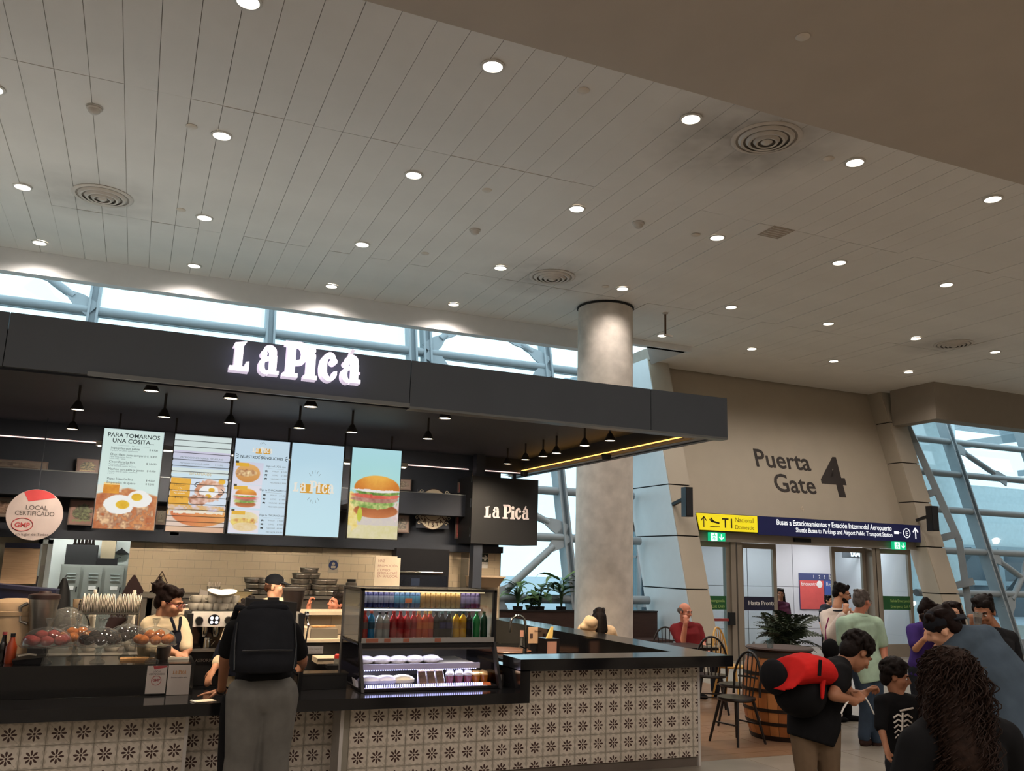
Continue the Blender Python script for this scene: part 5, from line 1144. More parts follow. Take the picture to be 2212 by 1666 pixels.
a = at(290, 1248, 11.5); t = thing('dark_cloth_bag', 'dark brown pointed cloth bag hanging left of the tiled wall', 'bag', a); mb = MB(); mb.loft([(a+V((0, 0, .03)), (.01, 0, 0), (0, .01, 0)), (a+V((.03, 0, -.10)), (.09, 0, -.05), (0, .05, 0)), (a+V((-.02, 0, -.28)), (.12, 0, -.03), (0, .06, 0)), (a+V((-.12, 0, -.48)), (.11, 0, 0), (0, .06, 0)), (a+V((-.22, 0, -.62)), (.05, 0, 0), (0, .04, 0))], 12); mb.build('cloth', mat('dark_brown_cloth', (52, 34, 34), .9), t, True); MB().bar(a+V((0, 0, .02)), a+V((0, .34, .03)), .012, .012).build('hook', m_chrome, t)
# round certificate disc hung from the header
a = at(75, 1112, 11.2); R_ = .285; t = thing('round_sign', 'round white hanging sign LOCAL CERTIFICADO with a red corner at the left', 'sign', a); m_dis = mat('disc_white', (176, 164, 165), .5)
MB().lathe([(0, 0), (R_, 0), (R_, .02), (0, .02)], a, 48, (0, 1, 0)).build('disc', m_dis, t); y = a.y-.003
mb = MB(); pts = [(R_*math.cos(q), R_*math.sin(q)) for q in [PI*(.30+.36*i/12) for i in range(13)]]+[(-.08, .145), (.19, .20)]; mb.slab([(a.x+p[0]*.99, y, a.z+p[1]*.99) for p in pts], (0, .002, 0)); mb.build('red_corner', mat('print_red', (176, 60, 66), .5), t)
text('LOCAL', .07, (a.x+.01, y-.001, a.z+.055), X_, Z_, m_pgrey, t, 'lettering', .014, .0005, 'CENTER'); text('CERTIFICADO', .07, (a.x, y-.001, a.z-.01), X_, Z_, m_pgrey, t, 'lettering', .014, .0005, 'CENTER', .9)
MB().tube([V((a.x-.11+.105*math.cos(q), y, a.z-.115+.072*math.sin(q))) for q in [2*PI*i/28 for i in range(29)]], .005, 5).build('stamp_ring', m_pink2, t); text('GMP', .075, (a.x-.11, y-.001, a.z-.145), X_, Z_, m_pink2, t, 'lettering', .02, .0005, 'CENTER'); text('un lugar de Todos', .045, (a.x, y-.001, a.z-.235), V((1, 0, .04)), Z_, m_pgrey, t, 'lettering', 0, .0005, 'CENTER')
MB().bar(a+V((0, .01, R_)), V((a.x, a.y+.01, 3.3)), .01, .01).build('hanger', m_kin, t)
# framed posters on the shelves
def poster(px0, py0, px1, py1, label, art, Y=BY-.02):
    a, b = at(px0, py0, Y), at(px1, py1, Y); t = thing('framed_poster', label, 'poster', (a.x, Y, b.z)); MB().box(a.x, b.x, Y, Y+.03, b.z, a.z).build('frame', mat('frame_taupe', (110, 96, 92), .6), t)
    art.obj('print', a.x+.015, b.x-.015, b.z+.015, a.z-.015, Y-.002, t, 0); return t
def art_abs(c0, c1, c2, seed, asp=1.2):
    A = Art(26, asp, c0); A.mix(A.el(.5, asp*.5, .38, asp*.36, .8), c1, c2, A.n2*1.6-.3); A.put(A.band(.1, .9, asp*.8, asp*.88), c2); return A
poster(-60, 988, 102, 1018, 'wide beige framed print on the top shelf at the far left', art_abs((120, 110, 104), (140, 128, 118), (90, 80, 76), 1, .3)); poster(167, 990, 212, 1025, 'small print half hidden on the upper shelf left of the first screen', art_abs((120, 100, 100), (70, 80, 84), (176, 160, 130), 2))
poster(152, 1079, 203, 1136, 'pinkish framed food print left of the first menu screen', art_abs((140, 108, 104), (60, 62, 54), (120, 130, 100), 3)); poster(-40, 1072, 36, 1118, 'brownish framed print behind the round white sign', art_abs((120, 110, 104), (150, 126, 112), (90, 70, 60), 4, .7)); poster(340, 1093, 357, 1134, 'narrow framed print between the first and second screens', art_abs((96, 88, 80), (70, 64, 60), (120, 116, 104), 5, 2))
poster(848, 1033, 888, 1060, 'framed print on the upper shelf right of the last screen', art_abs((150, 134, 130), (100, 92, 90), (170, 160, 150), 6, .9)); poster(848, 1112, 883, 1152, 'framed print on the lower shelf right of the last screen', art_abs((150, 134, 130), (80, 86, 90), (170, 160, 150), 7))
poster(990, 1042, 1001, 1065, 'narrow red print on the upper shelf beside the steel post', art_abs((170, 96, 92), (190, 110, 100), (120, 70, 70), 8, 2)); poster(985, 1115, 999, 1164, 'narrow red print on the lower shelf beside the steel post', art_abs((170, 96, 92), (110, 60, 60), (190, 110, 100), 9, 3))
# oval brewery sign behind the shelf board
ctr = at(936, 1100, BY-.03); t = thing('oval_sign', 'vintage oval cream sign reading CRISTAL on the back wall shelf', 'sign', ctr); m_cr = mat('cream_enamel', (200, 190, 170), .5); m_sep = mat('sepia', (74, 54, 46), .6)
def oval(rx, rz, y, m, nm): return MB().slab([ctr+V((rx*math.cos(2*PI*i/40), y, rz*math.sin(2*PI*i/40))) for i in range(40)], (0, .004, 0)).build(nm, m, t)
oval(.235, .29, 0, m_sep, 'rim'); oval(.225, .28, -.004, m_cr, 'oval_face'); oval(.15, .17, -.006, m_sep, 'inner_rim'); oval(.142, .16, -.008, m_cr, 'inner_face')
for i, ch in enumerate('CRISTAL'):
    an = PI*(1.19+.62*i/6); q = ctr+V((.215*math.cos(an), -.012, .25*math.sin(an))); up = V((-math.cos(an)*.6, 0, -math.sin(an))).normalized(); xd = up.cross(Y_)*-1; xd = V((up.z, 0, -up.x)); text(ch, .085, q, xd, up, m_sep, t, 'lettering', .02, .001, 'CENTER')
mb = MB()
for s in (-1, 1):
    for k_ in range(3): cc = ctr+V((s*(.2+.035*k_), -.004, -.20+.07*k_)); mb.tube([cc+V((.03*math.cos(q)*(1-q/9), 0, .03*math.sin(q)*(1-q/9))) for q in [i*.5 for i in range(14)]], .006, 5)
    for k_ in range(3): cc = ctr+V((s*(.19+.035*k_), -.004, .24-.03*k_)); mb.tube([cc+V((.028*math.cos(q)*(1-q/9), 0, .028*math.sin(q)*(1-q/9))) for q in [i*.5 for i in range(14)]], .006, 5)
mb.build('scrollwork', m_cr, t); MB().box(ctr.x-.24, ctr.x+.24, ctr.y+.004, ctr.y+.02, ctr.z-.27, ctr.z+.27).build('backing', m_kin, t)
# wall signs
a = at(349, 1248, BY-.012); t = thing('warning_sign', 'small triangular electric warning sticker on the tiled wall', 'sign', a); mb = MB(); s = .075; tri = [a+V((-s, 0, -s*.9)), a+V((s, 0, -s*.9)), a+V((0, 0, s))]; mb.slab(tri, (0, .003, 0)); mb.build('plate', mat('plate_tan', (190, 172, 140), .6), t)
mb = MB(); [mb.bar(tri[i]+V((0, -.002, 0)), tri[(i+1) % 3]+V((0, -.002, 0)), .012, .002, (0, 1, 0)) for i in range(3)]; mb.bar(a+V((.005, -.002, .025)), a+V((-.005, -.002, -.02)), .012, .002, (0, 1, 0)).bar(a+V((.01, -.002, -.012)), a+V((-.002, -.002, -.05)), .01, .002, (0, 1, 0)); mb.build('border', m_sep, t)
a = at(720, 1222, BY-.012); t = thing('hygiene_sign', 'round blue mandatory hygiene sign on the tiled wall', 'sign', a); MB().box(a.x-.07, a.x+.07, a.y, a.y+.004, a.z-.10, a.z+.075).build('plate', mat('plate_grey', (176, 166, 150), .5), t); MB().lathe([(0, 0), (.062, 0), (.062, .003)], a+V((0, -.004, .005)), 24, (0, 1, 0)).build('blue_disc', mat('safety_blue', (46, 62, 110), .5), t); MB().lathe([(0, 0), (.022, 0), (.022, .002)], a+V((0, -.006, .02)), 16, (0, 1, 0)).box(a.x-.03, a.x+.03, a.y-.006, a.y-.004, a.z-.035, a.z-.005).build('pictogram', mat('plate_grey'), t)
# oven / black cabinet, piers, arrow sign, beige hood
a, b = at(858, 1184, 11.6), at(969, 1270, 11.6); t = thing('wall_oven', 'tall black oven unit in the back wall left of the steel post', 'oven', ((a.x+b.x)/2, 11.7, 0)); MB().box(a.x, b.x, 11.62, 12.1, 0, a.z).build('casing', mat('oven_black', (24, 25, 30), .3), t); MB().box(a.x+.03, b.x-.03, 11.60, 11.62, .9, b.z+.16).build('door', mat('oven_glass', (22, 26, 36), .1), t); MB().tube([(a.x+.03, 11.585, b.z+.2), (b.x-.1, 11.585, b.z+.2)], .012, 8).build('handle', m_chrome, t, True); MB().lathe([(0, 0), (.02, 0), (.02, .015)], (b.x-.18, 11.62, b.z+.06), 14, (0, -1, 0)).build('dial', m_chrome, t); MB().box(a.x+.22, a.x+.34, 11.597, 11.6, b.z+.02, b.z+.12).build('display', mat('dim_display', (40, 50, 70), .3, emit=.1), t)
a, b = at(1036, 1196, BY-.012), at(1054, 1215, BY-.012); t = thing('arrow_sign', 'black and white right-arrow escape sign on the tiled pier', 'sign', (a.x, a.y, b.z)); MB().box(a.x, b.x, a.y, a.y+.004, b.z, a.z).build('plate', mat('sign_dark_green', (44, 54, 48), .5), t); w, h = b.x-a.x, a.z-b.z; zc = (a.z+b.z)/2; y = a.y-.002
mb = MB(); mb.bar((a.x+.1*w, y, zc), (b.x-.15*w, y, zc), .2*h, .002, (0, 1, 0)).bar((b.x-.1*w, y, zc), (b.x-.42*w, y, zc+.3*h), .18*h, .002, (0, 1, 0)).bar((b.x-.1*w, y, zc), (b.x-.42*w, y, zc-.3*h), .18*h, .002, (0, 1, 0)); mb.build('arrow', m_white, t); MB().box(a.x, b.x, a.y+.001, a.y+.005, b.z-.085, b.z).build('caption_plate', m_white, t); text('VÍA DE EVACUACIÓN', .014, ((a.x+b.x)/2, a.y-.001, b.z-.03), X_, Z_, m_pgrey, t, 'lettering', 0, .0004, 'CENTER')
a, b = at(1024, 1247, 11.5), at(1087, 1270, 11.5); t = thing('wall_dispenser', 'beige slanted hood-shaped box on the tiled pier under the arrow sign', 'dispenser', (a.x, 11.5, b.z)); MB().hexa([(a.x+.02, 11.6, b.z), (b.x-.04, 11.6, b.z), (b.x-.04, 11.84, b.z), (a.x+.02, 11.84, b.z)], [(a.x, 11.45, a.z), (b.x, 11.45, a.z), (b.x, 11.84, a.z), (a.x, 11.84, a.z)]).build('hood', mat('beige_enamel', (186, 164, 138), .5), t); MB().box(a.x-.01, b.x+.01, 11.44, 11.84, a.z, a.z+.015).build('lid', mat('beige_enamel'), t)
a, b = at(811, 1201, 11.3), at(855, 1268, 11.3); t = thing('paper_notice', 'tall white paper notice standing on the pass shelf by the black oven', 'sign', (a.x, 11.3, b.z)); MB().box(a.x, b.x, 11.3, 11.31, b.z, a.z).build('sheet', mat('paper_cream', (222, 208, 186), .7), t)
for v, s in ((.2, 'HAZ'), (.36, 'PROMOCIÓN'), (.5, 'COMBO'), (.6, 'BEBIDA CAFÉ'), (.7, 'EN SU LOCAL')): text(s, .045, (a.x+.04, 11.298, a.z-v*(a.z-b.z)), X_, Z_, mat('faded_red', (176, 130, 120), .6), t)
MB().box(b.x-.003, b.x+.05, 11.31, 11.35, b.z, a.z-.02).build('side_sheet', mat('paper_cream'), t); MB().box(a.x+.03, b.x-.03, 11.31, 11.40, 1.331, b.z).build('stand', m_ss, t)
# pass counter: upper shelf, splash tiles, lower shelf
pc = thing('pass_counter', 'steel pass counter with tiled splashback in front of the back kitchen', 'counter', (1.9, 9.8, 0)); MB().box(.45, 2.95, 9.62, 10.1, 1.20, 1.235).build('upper_shelf', mat('pale_steel', (196, 180, 156), .4), pc); MB().box(.45, 2.95, 9.76, 9.84, 0, 1.2).build('splash_backing', m_grout, pc); MB().box(.45, 2.95, 9.2, 9.76, .955, .985).build('lower_shelf', mat('pale_steel'), pc); MB().box(.45, 2.95, 9.22, 9.70, 0, .95).build('front_panel', m_plasticblk, pc)
me_sp = MB().box(.002, .228, -.01, 0, .002, .098).mesh('splash_tile', m_brick)
for i in range(11):
    for j in range(2): piece('splash_tile', me_sp, (.45+i*.23, 9.758, .99+j*.1), pc)
bk = thing('back_shelf', 'steel kitchen shelf against the tiled wall carrying round pans', 'shelf', (1.6, 11.5, 0)); MB().box(.12, 3.35, 11.25, 11.8, 1.29, 1.33).build('top', m_ss, bk); MB().box(.12, 3.35, 11.3, 11.8, .9, 1.28).build('under_panel', m_ss, bk)
for x in (.2, 1.7, 3.25): MB().box(x, x+.06, 11.3, 11.36, 0, 1.29).build('leg', m_ss, bk)
# round pans in piles
pan = None; rr = random.Random(11); PZ = 1.331
m_pan = mat('pan_aluminium', (190, 184, 176), .28, metal=.9, var=.08)
spots_ = [(px, lv) for px, n_ in ((548, 3), (562, 2), (577, 3), (630, 2), (648, 4), (668, 5), (690, 3), (708, 3), (724, 2), (740, 2)) for lv in range(n_)]
for n_, (px, lv) in enumerate(spots_):
    q = pt(px+(n_ % 2)*3, 11.42+.1*((px//2) % 3), PZ+.069*lv)
    if pan is None:
        pan = thing('round_pan', 'round aluminium pan in the piles on the back kitchen shelf', 'pan', (0, 0, 0), 'pans piled on the back shelf'); MB().lathe([(0, .002), (.10, .002), (.112, .01), (.118, .06), (.124, .062), (.124, .066), (.112, .064), (.105, .012), (0, .010)], (0, 0, 0), 22).build('pan_body', m_pan, pan, True); MB().lathe([(.119, .045), (.121, .05), (.119, .055)], (0, 0, 0), 22).build('bead', m_pan, pan, True); pk = snap(pan); pan.location = q
    else: dup(pan, pk, q)
for px, lab, c_ in ((870-90, 'crumpled foil parcel on the pass shelf, left one', 0), (800, 'crumpled foil parcel on the pass shelf beside the paper notice', 1), (757, 'grey lidded jar on the shelf above the drinks cooler', 2)):
    q = pt(px, 11.4, 1.331)
    if c_ < 2:
        t = thing('foil_parcel', lab, 'parcel', q); MB().ell(q+V((0, 0, .05)), (.10, .07, .05), n=10, m=6).build('foil', m_ss, t, True); MB().ell(q+V((.05, 0, .08)), (.03, .03, .03), n=7, m=5).build('twist', m_ss, t, True)
    else:
        t = lat('grey_jar', lab, 'jar', q, [(0, .001), (.07, .001), (.07, .16), (.05, .18), (0, .18)], mat('jar_grey', (92, 86, 80), .4)); MB().lathe([(.055, .18), (.055, .21), (0, .21)], q, 16).build('lid', m_dark, t)
# takeaway stuff over the espresso machine
q = pt(455, 10.6, 1.26); sp = thing('wall_rack', 'pale shelf with takeaway boxes behind the coffee machine', 'shelf', pt(470, 10.7, 1.2)); MB().box(xat(425, 10.5, 1.25), xat(545, 10.5, 1.25), 10.5, 10.95, 1.22, 1.25).build('board', mat('pale_steel'), sp); MB().box(xat(425, 10.5, 1.2), xat(545, 10.5, 1.2), 10.52, 10.9, 0, 1.22).build('cabinet', m_wall, sp)
for k_ in range(5):
    q = pt(519+.4*k_, 10.6, 1.251+.024*k_); t = thing('takeaway_box', 'cream takeaway box in the stack behind the coffee cups', 'box', q, 'stacked takeaway boxes'); MB().hexa([q+V(p) for p in ((-.09, -.07, 0), (.09, -.07, 0), (.09, .07, 0), (-.09, .07, 0))], [q+V(p) for p in ((-.115, -.09, .05), (.115, -.09, .05), (.115, .09, .05), (-.115, .09, .05))]).build('tray', mat('pulp_cream', (222, 204, 160), .7), t); MB().box(q.x-.118, q.x+.118, q.y-.093, q.y+.093, q.z+.046, q.z+.05).build('rim', mat('pulp_cream'), t)
q = pt(458, 10.6, 1.251); t = lat('straw_jar', 'clear jar of plastic straws behind the coffee cups', 'jar', q, [(.05, .001), (.055, .02), (.075, .2), (.07, .2), (.05, .02)], m_clear)
mb = MB()
for k_ in range(22): a = k_*2.4; mb.tube([q+V((.02*math.cos(a), .02*math.sin(a), .01)), q+V((.07*math.cos(a), .06*math.sin(a), .25))], .004, 5)
o = mb.build('straws', mat('straw_white', (220, 206, 190), .5), t); o['kind'] = 'stuff'
for px, lab, m in ((437, 'small white carton left of the straw jar', m_paper), (482, 'dark grey dispenser between straw jar and takeaway boxes', mat('jar_grey')), (492, 'second dark dispenser just left of the takeaway boxes', mat('jar_grey'))):
    q = pt(px, 10.62, 1.251); t = thing('dispenser', lab, 'dispenser', q); MB().hexa([q+V(p) for p in ((-.05, -.05, 0), (.05, -.05, 0), (.05, .05, 0), (-.05, .05, 0))], [q+V(p) for p in ((-.04, -.05, .17), (.05, -.05, .14), (.05, .05, .14), (-.04, .05, .17))]).build('case', m, t); MB().box(q.x-.03, q.x+.03, q.y-.055, q.y-.05, q.z+.03, q.z+.09).build('front_slot', m_dark, t)
# espresso machine
ex0, ex1, EY = .50, 1.46, 8.15
em = thing('espresso_machine', 'wide chrome and black espresso machine facing the counter', 'coffee machine', ((ex0+ex1)/2, EY+.25, .70)); mt = thing('machine_table', 'black cabinet under the espresso machine', 'cabinet', ((ex0+ex1)/2, EY+.3, 0)); MB().box(ex0-.06, ex1+.06, EY-.02, EY+.62, .0, .70).build('carcass', m_plasticblk, mt); MB().box(ex0-.02, ex1+.02, EY-.035, EY-.02, .45, .68).build('drawer', m_plasticblk, mt); MB().box(ex0, ex1, EY-.05, EY-.035, .645, .66).build('handle', m_ss, mt)
MB().box(ex0, ex1, EY+.0, EY+.5, .705, 1.0).build('lower_body', m_plasticblk, em); MB().hexa([(ex0, EY+.0, 1.19), (ex1, EY+.0, 1.19), (ex1, EY+.5, 1.19), (ex0, EY+.5, 1.19)], [(ex0+.02, EY+.06, 1.315), (ex1-.02, EY+.06, 1.315), (ex1-.02, EY+.5, 1.315), (ex0+.02, EY+.5, 1.315)]).build('upper_body', m_ss, em); MB().box(ex0, ex1, EY+.3, EY+.5, 1.0, 1.19).build('back_splash', mat('mirror_dark', (90, 80, 76), .15, metal=.8), em)
MB().box(ex0-.02, ex1+.02, EY-.04, EY+.5, .985, 1.005).build('drip_tray', m_ss, em); MB().box(ex0-.02, ex0+.03, EY+.0, EY+.5, 1.0, 1.3).build('side_panel', m_plasticblk, em); MB().box(ex1-.03, ex1+.02, EY+.0, EY+.5, 1.0, 1.3).build('side_panel', m_plasticblk, em)
def epx(px): return xat(px, EY, 1.25)
for px in (431, 494): MB().lathe([(0, -.035), (.03, -.035), (.034, 0)], (epx(px), EY+.022, 1.243), 18, (0, 1, 0)).build('knob', m_plasticblk, em, True)
MB().lathe([(0, -.014), (.048, -.014), (.05, 0)], (epx(463), EY+.02, 1.245), 24, (0, 1, 0)).build('button_ring', m_plasticblk, em)
mb = MB()
for i in (-1, 1):
    for j in (-1, 1): mb.lathe([(0, -.004), (.014, -.004), (.014, 0)], (epx(463)+.02*i, EY+.008, 1.245+.018*j), 10, (0, 1, 0))
mb.build('lit_buttons', mat('button_white', (230, 235, 255), .4, emit=1.6), em)
for px in (445, 470): MB().lathe([(.035, .09), (.035, .03), (.02, .0), (.0, .0)], (epx(px), EY+.1, 1.10), 14).build('group_head', m_chrome, em, True)
text('ASTORIA', .035, (epx(430), EY-.003, .90), X_, Z_, m_ss, em, 'lettering', .02, .001)
MB().tube([(ex1+.05, EY+.1, 1.28), (ex1+.06, EY+.0, 1.2), (ex1+.04, EY-.02, 1.05)], .008, 8).build('steam_wand', m_chrome, em, True); MB().lathe([(0, 0), (.03, 0), (.03, .03), (0, .03)], (ex1+.03, EY+.05, 1.29), 12, (1, 0, 0)).build('valve_knob', m_chrome, em, True)
q = V((epx(452), EY+.12, 1.006)); t = lat('steel_pitcher', 'small steel milk pitcher on the coffee machine drip tray', 'pitcher', q, [(0, .001), (.045, .001), (.04, .06), (.035, .085), (.033, .085), (.038, .06), (0, .01)], m_chrome); MB().tube([q+V((.04, 0, .07)), q+V((.075, 0, .06)), q+V((.045, 0, .02))], .006, 6).build('handle', m_chrome, t, True)
cup = None; n_ = 0
for lv, xs in ((0, [417, 433, 449, 465, 481, 497, 512, 527]), (1, [424, 441, 457, 473, 489, 505])):
    for px in xs:
        q = pt(px, EY+.2+.02*(n_ % 2), 1.316+.065*lv); n_ += 1
        if cup is None:
            cup = thing('coffee_cup', 'white coffee cup piled on top of the espresso machine', 'cup', (0, 0, 0), 'cups on the espresso machine'); MB().lathe([(0, .001), (.03, .001), (.046, .03), (.05, .064), (.047, .064), (.042, .03), (0, .008)], (0, 0, 0), 18).build('bowl', m_wht, cup, True); MB().tube([V((-.045, 0, .05)), V((-.072, 0, .045)), V((-.068, 0, .02)), V((-.038, 0, .02))], .005, 6).build('handle', m_wht, cup, True); pk = snap(cup); cup.location = q
        else: dup(cup, pk, q, rnd.uniform(-1.5, 1.5))
for px, r in ((470, .3), (488, -.2)):
    q = pt(px, EY+.2, 1.447); t = thing('oval_dish', 'white oval dish lying across the coffee cups, %s one' % ('left' if px < 480 else 'right'), 'dish', q); MB().lathe([(0, .001), (.06, .001), (.1, .03), (.097, .033), (.06, .008), (0, .008)], q, 20).build('dish', m_wht, t, True); MB().lathe([(.045, .0), (.05, .0), (.05, .004)], q, 16).build('foot_ring', m_wht, t); t.rotation_euler = (.2, r*.6, 0)
# grinder hopper, till screen, card reader
q = pt(622, 8.3, .70); t = thing('coffee_grinder', 'coffee grinder with a smoky hopper full of beans beside the till screen', 'grinder', q); MB().box(q.x-.1, q.x+.1, q.y-.05, q.y+.2, .705, 1.28).build('grinder_body', m_plasticblk, t); MB().lathe([(.06, .58), (.075, .63), (.10, .78), (.10, .80), (0, .80)], q+V((0, .05, 0)), 20).build('hopper', mat('smoky_plastic'), t, True); MB().lathe([(.105, .80), (.105, .825), (0, .83)], q+V((0, .05, 0)), 20).build('hopper_lid', mat('jar_grey'), t, True)
a, b = at(531, 1293, 7.72), at(640, 1326, 7.72); a2 = at(531, 1293, 7.72)
t = thing('till_screen', 'black till monitor on the counter behind the customer\'s backpack', 'monitor', ((a.x+b.x)/2, 7.72, .742)); z1 = at(560, 1292, 7.72).z; z2 = at(636, 1302, 7.72).z
MB().slab([(a.x, 7.72, z1-.26), (b.x, 7.72, z2-.26), (b.x, 7.72, z2), (a.x, 7.72, z1)], (0, .035, 0)).build('panel', m_plasticblk, t); xm = (a.x+b.x)/2; MB().box(xm-.03, xm+.03, 7.76, 7.80, .742, z2-.1).build('neck', m_plasticblk, t); MB().box(xm-.12, xm+.12, 7.64, 7.86, .742, .757).build('foot', m_plasticblk, t); MB().box(xm-.03, xm+.06, 7.715, 7.76, z2+.015, z2+.04).build('camera_bump', m_plasticblk, t)
# black cabinet, card reader, price label, receipt, ketchup
a, b = at(652, 1397, 9.19), at(698, 1413, 9.19); t = thing('label_plate', 'silver printed label on the black cabinet front right of the customer', 'label', (a.x, 9.19, b.z)); MB().box(a.x, b.x, 9.205, 9.22, b.z, a.z).build('plate', mat('label_silver', (120, 120, 126), .5), t)
for k_, s in enumerate(('PAGO CON TARJETA', 'Y EFECTIVO AQUÍ')): text(s, .021, ((a.x+b.x)/2, 9.203, a.z-.035-.03*k_), X_, Z_, m_pgrey, t, 'lettering', 0, .0005, 'CENTER')
tb = thing('till_cabinet', 'low black cabinet on the counter right of the customer', 'cabinet', (1.55, 7.55, .742)); a, b = at(640, 1458, 7.5), at(745, 1490, 7.5); MB().box(a.x, b.x, 7.45, 7.62, .743, a.z).build('carcass', m_plasticblk, tb); MB().box(a.x-.01, b.x+.01, 7.44, 7.63, a.z, a.z+.015).build('lid', m_blk, tb)
a, b = at(686, 1423, 8.9), at(735, 1434, 8.9); t = thing('steel_ledge', 'short steel ledge below the label plate', 'ledge', (a.x, 8.9, b.z)); MB().box(a.x, b.x, 8.9, 9.2, b.z, a.z).build('front', mat('pale_steel'), t); MB().box(a.x, b.x, 8.89, 8.9, a.z-.012, a.z).build('lip', m_ss, t)
q = at(727, 1436, 8.85); t = lat('sauce_shaker', 'small clear shaker with a red cap near the drinks cooler', 'shaker', q, [(0, 0), (.03, 0), (.03, .05), (.02, .07), (0, .07)], m_clear); MB().lathe([(.026, .06), (.026, .09), (.015, .1), (0, .1)], q, 14).build('cap', mat('cap_red', (190, 50, 44), .4), t); MB().box(q.x-.1, q.x+.1, 8.8, 9.2, q.z-.03, q.z-.001).build('ledge', m_plasticblk, t)
q = at(655, 1432, 7.3); t = thing('card_reader', 'grey card reader at the customer\'s right hand', 'card reader', q); MB().obox(q, (1, 0, .0), (0, .6, -.8), (0, .8, .6), .03, .055, .012).build('case', mat('reader_grey', (110, 106, 106), .4), t); MB().obox(q+V((0, -.01, .02)), (1, 0, 0), (0, .6, -.8), (0, .8, .6), .022, .02, .013).build('display', mat('reader_display', (190, 200, 210), .3, emit=.4), t); MB().bar(q+V((0, .05, -.02)), V((q.x, q.y+.1, .745)), .03, .03).build('stand', m_plasticblk, t)
# steel box with a wooden paddle on the pass
a, b = at(670, 1358, 9.35), at(727, 1372, 9.35); t = thing('steel_box', 'flat steel box on the lower pass shelf', 'box', (a.x, 9.35, .985)); MB().box(a.x, b.x, 9.3, 9.62, .986, a.z).build('case', mat('steel_grey', (150, 140, 126), .4, metal=.5), t); MB().box(a.x-.06, a.x-.005, 9.3, 9.6, .986, a.z+.01).build('side_flap', mat('pale_steel'), t)
t = thing('wooden_paddle', 'long wooden paddle lying on the flat steel box', 'paddle', (a.x+.1, 9.45, a.z+.002)); MB().bar((a.x+.05, 9.42, a.z+.016), (b.x+.0, 9.48, a.z+.014), .03, .018).build('handle', mat('beech'), t); MB().obox((a.x+.1, 9.42, a.z+.016), (1, 0, 0), (0, 1, 0), (0, 0, 1), .07, .045, .009).build('blade', mat('beech'), t)

# ---- drinks cooler on the worktop
x0, x1, yf, yb = 1.80, 3.03, 7.36, 8.05
cz0, cz1 = .745, 1.56
dc = thing('drinks_cooler', 'black glass-fronted drinks cooler with two lit levels on the worktop', 'cooler', ((x0+x1)/2, 7.7, cz0)); m_cf = mat('cooler_frame', (26, 24, 26), .35); m_cin = mat('cooler_interior', (50, 52, 70), .4)
MB().box(x0, x1, yb, yb+.03, cz0, cz1).build('back_panel', mat('cooler_back', (84, 80, 78), .4), dc); MB().box(x0, x1, 7.22, yb, cz0, cz0+.02).build('bottom', m_cf, dc)
for x in (x0, x1-.025):
    MB().slab([(x, yf, 1.10), (x, yf+.05, 1.10), (x, yf+.05, cz1), (x, yf, cz1)], (.025, 0, 0)).build('front_post', m_cf, dc); MB().slab([(x, 7.18, cz0), (x, 7.24, cz0), (x, yf+.05, 1.12), (x, yf, 1.12)], (.025, 0, 0)).build('slanted_post', m_cf, dc)
    MB().box(x, x+.025, yf, yb, cz1-.02, cz1).build('top_rail', m_cf, dc); MB().slab([(x+.01, 7.24, cz0+.02), (x+.01, yb, cz0+.02), (x+.01, yb, 1.09), (x+.01, yf+.05, 1.09)], (.006, 0, 0)).build('lower_side_glass', glassmat('cooler_side_glass', (150, 146, 150)), dc); MB().slab([(x+.01, yf+.05, 1.12), (x+.01, yb, 1.12), (x+.01, yb, cz1-.02), (x+.01, yf+.05, cz1-.02)], (.006, 0, 0)).build('upper_side_glass', m_clear, dc)
MB().box(x0, x1, yf, yf+.02, cz1-.02, cz1).build('top_front_rail', m_cf, dc); MB().box(x0+.02, x1-.02, yf+.02, yb, cz1-.014, cz1-.004).build('top_glass', glassmat('cooler_top_glass', (225, 220, 210), .12, .12), dc); MB().box(x0+.025, x1-.025, yf+.006, yf+.012, 1.135, cz1-.02).build('front_glass', glassmat('cooler_front_glass', (242, 244, 244), .05), dc)
MB().box(x0+.02, x1-.02, yf+.01, yb, 1.10, 1.128).build('bottle_shelf', m_cf, dc); MB().box(x0+.02, x1-.02, yf-.012, yf+.01, 1.115, 1.155).build('price_rail', mat('rail_grey', (170, 166, 160), .4), dc); MB().box(x0, x1, yf-.005, yf+.03, 1.075, 1.10).build('dark_rail', m_cf, dc); MB().box(x0+.02, x1-.04, yf+.0, yf+.03, 1.055, 1.072).build('grey_rail', mat('jar_grey'), dc); MB().box(2.36, 2.46, yf-.004, yf+.02, 1.035, 1.056).build('handle', mat('jar_grey'), dc)
for k_, px in enumerate((790, 803, 829, 870, 938)): MB().box(xat(px, yf, 1.13), xat(px+13, yf, 1.13), yf-.016, yf-.012, 1.12, 1.15).build('price_tag', mat('tag_terracotta', (170, 104, 80), .5), dc)
MB().box(x0+.03, x1-.1, yf+.09, yb, 1.388, 1.396).build('can_shelf', m_clear, dc)
m_cool = mat('cooler_led', (235, 245, 255), .4, emit=2.2, emitrgb=(225, 240, 255)); m_vio = mat('violet_led', (200, 200, 255), .4, emit=2.6, emitrgb=(190, 196, 255)); m_wled = mat('warm_cooler_led', (255, 230, 190), .4, emit=1.6, emitrgb=(255, 226, 180))
MB().box(x0+.04, x1-.12, yf+.085, yf+.095, 1.376, 1.387).build('led_strip', m_cool, dc); MB().box(x0+.04, x1-.1, yf+.05, yf+.06, cz1-.03, cz1-.022).build('led_strip', m_wled, dc)
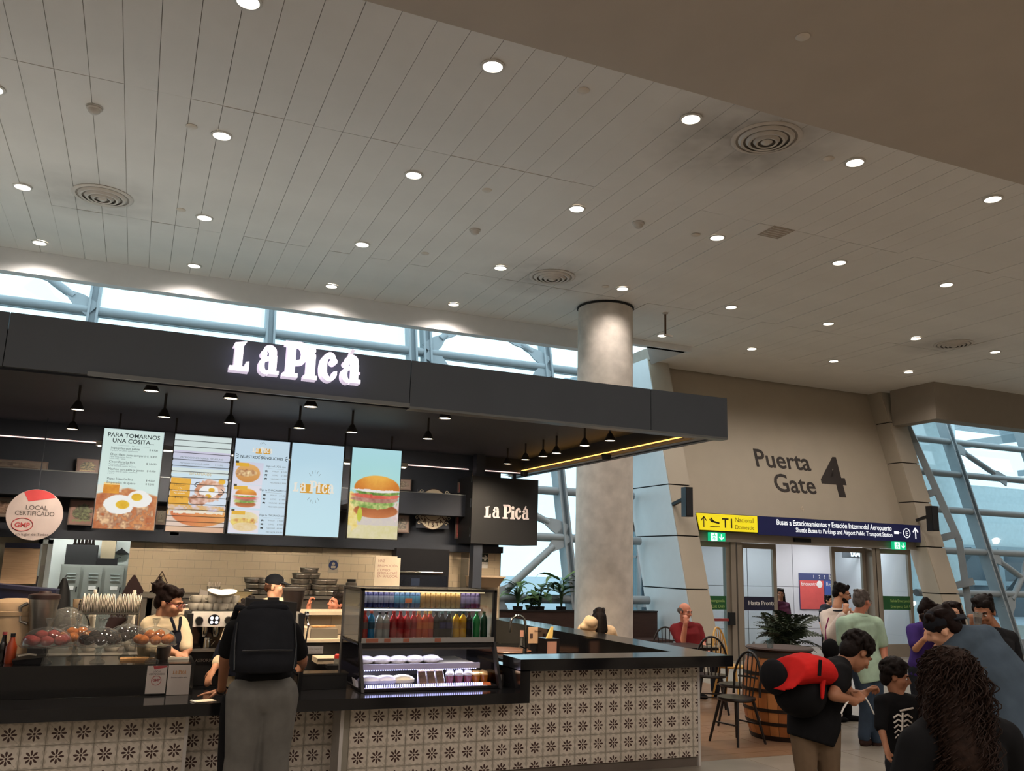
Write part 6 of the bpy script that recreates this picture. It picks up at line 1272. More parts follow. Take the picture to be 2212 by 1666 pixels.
MB().box(x0+.035, x1-.13, 7.42, yb, .905, .925).build('middle_shelf', m_wht, dc); MB().box(x0+.035, x1-.13, 7.395, 7.42, .893, .938).build('shelf_lip', mat('lip_lilac', (206, 200, 220), .4), dc)
for row, (z, y, n_, m) in enumerate(((.885, 7.40, 52, m_vio), (.772, 7.235, 54, m_vio))):
    mb = MB()
    for i in range(n_): xx = x0+.05+(x1-x0-.2)*i/n_; mb.box(xx, xx+.008, y, y+.012, z, z+(.010 if row == 0 else .022))
    o = mb.build('led_dots', m, dc); o['kind'] = 'stuff'
MB().box(x0+.03, x1-.12, 7.225, 7.26, .765, .77).build('led_base', mat('lip_lilac'), dc)
for (z, e, c_) in ((1.37, 7, (.9, .96, 1)), (.88, 7, (.75, .76, 1)), (1.53, 1.0, (1, .86, .66)), (1.05, 2.2, (.85, .85, 1))):  # last entry is added fill for the sandwiches, no strip there
    l = bpy.data.lights.new('cooler_strip_and_fill', 'AREA'); l.shape = 'RECTANGLE'; l.size = 1.05; l.size_y = .03; l.energy = e; l.color = c_; lo = bpy.data.objects.new('cooler_strip_and_fill', l); C.objects.link(lo); lo.location = ((x0+x1)/2-.04, yf+.10 if z > 1 else 7.42, z); lo.rotation_euler = (.35, 0, 0); lo.parent = dc; lo.matrix_parent_inverse = Matrix.Translation(-V(dc.location))
# cans on the top shelf
def can_proto(label, group, m, m2):
    t = thing('drink_can', label, 'can', (0, 0, 0), group); MB().lathe([(0, .001), (.022, .001), (.027, .012), (.027, .122), (.021, .134), (0, .134)], (0, 0, 0), 16).build('can_body', m, t, True); MB().lathe([(0, .132), (.021, .134), (.023, .138), (.021, .138), (.019, .135)], (0, 0, 0), 16).build('can_top', m_chrome, t, True); MB().lathe([(.0272, .04), (.0274, .05), (.0274, .09), (.0272, .10)], (0, 0, 0), 16).build('print_band', m2, t, True); return t
defs = [('navy', 6, (34, 40, 92), (120, 128, 160), 'slim navy and silver drink can at the left of the cooler top shelf'), ('blue', 5, (40, 74, 120), (60, 120, 160), 'slim blue drink can in the cooler, right of the navy cans'), ('gold', 8, (146, 118, 72), (120, 92, 52), 'slim gold drink can in the middle of the cooler top shelf'), ('violet', 4, (56, 46, 92), (110, 104, 150), 'slim violet drink can at the right of the cooler top shelf')]
xa, xb = xat(781, yf+.14, 1.45), xat(1036, yf+.14, 1.45); tot = sum(d[1] for d in defs); i = 0
for nm, n_, c1_, c2_, lab in defs:
    pr_ = can_proto(lab, nm+' cans in the cooler', mat('can_'+nm, c1_, .3, metal=.3), mat('can_band_'+nm, c2_, .35)); pk = snap(pr_)
    for k_ in range(n_):
        q = (xa+(xb-xa)*(i+.5)/tot, yf+.14, 1.397); i += 1
        if k_ == 0: pr_.location = q
        else: dup(pr_, pk, q)
t = thing('price_card', 'small orange price card in front of the blue cans', 'price card', (2.2, yf+.1, 1.42)); a, b = at(876, 1293, yf+.1), at(890, 1303, yf+.1); MB().box(a.x, b.x, yf+.1, yf+.104, b.z, a.z).build('card', mat('card_orange', (214, 120, 70), .5), t); MB().box((a.x+b.x)/2-.01, (a.x+b.x)/2+.01, yf+.104, yf+.108, 1.397, a.z).build('clip', m_clear, t)
# bottles on the main shelf
def bottle_proto(label, group, liq, capc, lab_c, h=.235, r=.032):
    t = thing('drink_bottle', label, 'bottle', (0, 0, 0), group)
    MB().lathe([(0, .001), (r*.85, .001), (r, .012), (r, h*.34), (r*.95, h*.42), (r, h*.52), (r, h*.70), (r*.82, h*.79), (r*.5, h*.86), (r*.40, h*.9), (r*.40, h*.93), (0, h*.93)], (0, 0, 0), 18).build('bottle_body', liq, t, True); MB().lathe([(r*.46, h*.92), (r*.46, h), (0, h)], (0, 0, 0), 14).build('cap', capc, t)
    if lab_c: MB().lathe([(r*1.005, h*.40), (r*1.012, h*.42), (r*1.012, h*.60), (r*1.0, h*.62)], (0, 0, 0), 18).build('label', lab_c, t, True)
    return t
def lq(nm, rgb): return mat('drink_'+nm, rgb, .12, coat=.5, var=.05)
B = [('red sports', 785, 1, (170, 50, 46), (206, 70, 40), (120, 100, 100)), ('blue sports', 799, 1, (36, 120, 170), (206, 90, 50), (40, 70, 90)), ('clear water', 817, 2, None, (40, 40, 44), (170, 150, 146)), ('red', 848, 4, (176, 36, 44), (190, 50, 60), (150, 24, 34)), ('orange', 902, 2, (206, 84, 50), (230, 190, 120), (220, 110, 50)), ('red orange', 927, 1, (190, 70, 60), (226, 190, 90), (206, 110, 60)), ('dark cola', 940, 1, (26, 22, 26), (60, 66, 70), (34, 36, 44)), ('blue-labelled cola', 953, 2, (24, 22, 28), (110, 150, 150), (44, 46, 100)), ('yellow', 984, 2, (224, 170, 40), (60, 90, 80), (200, 150, 60)), ('black', 1011, 1, (26, 26, 30), (40, 90, 70), (44, 40, 60)), ('bright green', 1028, 1, (40, 140, 74), (50, 160, 90), None), ('dark green', 1044, 1, (24, 66, 44), (30, 100, 60), None)]
m_water = mat('drink_clear', (206, 206, 204), .1, trans=.4, var=.02)
for nm, px, n_, liq, cp, lb in B:
    lab = {'red sports': 'red sports drink bottle, first in the cooler bottle row', 'blue sports': 'bright blue sports drink bottle, second in the cooler row'}.get(nm, nm+' drink bottle in the cooler bottle row')
    pr_ = bottle_proto(lab, nm+' bottles in the cooler' if n_ > 1 else None, lq(nm.replace(' ', '_'), liq) if liq else m_water, mat('cap_'+nm.replace(' ', '_'), cp, .4), mat('label_'+nm.replace(' ', '_'), lb, .4) if lb else None, .243 if nm != 'clear water' else .235); pk = snap(pr_)
    for k_ in range(n_):
        q = pt(px+14.5*k_, yf+.075, 1.129)
        if k_ == 0: pr_.location = q
        else: dup(pr_, pk, q)
# wrapped sandwiches on the middle shelf, bags and packs below
m_wrap = mat('cling_wrap', (186, 182, 190), .15, var=.25, scale=30, bump=.5, coat=.5)
for k_, px in enumerate((788, 824, 860, 895, 930)):
    q = pt(px, 7.55, .926); t = thing('wrapped_sandwich', 'plastic-wrapped sandwich on the cooler middle shelf, %s from the left' % ORD[k_], 'sandwich', q, 'wrapped sandwiches in the cooler'); MB().ell(q+V((0, 0, .035)), (.088, .07, .036), n=12, m=7).build('wrap', m_wrap, t, True); MB().ell(q+V((.085, 0, .03)), (.03, .05, .012), n=8, m=5).build('wrap_tail', m_wrap, t, True)
m_bag = mat('paper_bag_white', (214, 212, 226), .6, var=.1, bump=.5)
for k_, (px, m, lab) in enumerate(((797, m_bag, 'white wrapped pastry at the left of the cooler floor'), (832, m_bag, 'second white wrapped pastry on the cooler floor'), (868, mat('cream_cheese', (226, 214, 180), .6, bump=.5), 'cream-coloured wrapped roll in the middle of the cooler floor'))):
    q = pt(px, 7.40, .766); t = thing('wrapped_pastry', lab, 'pastry', q); MB().ell(q+V((0, 0, .04)), (.11, .09, .045), n=12, m=7).build('wrap', m, t, True); MB().hexa([q+V(p) for p in ((-.12, -.05, 0), (-.08, -.05, 0), (-.08, .05, 0), (-.12, .05, 0))], [q+V(p) for p in ((-.14, -.04, .07), (-.10, -.04, .04), (-.10, .04, .04), (-.14, .04, .07))]).build('wrap_corner', m, t)
m_tri = mat('pack_card', (190, 186, 200), .4); m_film = mat('sandwich_fill', (120, 96, 80), .3, var=.4, scale=40)
tp = None
for r in range(3):
    for k_ in range(4):
        q = pt(912+19*r-6*k_*0, 7.36+.085*k_, .766)
        if tp is None:
            tp = thing('sandwich_pack', 'triangular sandwich pack in the rows on the cooler floor', 'sandwich', (0, 0, 0), 'triangular sandwich packs'); MB().slab([(-.035, -.035, 0), (-.035, .04, 0), (-.035, .04, .11)], (.07, 0, 0)).build('wedge', m_tri, tp); MB().slab([(-.03, -.034, .004), (-.03, .036, .104), (.03, .036, .104), (.03, -.034, .004)], (0, -.004, .004)).build('window_film', m_film, tp); pk = snap(tp); tp.location = q
        else: dup(tp, pk, q)
cp_ = None
for r, px in enumerate((975, 995, 1014, 1032, 1049)):
    for k_ in range(4):
        q = pt(px-4, 7.35+.085*k_, .766); amber = r >= 3
        key = 'amber' if amber else 'red'
        if r in (0, 3) and k_ == 0:
            cp_ = thing('dessert_cup', ('orange jelly' if amber else 'red fruit')+' dessert cup with a pale lid on the cooler floor', 'cup', (0, 0, 0), key+' dessert cups'); MB().lathe([(0, .001), (.028, .001), (.036, .075), (0, .075)], (0, 0, 0), 16).build('cup_body', mat('cup_'+key, (190, 110, 40) if amber else (150, 84, 92), .2), cp_, True); MB().lathe([(.037, .074), (.038, .08), (.025, .095 if not amber else .084), (0, .098 if not amber else .085)], (0, 0, 0), 16).build('lid', m_tri if not amber else mat('lid_amber', (214, 170, 110), .3), cp_, True); pk = snap(cp_); cp_.location = q
        else: dup(cp_, pk, q)
for k_ in range(3): q = pt(1030+12*k_, 7.27, .766); t = thing('orange_tag', 'small orange price tag before the dessert cups, %s from the left' % ORD[k_], 'price tag', q, 'orange price tags'); MB().slab([q+V((-.03, 0, 0)), q+V((.03, 0, 0)), q+V((.03, .02, .02)), q+V((-.03, .02, .02))], (0, .002, 0)).build('card', mat('card_orange'), t)
t = thing('white_card', 'white card standing on the worktop at the right foot of the cooler', 'card', (3.07, 7.3, .742)); a, b = at(1079, 1458, 7.35), at(1087, 1480, 7.35); MB().box(a.x, b.x, 7.35, 7.36, .743, a.z).build('card', m_paper, t); MB().box(a.x, b.x, 7.36, 7.40, .743, .75).build('base', m_clear, t)
# ---- bar corner: tap, sink board, tissue box, notices
IZ = .701
q = V((4.62, 9.9, IZ)); tp_ = thing('swan_tap', 'tall arched chrome tap on the sunken worktop behind the bar', 'tap', q); a0 = V((xat(1133, 9.9, IZ), 9.9, IZ)); zt_ = at(1118, 1330, 9.9).z; w_ = (xat(1133, 9.9, zt_)-xat(1101, 9.9, zt_))
pts = [a0, a0+V((0, 0, zt_-IZ-w_/2))]+[V((a0.x-w_/2+w_/2*math.cos(q_), 9.9, zt_-w_/2+w_/2*math.sin(q_))) for q_ in [PI*i/10 for i in range(1, 11)]]+[V((a0.x-w_, 9.9, zt_-w_/2-.1))]
MB().tube(pts, .016, 10).build('spout', m_chrome, tp_, True); MB().lathe([(0, 0), (.04, 0), (.04, .02), (.025, .03), (.025, .12), (0, .12)], a0, 16).build('base', m_chrome, tp_, True); MB().bar(a0+V((.0, -.02, .1)), a0+V((-.08, -.03, .13)), .015, .015).build('lever', m_chrome, tp_)
q = pt(1090, 10.6, IZ); t = lat('round_board', 'round brown chopping board on the sunken worktop by the tap', 'board', q, [(0, .001), (.34, .001), (.35, .012), (.34, .022), (0, .022)], mat('board_brown', (120, 84, 62), .35, var=.2), 36); MB().lathe([(.30, .022), (.305, .024), (.31, .022)], q, 36).build('groove', m_walnut, t)
q = pt(1186, 9.5, IZ); t = thing('tissue_box', 'black napkin dispenser with a yellow napkin sticking out', 'dispenser', q); zz = at(1186, 1379, 9.5).z; MB().box(q.x-.09, q.x+.09, q.y-.09, q.y+.12, IZ, zz).build('case', mat('dispenser_black', (34, 30, 30), .2), t); MB().box(q.x-.07, q.x+.05, q.y-.094, q.y-.09, IZ+.05, zz-.03).build('label', mat('label_peach', (190, 140, 120), .5), t); MB().hexa([(q.x-.03, q.y, zz), (q.x+.04, q.y, zz), (q.x+.04, q.y+.04, zz), (q.x-.03, q.y+.04, zz)], [(q.x+.03, q.y+.01, zz+.13), (q.x+.055, q.y+.01, zz+.13), (q.x+.055, q.y+.03, zz+.13), (q.x+.03, q.y+.03, zz+.13)]).build('napkin', mat('napkin_yellow', (226, 190, 110), .8), t)
a, b = at(1142, 1355, 10.4), at(1165, 1390, 10.4); t = thing('paper_notice', 'cream paper notice leaning inside the black bar by the tap', 'sign', (a.x, 10.4, b.z)); MB().box(a.x, b.x, 10.4, 10.41, b.z, a.z).build('sheet', mat('paper_tan', (200, 164, 130), .7), t); MB().box(a.x+.02, a.x+.06, 10.396, 10.4, b.z+.06, a.z-.08).build('picture', m_sep, t); text('Baño', .03, (a.x+.08, 10.395, a.z-.06), X_, Z_, m_sep, t)
MB().box(a.x+.03, b.x-.03, 10.41, 10.46, IZ, b.z+.01).build('stand', m_plasticblk, t)
a, b = at(1124, 1362, 10.6), at(1131, 1376, 10.6); t = thing('small_card', 'tiny pinkish card behind the tap', 'card', (a.x, 10.6, b.z)); MB().box(a.x, b.x, 10.6, 10.61, b.z, a.z).build('card', mat('label_peach'), t); MB().box(a.x+.01, b.x-.01, 10.61, 10.63, IZ, b.z).build('stand', m_clear, t)
# ================================================================ people
HANDS = []
def skinmat(n, rgb): return mat('skin_'+n, rgb, .55, var=.08, scale=12)
def clothmat(n, rgb, **k): return mat('cloth_'+n, rgb, .85, var=.14, scale=9, **k)
def hairmat(n, rgb): return mat('hair_'+n, rgb, .6, var=.4, scale=40, bump=.4)
class Prims:
    """closed overlapping forms that a voxel remesh melts into one continuous surface"""
    def __init__(s): s.mb = MB()
    def cap(s, a, ra, b, rb): s.mb.cap(a, ra, b, rb, 12); return s
    def ell(s, c, r, ax=None): s.mb.ell(c, r, ax, 14, 9); return s
    def loft(s, secs): s.mb.loft(secs, 18); return s
    def build(s, name, m, parent, voxel=.012, smooth=4):
        o = s.mb.build(name, m, parent)
        r = o.modifiers.new('melt', 'REMESH'); r.mode = 'VOXEL'; r.voxel_size = voxel; r.use_smooth_shade = True
        k = o.modifiers.new('soften', 'SMOOTH'); k.factor = .5; k.iterations = smooth
        return o
def frame(f, up):
    f = V(f).normalized(); u = V(up); u = (u-f*u.dot(f)).normalized(); x = f.cross(u)
    return x, f, u
def hand(P, wr, d, pn, s=1., curl=.5, side=1):
    """palm, four unequal fingers with bent knuckles, and a thumb from the side of the palm; pn: direction the palm faces"""
    d = V(d).normalized(); pn = V(pn); pn = (pn-d*pn.dot(d)).normalized(); x = d.cross(pn)*side
    c = wr+d*.045*s
    P.ell(c, (.040*s, .05*s, .017*s), (x, d, pn)); P.cap(wr-d*.02*s, .027*s, wr+d*.02*s, .026*s)
    for i, L in enumerate((.070, .080, .074, .056)):
        p = wr+d*.085*s+x*(.030-.020*i)*s; a = curl*(.75+.08*i); ang = 0
        for k, f in enumerate((.45, .32, .25)):
            ang += a*(.8, 1.15, .8)[k]; dd = d*math.cos(ang)+pn*math.sin(ang)
            q = p+dd*L*f*s; P.cap(p, (.0095, .0088, .008)[k]*s, q, (.0088, .008, .0072)[k]*s); p = q
    b = wr+d*.03*s+x*.032*s; m1 = b+(d*.5+x*.75+pn*.35).normalized()*.035*s; m2 = m1+(d*.85+x*.1+pn*.45).normalized()*.03*s
    P.cap(b, .014*s, m1, .012*s); P.cap(m1, .0115*s, m2, .009*s)
def head_prims(P, c, fx, hs, neck):
    x, f, u = fx; g = lambda a, b, d: c+(x*a+f*b+u*d)*hs
    P.ell(g(0, -.015, .035), (.076*hs, .095*hs, .085*hs), fx); P.ell(g(0, .022, -.035), (.061*hs, .068*hs, .078*hs), fx); P.ell(g(0, .06, -.088), .026*hs)
    P.cap(g(0, .088, .016), .010*hs, g(0, .110, -.022), .014*hs); P.cap(g(-.040, .080, .026), .012*hs, g(.040, .080, .026), .012*hs)
    for s in (-1, 1): P.ell(g(.037*s, .064, -.022), .026*hs); P.ell(g(.077*s, -.008, -.006), (.011*hs, .021*hs, .033*hs), fx); P.cap(g(.012*s, .096, -.024), .008*hs, g(.013*s, .095, -.026), .008*hs)
    P.cap(g(-.018, .086, -.050), .0075*hs, g(.018, .086, -.050), .0075*hs); P.cap(g(-.015, .084, -.062), .008*hs, g(.015, .084, -.062), .008*hs)
    P.cap(g(0, -.022, -.055), .054*hs, neck, .058*hs)
def limb(P, a, b, c, r0, r1, r2): P.cap(a, r0, b, r1); P.cap(b, r1, c, r2)
def person(label, head, face, neck, sh, el, wr, pelvis, hip, kn, an, up=(0, 0, 1), s=1., skin='tan', shirt=None, sleeve=.8, trousers=None, shoes=None, hair=None, hairc=None,
           glasses=None, hands=(None, None), voxel=.010, eyes=True, tw=(.0, .0), hem=None, beard=None, girth=1., spine=None, collar=None, shtop=-.55, ntop=.3):
    """joints in world metres; pairs are (left of picture, right of picture)"""
    root = thing('person', label, 'person', V((pelvis.x, pelvis.y, 0)))
    fx = frame(face, up); hs = s
    sk = SK[skin]; R = lambda v: v*s*girth
    shc = (sh[0]+sh[1])/2; ax = (sh[1]-sh[0]); W_ = ax.length/2; ax.normalize()
    hx = (hip[1]-hip[0]); hx = hx.normalized() if hx.length > .02 else ax
    mid = spine if spine is not None else (shc*.5+pelvis*.5)
    def torso(P, g, top=.0, bot=0., ntop=.3):
        P_ = [pelvis+(pelvis-mid).normalized()*(.07*s+bot), pelvis, pelvis*.5+mid*.5, mid, mid*.5+shc*.5, shc, neck+(neck-shc)*top]
        if .07*s+bot < 0: P_[1] = P_[0]*.75+mid*.25; P_[2] = P_[0]*.4+mid*.6
        secs = []
        for i, p in enumerate(P_):
            t = i/(len(P_)-1); d = (P_[min(i+1, 6)]-P_[max(i-1, 0)]).normalized(); xx = (hx*(1-t)+ax*t); xx = (xx-d*xx.dot(d)).normalized(); yy = d.cross(xx)
            w = (.150, .168, .150, .150, .165, max(.12, W_/s/girth*.86), .062)[i]; dp = (.105, .118, .105, .105, .115, .085, .055)[i]
            secs.append((p, xx*(R(w)+g), yy*(R(dp)+g)))
        P.loft(secs)
        for k in (0, 1): P.ell(sh[k], R(.058)+g); P.cap(shc+(neck-shc)*ntop, R(.072)+g, sh[k], R(.054)+g)
    B = Prims()
    head_prims(B, head, fx, hs, neck); torso(B, -.012)
    for k in (0, 1):
        if el[k] is None: continue
        limb(B, sh[k], el[k], wr[k], R(.050), R(.040), R(.027))
        if hands[k]: hand(B, wr[k], hands[k][0], hands[k][1], s*.95, hands[k][2] if len(hands[k]) > 2 else .5, hands[k][3] if len(hands[k]) > 3 else (1 if k else -1))
        else: hand(B, wr[k], (wr[k]-el[k]), Vector((0, -1, -.2)), s*.95, .55, 1 if k else -1)
    if kn:
        for k in (0, 1): limb(B, hip[k], kn[k], an[k], R(.075), R(.05), R(.036))
    body = B.build('body', sk, root, voxel, 3)
    if shirt:
        P = Prims(); torso(P, .016, shtop, hem if hem is not None else .06, ntop)
        for k in (0, 1):
            if el[k] is None: continue
            if sleeve <= 1: e = sh[k]*(1-sleeve)+el[k]*sleeve; P.cap(sh[k], R(.074), e, R(.066))
            else: e = el[k]*(2-sleeve)+wr[k]*(sleeve-1); P.cap(sh[k], R(.074), el[k], R(.060)); P.cap(el[k], R(.060), e, R(.046))
        o = P.build('shirt', shirt, root, voxel*1.25, 3)
        if collar: MB().tube([neck+(ax*math.cos(q)*R(.075)+ax.cross(neck-shc).normalized()*math.sin(q)*R(.07))-(neck-shc).normalized()*.03*s for q in [2*PI*i/20 for i in range(21)]], .012*s, 6).build('collar', collar, root, True)
    if trousers and kn:
        P = Prims(); d = (pelvis-mid).normalized()
        P.ell(pelvis+d*.02, (R(.178), R(.125), R(.15)), (hx, d.cross(hx).normalized(), d))
        for k in (0, 1): P.cap(hip[k], R(.102+tw[0]), kn[k], R(.072+tw[0])); P.cap(kn[k], R(.072+tw[0]), an[k]+(kn[k]-an[k])*.06, R(.056+tw[1]))
        P.build('trousers', trousers, root, voxel*1.25, 3)
    if shoes and an:
        ff = V((fx[1].x, fx[1].y, 0)).normalized() if abs(fx[1].z) < .95 else Y_
        for k in (0, 1): P = Prims(); a = an[k]; zz = a.z; P.ell(V((a.x, a.y, zz-.045))+ff*.065*s, (.045*s, .135*s, .04*s), frame(ff, Z_)); P.cap(a, .05*s, a-V((0, 0, .04)), .052*s); P.build('shoe', shoes, root, .012, 3)
    g = lambda a, b, d: head+(fx[0]*a+fx[1]*b+fx[2]*d)*hs
    if eyes:
        for q in (-1, 1):
            e = MB().ell(g(.031*q, .0785, .004), (.0115*hs, .009*hs, .0085*hs), fx).build('eye', M_EYE, root, True)
            MB().ell(g(.031*q, .0855, .004), (.006*hs, .004*hs, .006*hs), fx).build('iris', M_IRIS, e, True)
            MB().tube([g(.015*q, .094, .028), g(.034*q, .092, .034), g(.05*q, .08, .028)], .0045*hs, 6).build('eyebrow', hairc or M_IRIS, root, True)
    r = random.Random(len(label))
    if hair:
        P = Prims()
        if hair in ('short', 'long', 'bun', 'tied'):
            P.ell(g(0, -.026, .052), (.083*hs, .098*hs, .082*hs), fx); P.ell(g(0, -.066, .0), (.074*hs, .052*hs, .075*hs), fx)
            for i in range(26): a = r.uniform(0, 6.28); P.ell(g(.066*math.cos(a), -.02+.08*math.sin(a), .095+r.uniform(-.02, .022)), .02*hs)
            for q in (-1, 1): P.ell(g(.072*q, .0, .03), (.014*hs, .035*hs, .035*hs), fx)
        if hair == 'long':
            P.cap(g(0, -.075, .0), .075*hs, g(0, -.085, -.20), .07*hs)
            for q in (-1, 1): P.cap(g(.062*q, -.02, .02), .036*hs, g(.075*q, -.04, -.17), .038*hs)
        if hair == 'bun':
            P.ell(g(0, -.125, .085), .055*hs)
            for i in range(18): a = r.uniform(0, 6.28); P.cap(g(.03*math.cos(a), -.125, .085+.03*math.sin(a)), .016*hs, g(.07*math.cos(a), -.15+r.uniform(-.03, .03), .09+.075*math.sin(a)), .005*hs)
        if hair == 'curly':
            P.ell(g(0, -.02, .05), (.088*hs, .102*hs, .09*hs), fx); P.ell(g(0, -.07, -.01), (.08*hs, .06*hs, .09*hs), fx)
            for i in range(300):
                a = r.uniform(0, 6.28); e = r.uniform(-.25, 1.5); q = V((math.cos(a)*math.cos(e), math.sin(a)*math.cos(e), math.sin(e)))
                if q.y > .45 and q.z < .45: continue
                P.ell(g(q.x*.098, -.022+q.y*.112, .045+q.z*.100), r.uniform(.010, .020)*hs)
        if hair == 'fringe':
            for q in (-1, 1): P.ell(g(.066*q, -.035, .01), (.022*hs, .06*hs, .045*hs), fx)
            P.ell(g(0, -.085, .0), (.06*hs, .03*hs, .05*hs), fx)
        if hair == 'cap':
            for q in (-1, 1): P.ell(g(.068*q, -.03, .0), (.016*hs, .05*hs, .03*hs), fx)
            P.ell(g(0, -.075, -.01), (.066*hs, .036*hs, .055*hs), fx)
        h = P.build('hair', hairc, root, (.0055 if hair == 'curly' else .008), 1)
    if hair == 'cap':
        P = Prims(); P.ell(g(0, -.012, .062), (.086*hs, .104*hs, .076*hs), fx); c = P.build('cap', CAPM, root, .010, 2)
        P = Prims()
        for q in (-1, -.5, 0, .5, 1): P.cap(g(.055*q, .075, .052), .010*hs, g(.045*q, .17-.03*abs(q), .035), .007*hs)
        P.build('visor', CAPM, c, .007, 2); MB().lathe([(0, .002), (.012*hs, .001), (.012*hs, -.004)], g(0, .092, .075), 10, fx[1]).build('badge', m_white, c)
    if beard:
        P = Prims(); P.cap(g(-.055, .035, -.06), .022*hs, g(0, .075, -.09), .03*hs); P.cap(g(.055, .035, -.06), .022*hs, g(0, .075, -.09), .03*hs); P.cap(g(-.02, .096, -.04), .008*hs, g(.02, .096, -.04), .008*hs); P.build('beard', beard, root, .007, 2)
    if glasses:
        mb = MB()
        for q in (-1, 1):
            c = g(.033*q, .104, .004); mb.tube([c+(fx[0]*math.cos(t)*.024+fx[2]*math.sin(t)*.018)*hs for t in [2*PI*i/16 for i in range(17)]], .0022*hs, 5); mb.tube([g(.057*q, .10, .01), g(.08*q, .02, .012), g(.082*q, -.02, .0)], .0022*hs, 5)
        mb.tube([g(-.01, .106, .008), g(.01, .106, .008)], .0022*hs, 5); mb.build('glasses', glasses, root, True)
    return root
SK = {k: skinmat(k, v) for k, v in {'tan': (196, 140, 108), 'light': (222, 170, 140), 'ruddy': (204, 132, 106), 'brown': (158, 108, 80), 'pale': (226, 184, 160)}.items()}
M_EYE = mat('eye_white', (225, 220, 214), .2, var=.02); M_IRIS = mat('iris_dark', (34, 24, 20), .15); CAPM = clothmat('cap_charcoal', (36, 38, 44))
H_blk = hairmat('black', (26, 20, 18)); H_brn = hairmat('brown', (74, 48, 36)); H_gry = hairmat('grey', (96, 88, 84)); H_dk = hairmat('dark_brown', (28, 18, 16))
T_cream = clothmat('cream_shirt', (214, 196, 164)); T_blk = clothmat('black', (22, 22, 24)); T_char = clothmat('charcoal', (46, 48, 54))
def J(px, py, Y): return at(px, py, Y)
def legs(pel, w, Y, foot=None, kz=.48, dx=0):
    """plain standing legs under a pelvis"""
    h = (pel+V((-w, 0, -.03)), pel+V((w, 0, -.03))); k = (V((pel.x-w, pel.y+.01, kz)), V((pel.x+w, pel.y+.01, kz))); a = (V((pel.x-w-dx, pel.y+.03, .075)), V((pel.x+w+dx, pel.y+.03, .075)))
    return h, k, a

# 1 customer with the big backpack, seen from behind, bent over the counter
Y0 = 6.35
pel = J(568, 1492, Y0); h, k, a = legs(pel, .105, Y0, dx=.02)
cu = person('customer seen from behind with black backpack, black T-shirt and wide grey trousers', J(578, 1352, 6.92), (-.15, .8, -.55), J(572, 1352, 6.72), (J(508, 1362, 6.55), J(628, 1366, 6.55)), (J(487, 1420, 6.6), J(652, 1424, 6.6)), (J(478, 1494, 6.92), J(655, 1436, 7.05)), pel, h, k, a,
    s=1.06, skin='brown', shirt=T_blk, sleeve=.72, trousers=clothmat('grey_trousers', (104, 102, 98)), hair='short', hairc=H_blk, tw=(.03, .05), shoes=T_blk, hands=((V((-.95, .25, -.12)), V((0, 0, -1)), .12, 1), (V((.1, .9, -.3)), V((-1, 0, 0)), .5)), spine=J(570, 1428, 6.38), voxel=.009, eyes=False, hem=-.135)
MB().lathe([(.036, -.014), (.038, 0), (.036, .014)], J(478, 1490, 6.90), 16, (J(478, 1494, 6.92)-J(487, 1420, 6.6))).build('watch_strap', m_plasticblk, cu, True)
bp = thing('backpack', 'large black backpack worn by the customer at the counter', 'backpack', J(575, 1440, 6.2)); P = Prims(); m_bp = clothmat('backpack_black', (30, 31, 35), bump=.2)
c0 = J(575, 1310, 6.36); c1 = J(568, 1452, 6.16)
P.loft([(c0, (.13, 0, 0), (0, .04, 0)), (c0*.9+c1*.1, (.185, 0, 0), (0, .10, 0)), (c0*.7+c1*.3, (.205, 0, 0), (0, .13, 0)), (c0*.4+c1*.6, (.22, 0, 0), (0, .15, 0)), (c0*.12+c1*.88, (.225, 0, 0), (0, .14, 0)), (c1, (.20, 0, 0), (0, .10, 0))]); P.build('bag_body', m_bp, bp, .014, 4)
MB().tube([c0*.35+c1*.65+V((-.16, -.165, 0)), c0*.36+c1*.64+V((0, -.185, 0)), c0*.35+c1*.65+V((.16, -.165, 0))], .006, 6).build('pocket_zip', m_plasticblk, bp, True)
P = Prims(); P.cap(c0+V((-.11, -.03, -.02)), .03, c0+V((.12, -.03, -.01)), .03); P.cap(c0+V((-.08, .02, .0)), .035, c0+V((.08, .02, .01)), .035); P.build('top_fold', m_bp, bp, .012, 2)
for sx_, nm in ((-1, 'strap'), (1, 'strap')): MB().tube([c0+V((sx_*.10, .05, -.03)), c0+V((sx_*.17, .20, -.02)), c0+V((sx_*.19, .28, -.14))], .022, 8).build(nm, m_bp, bp, True)
for sx_ in (-1, 1): MB().tube([c0*.75+c1*.25+V((sx_*.19, -.05, 0)), c0*.4+c1*.6+V((sx_*.20, -.08, 0)), c0*.05+c1*.95+V((sx_*.19, -.06, 0))], .006, 6).build('side_zip', m_plasticblk, bp, True)
q = J(440, 1507, 7.04); t = thing('receipt', 'orange-lit paper slip under the customer\'s left hand on the worktop', 'paper', V((q.x, q.y, .743))); MB().obox(V((q.x, q.y, .746)), (1, .3, 0), (-.3, 1, 0), (0, 0, 1), .08, .05, .002).build('sheet', mat('paper_cream'), t); MB().obox(V((q.x-.07, q.y-.02, .749)), (1, .3, 0), (-.3, 1, 0), (0, 0, 1), .006, .05, .003).build('folded_edge', m_white, t)
t = thing('coat_and_shadow', 'long black jacket hanging down beside the customer\'s left leg', 'jacket', J(487, 1600, 6.6)); P = Prims(); P.loft([(J(490, 1500, 6.55), (.03, 0, 0), (0, .05, 0)), (J(489, 1540, 6.55), (.045, 0, 0), (0, .08, 0)), (J(486, 1640, 6.55), (.05, 0, 0), (0, .09, 0)), (J(484, 1720, 6.55), (.05, 0, 0), (0, .08, 0))]); P.build('cloth', T_blk, t, .014, 3)  # black coat and the shadow beside it, built as one dark form
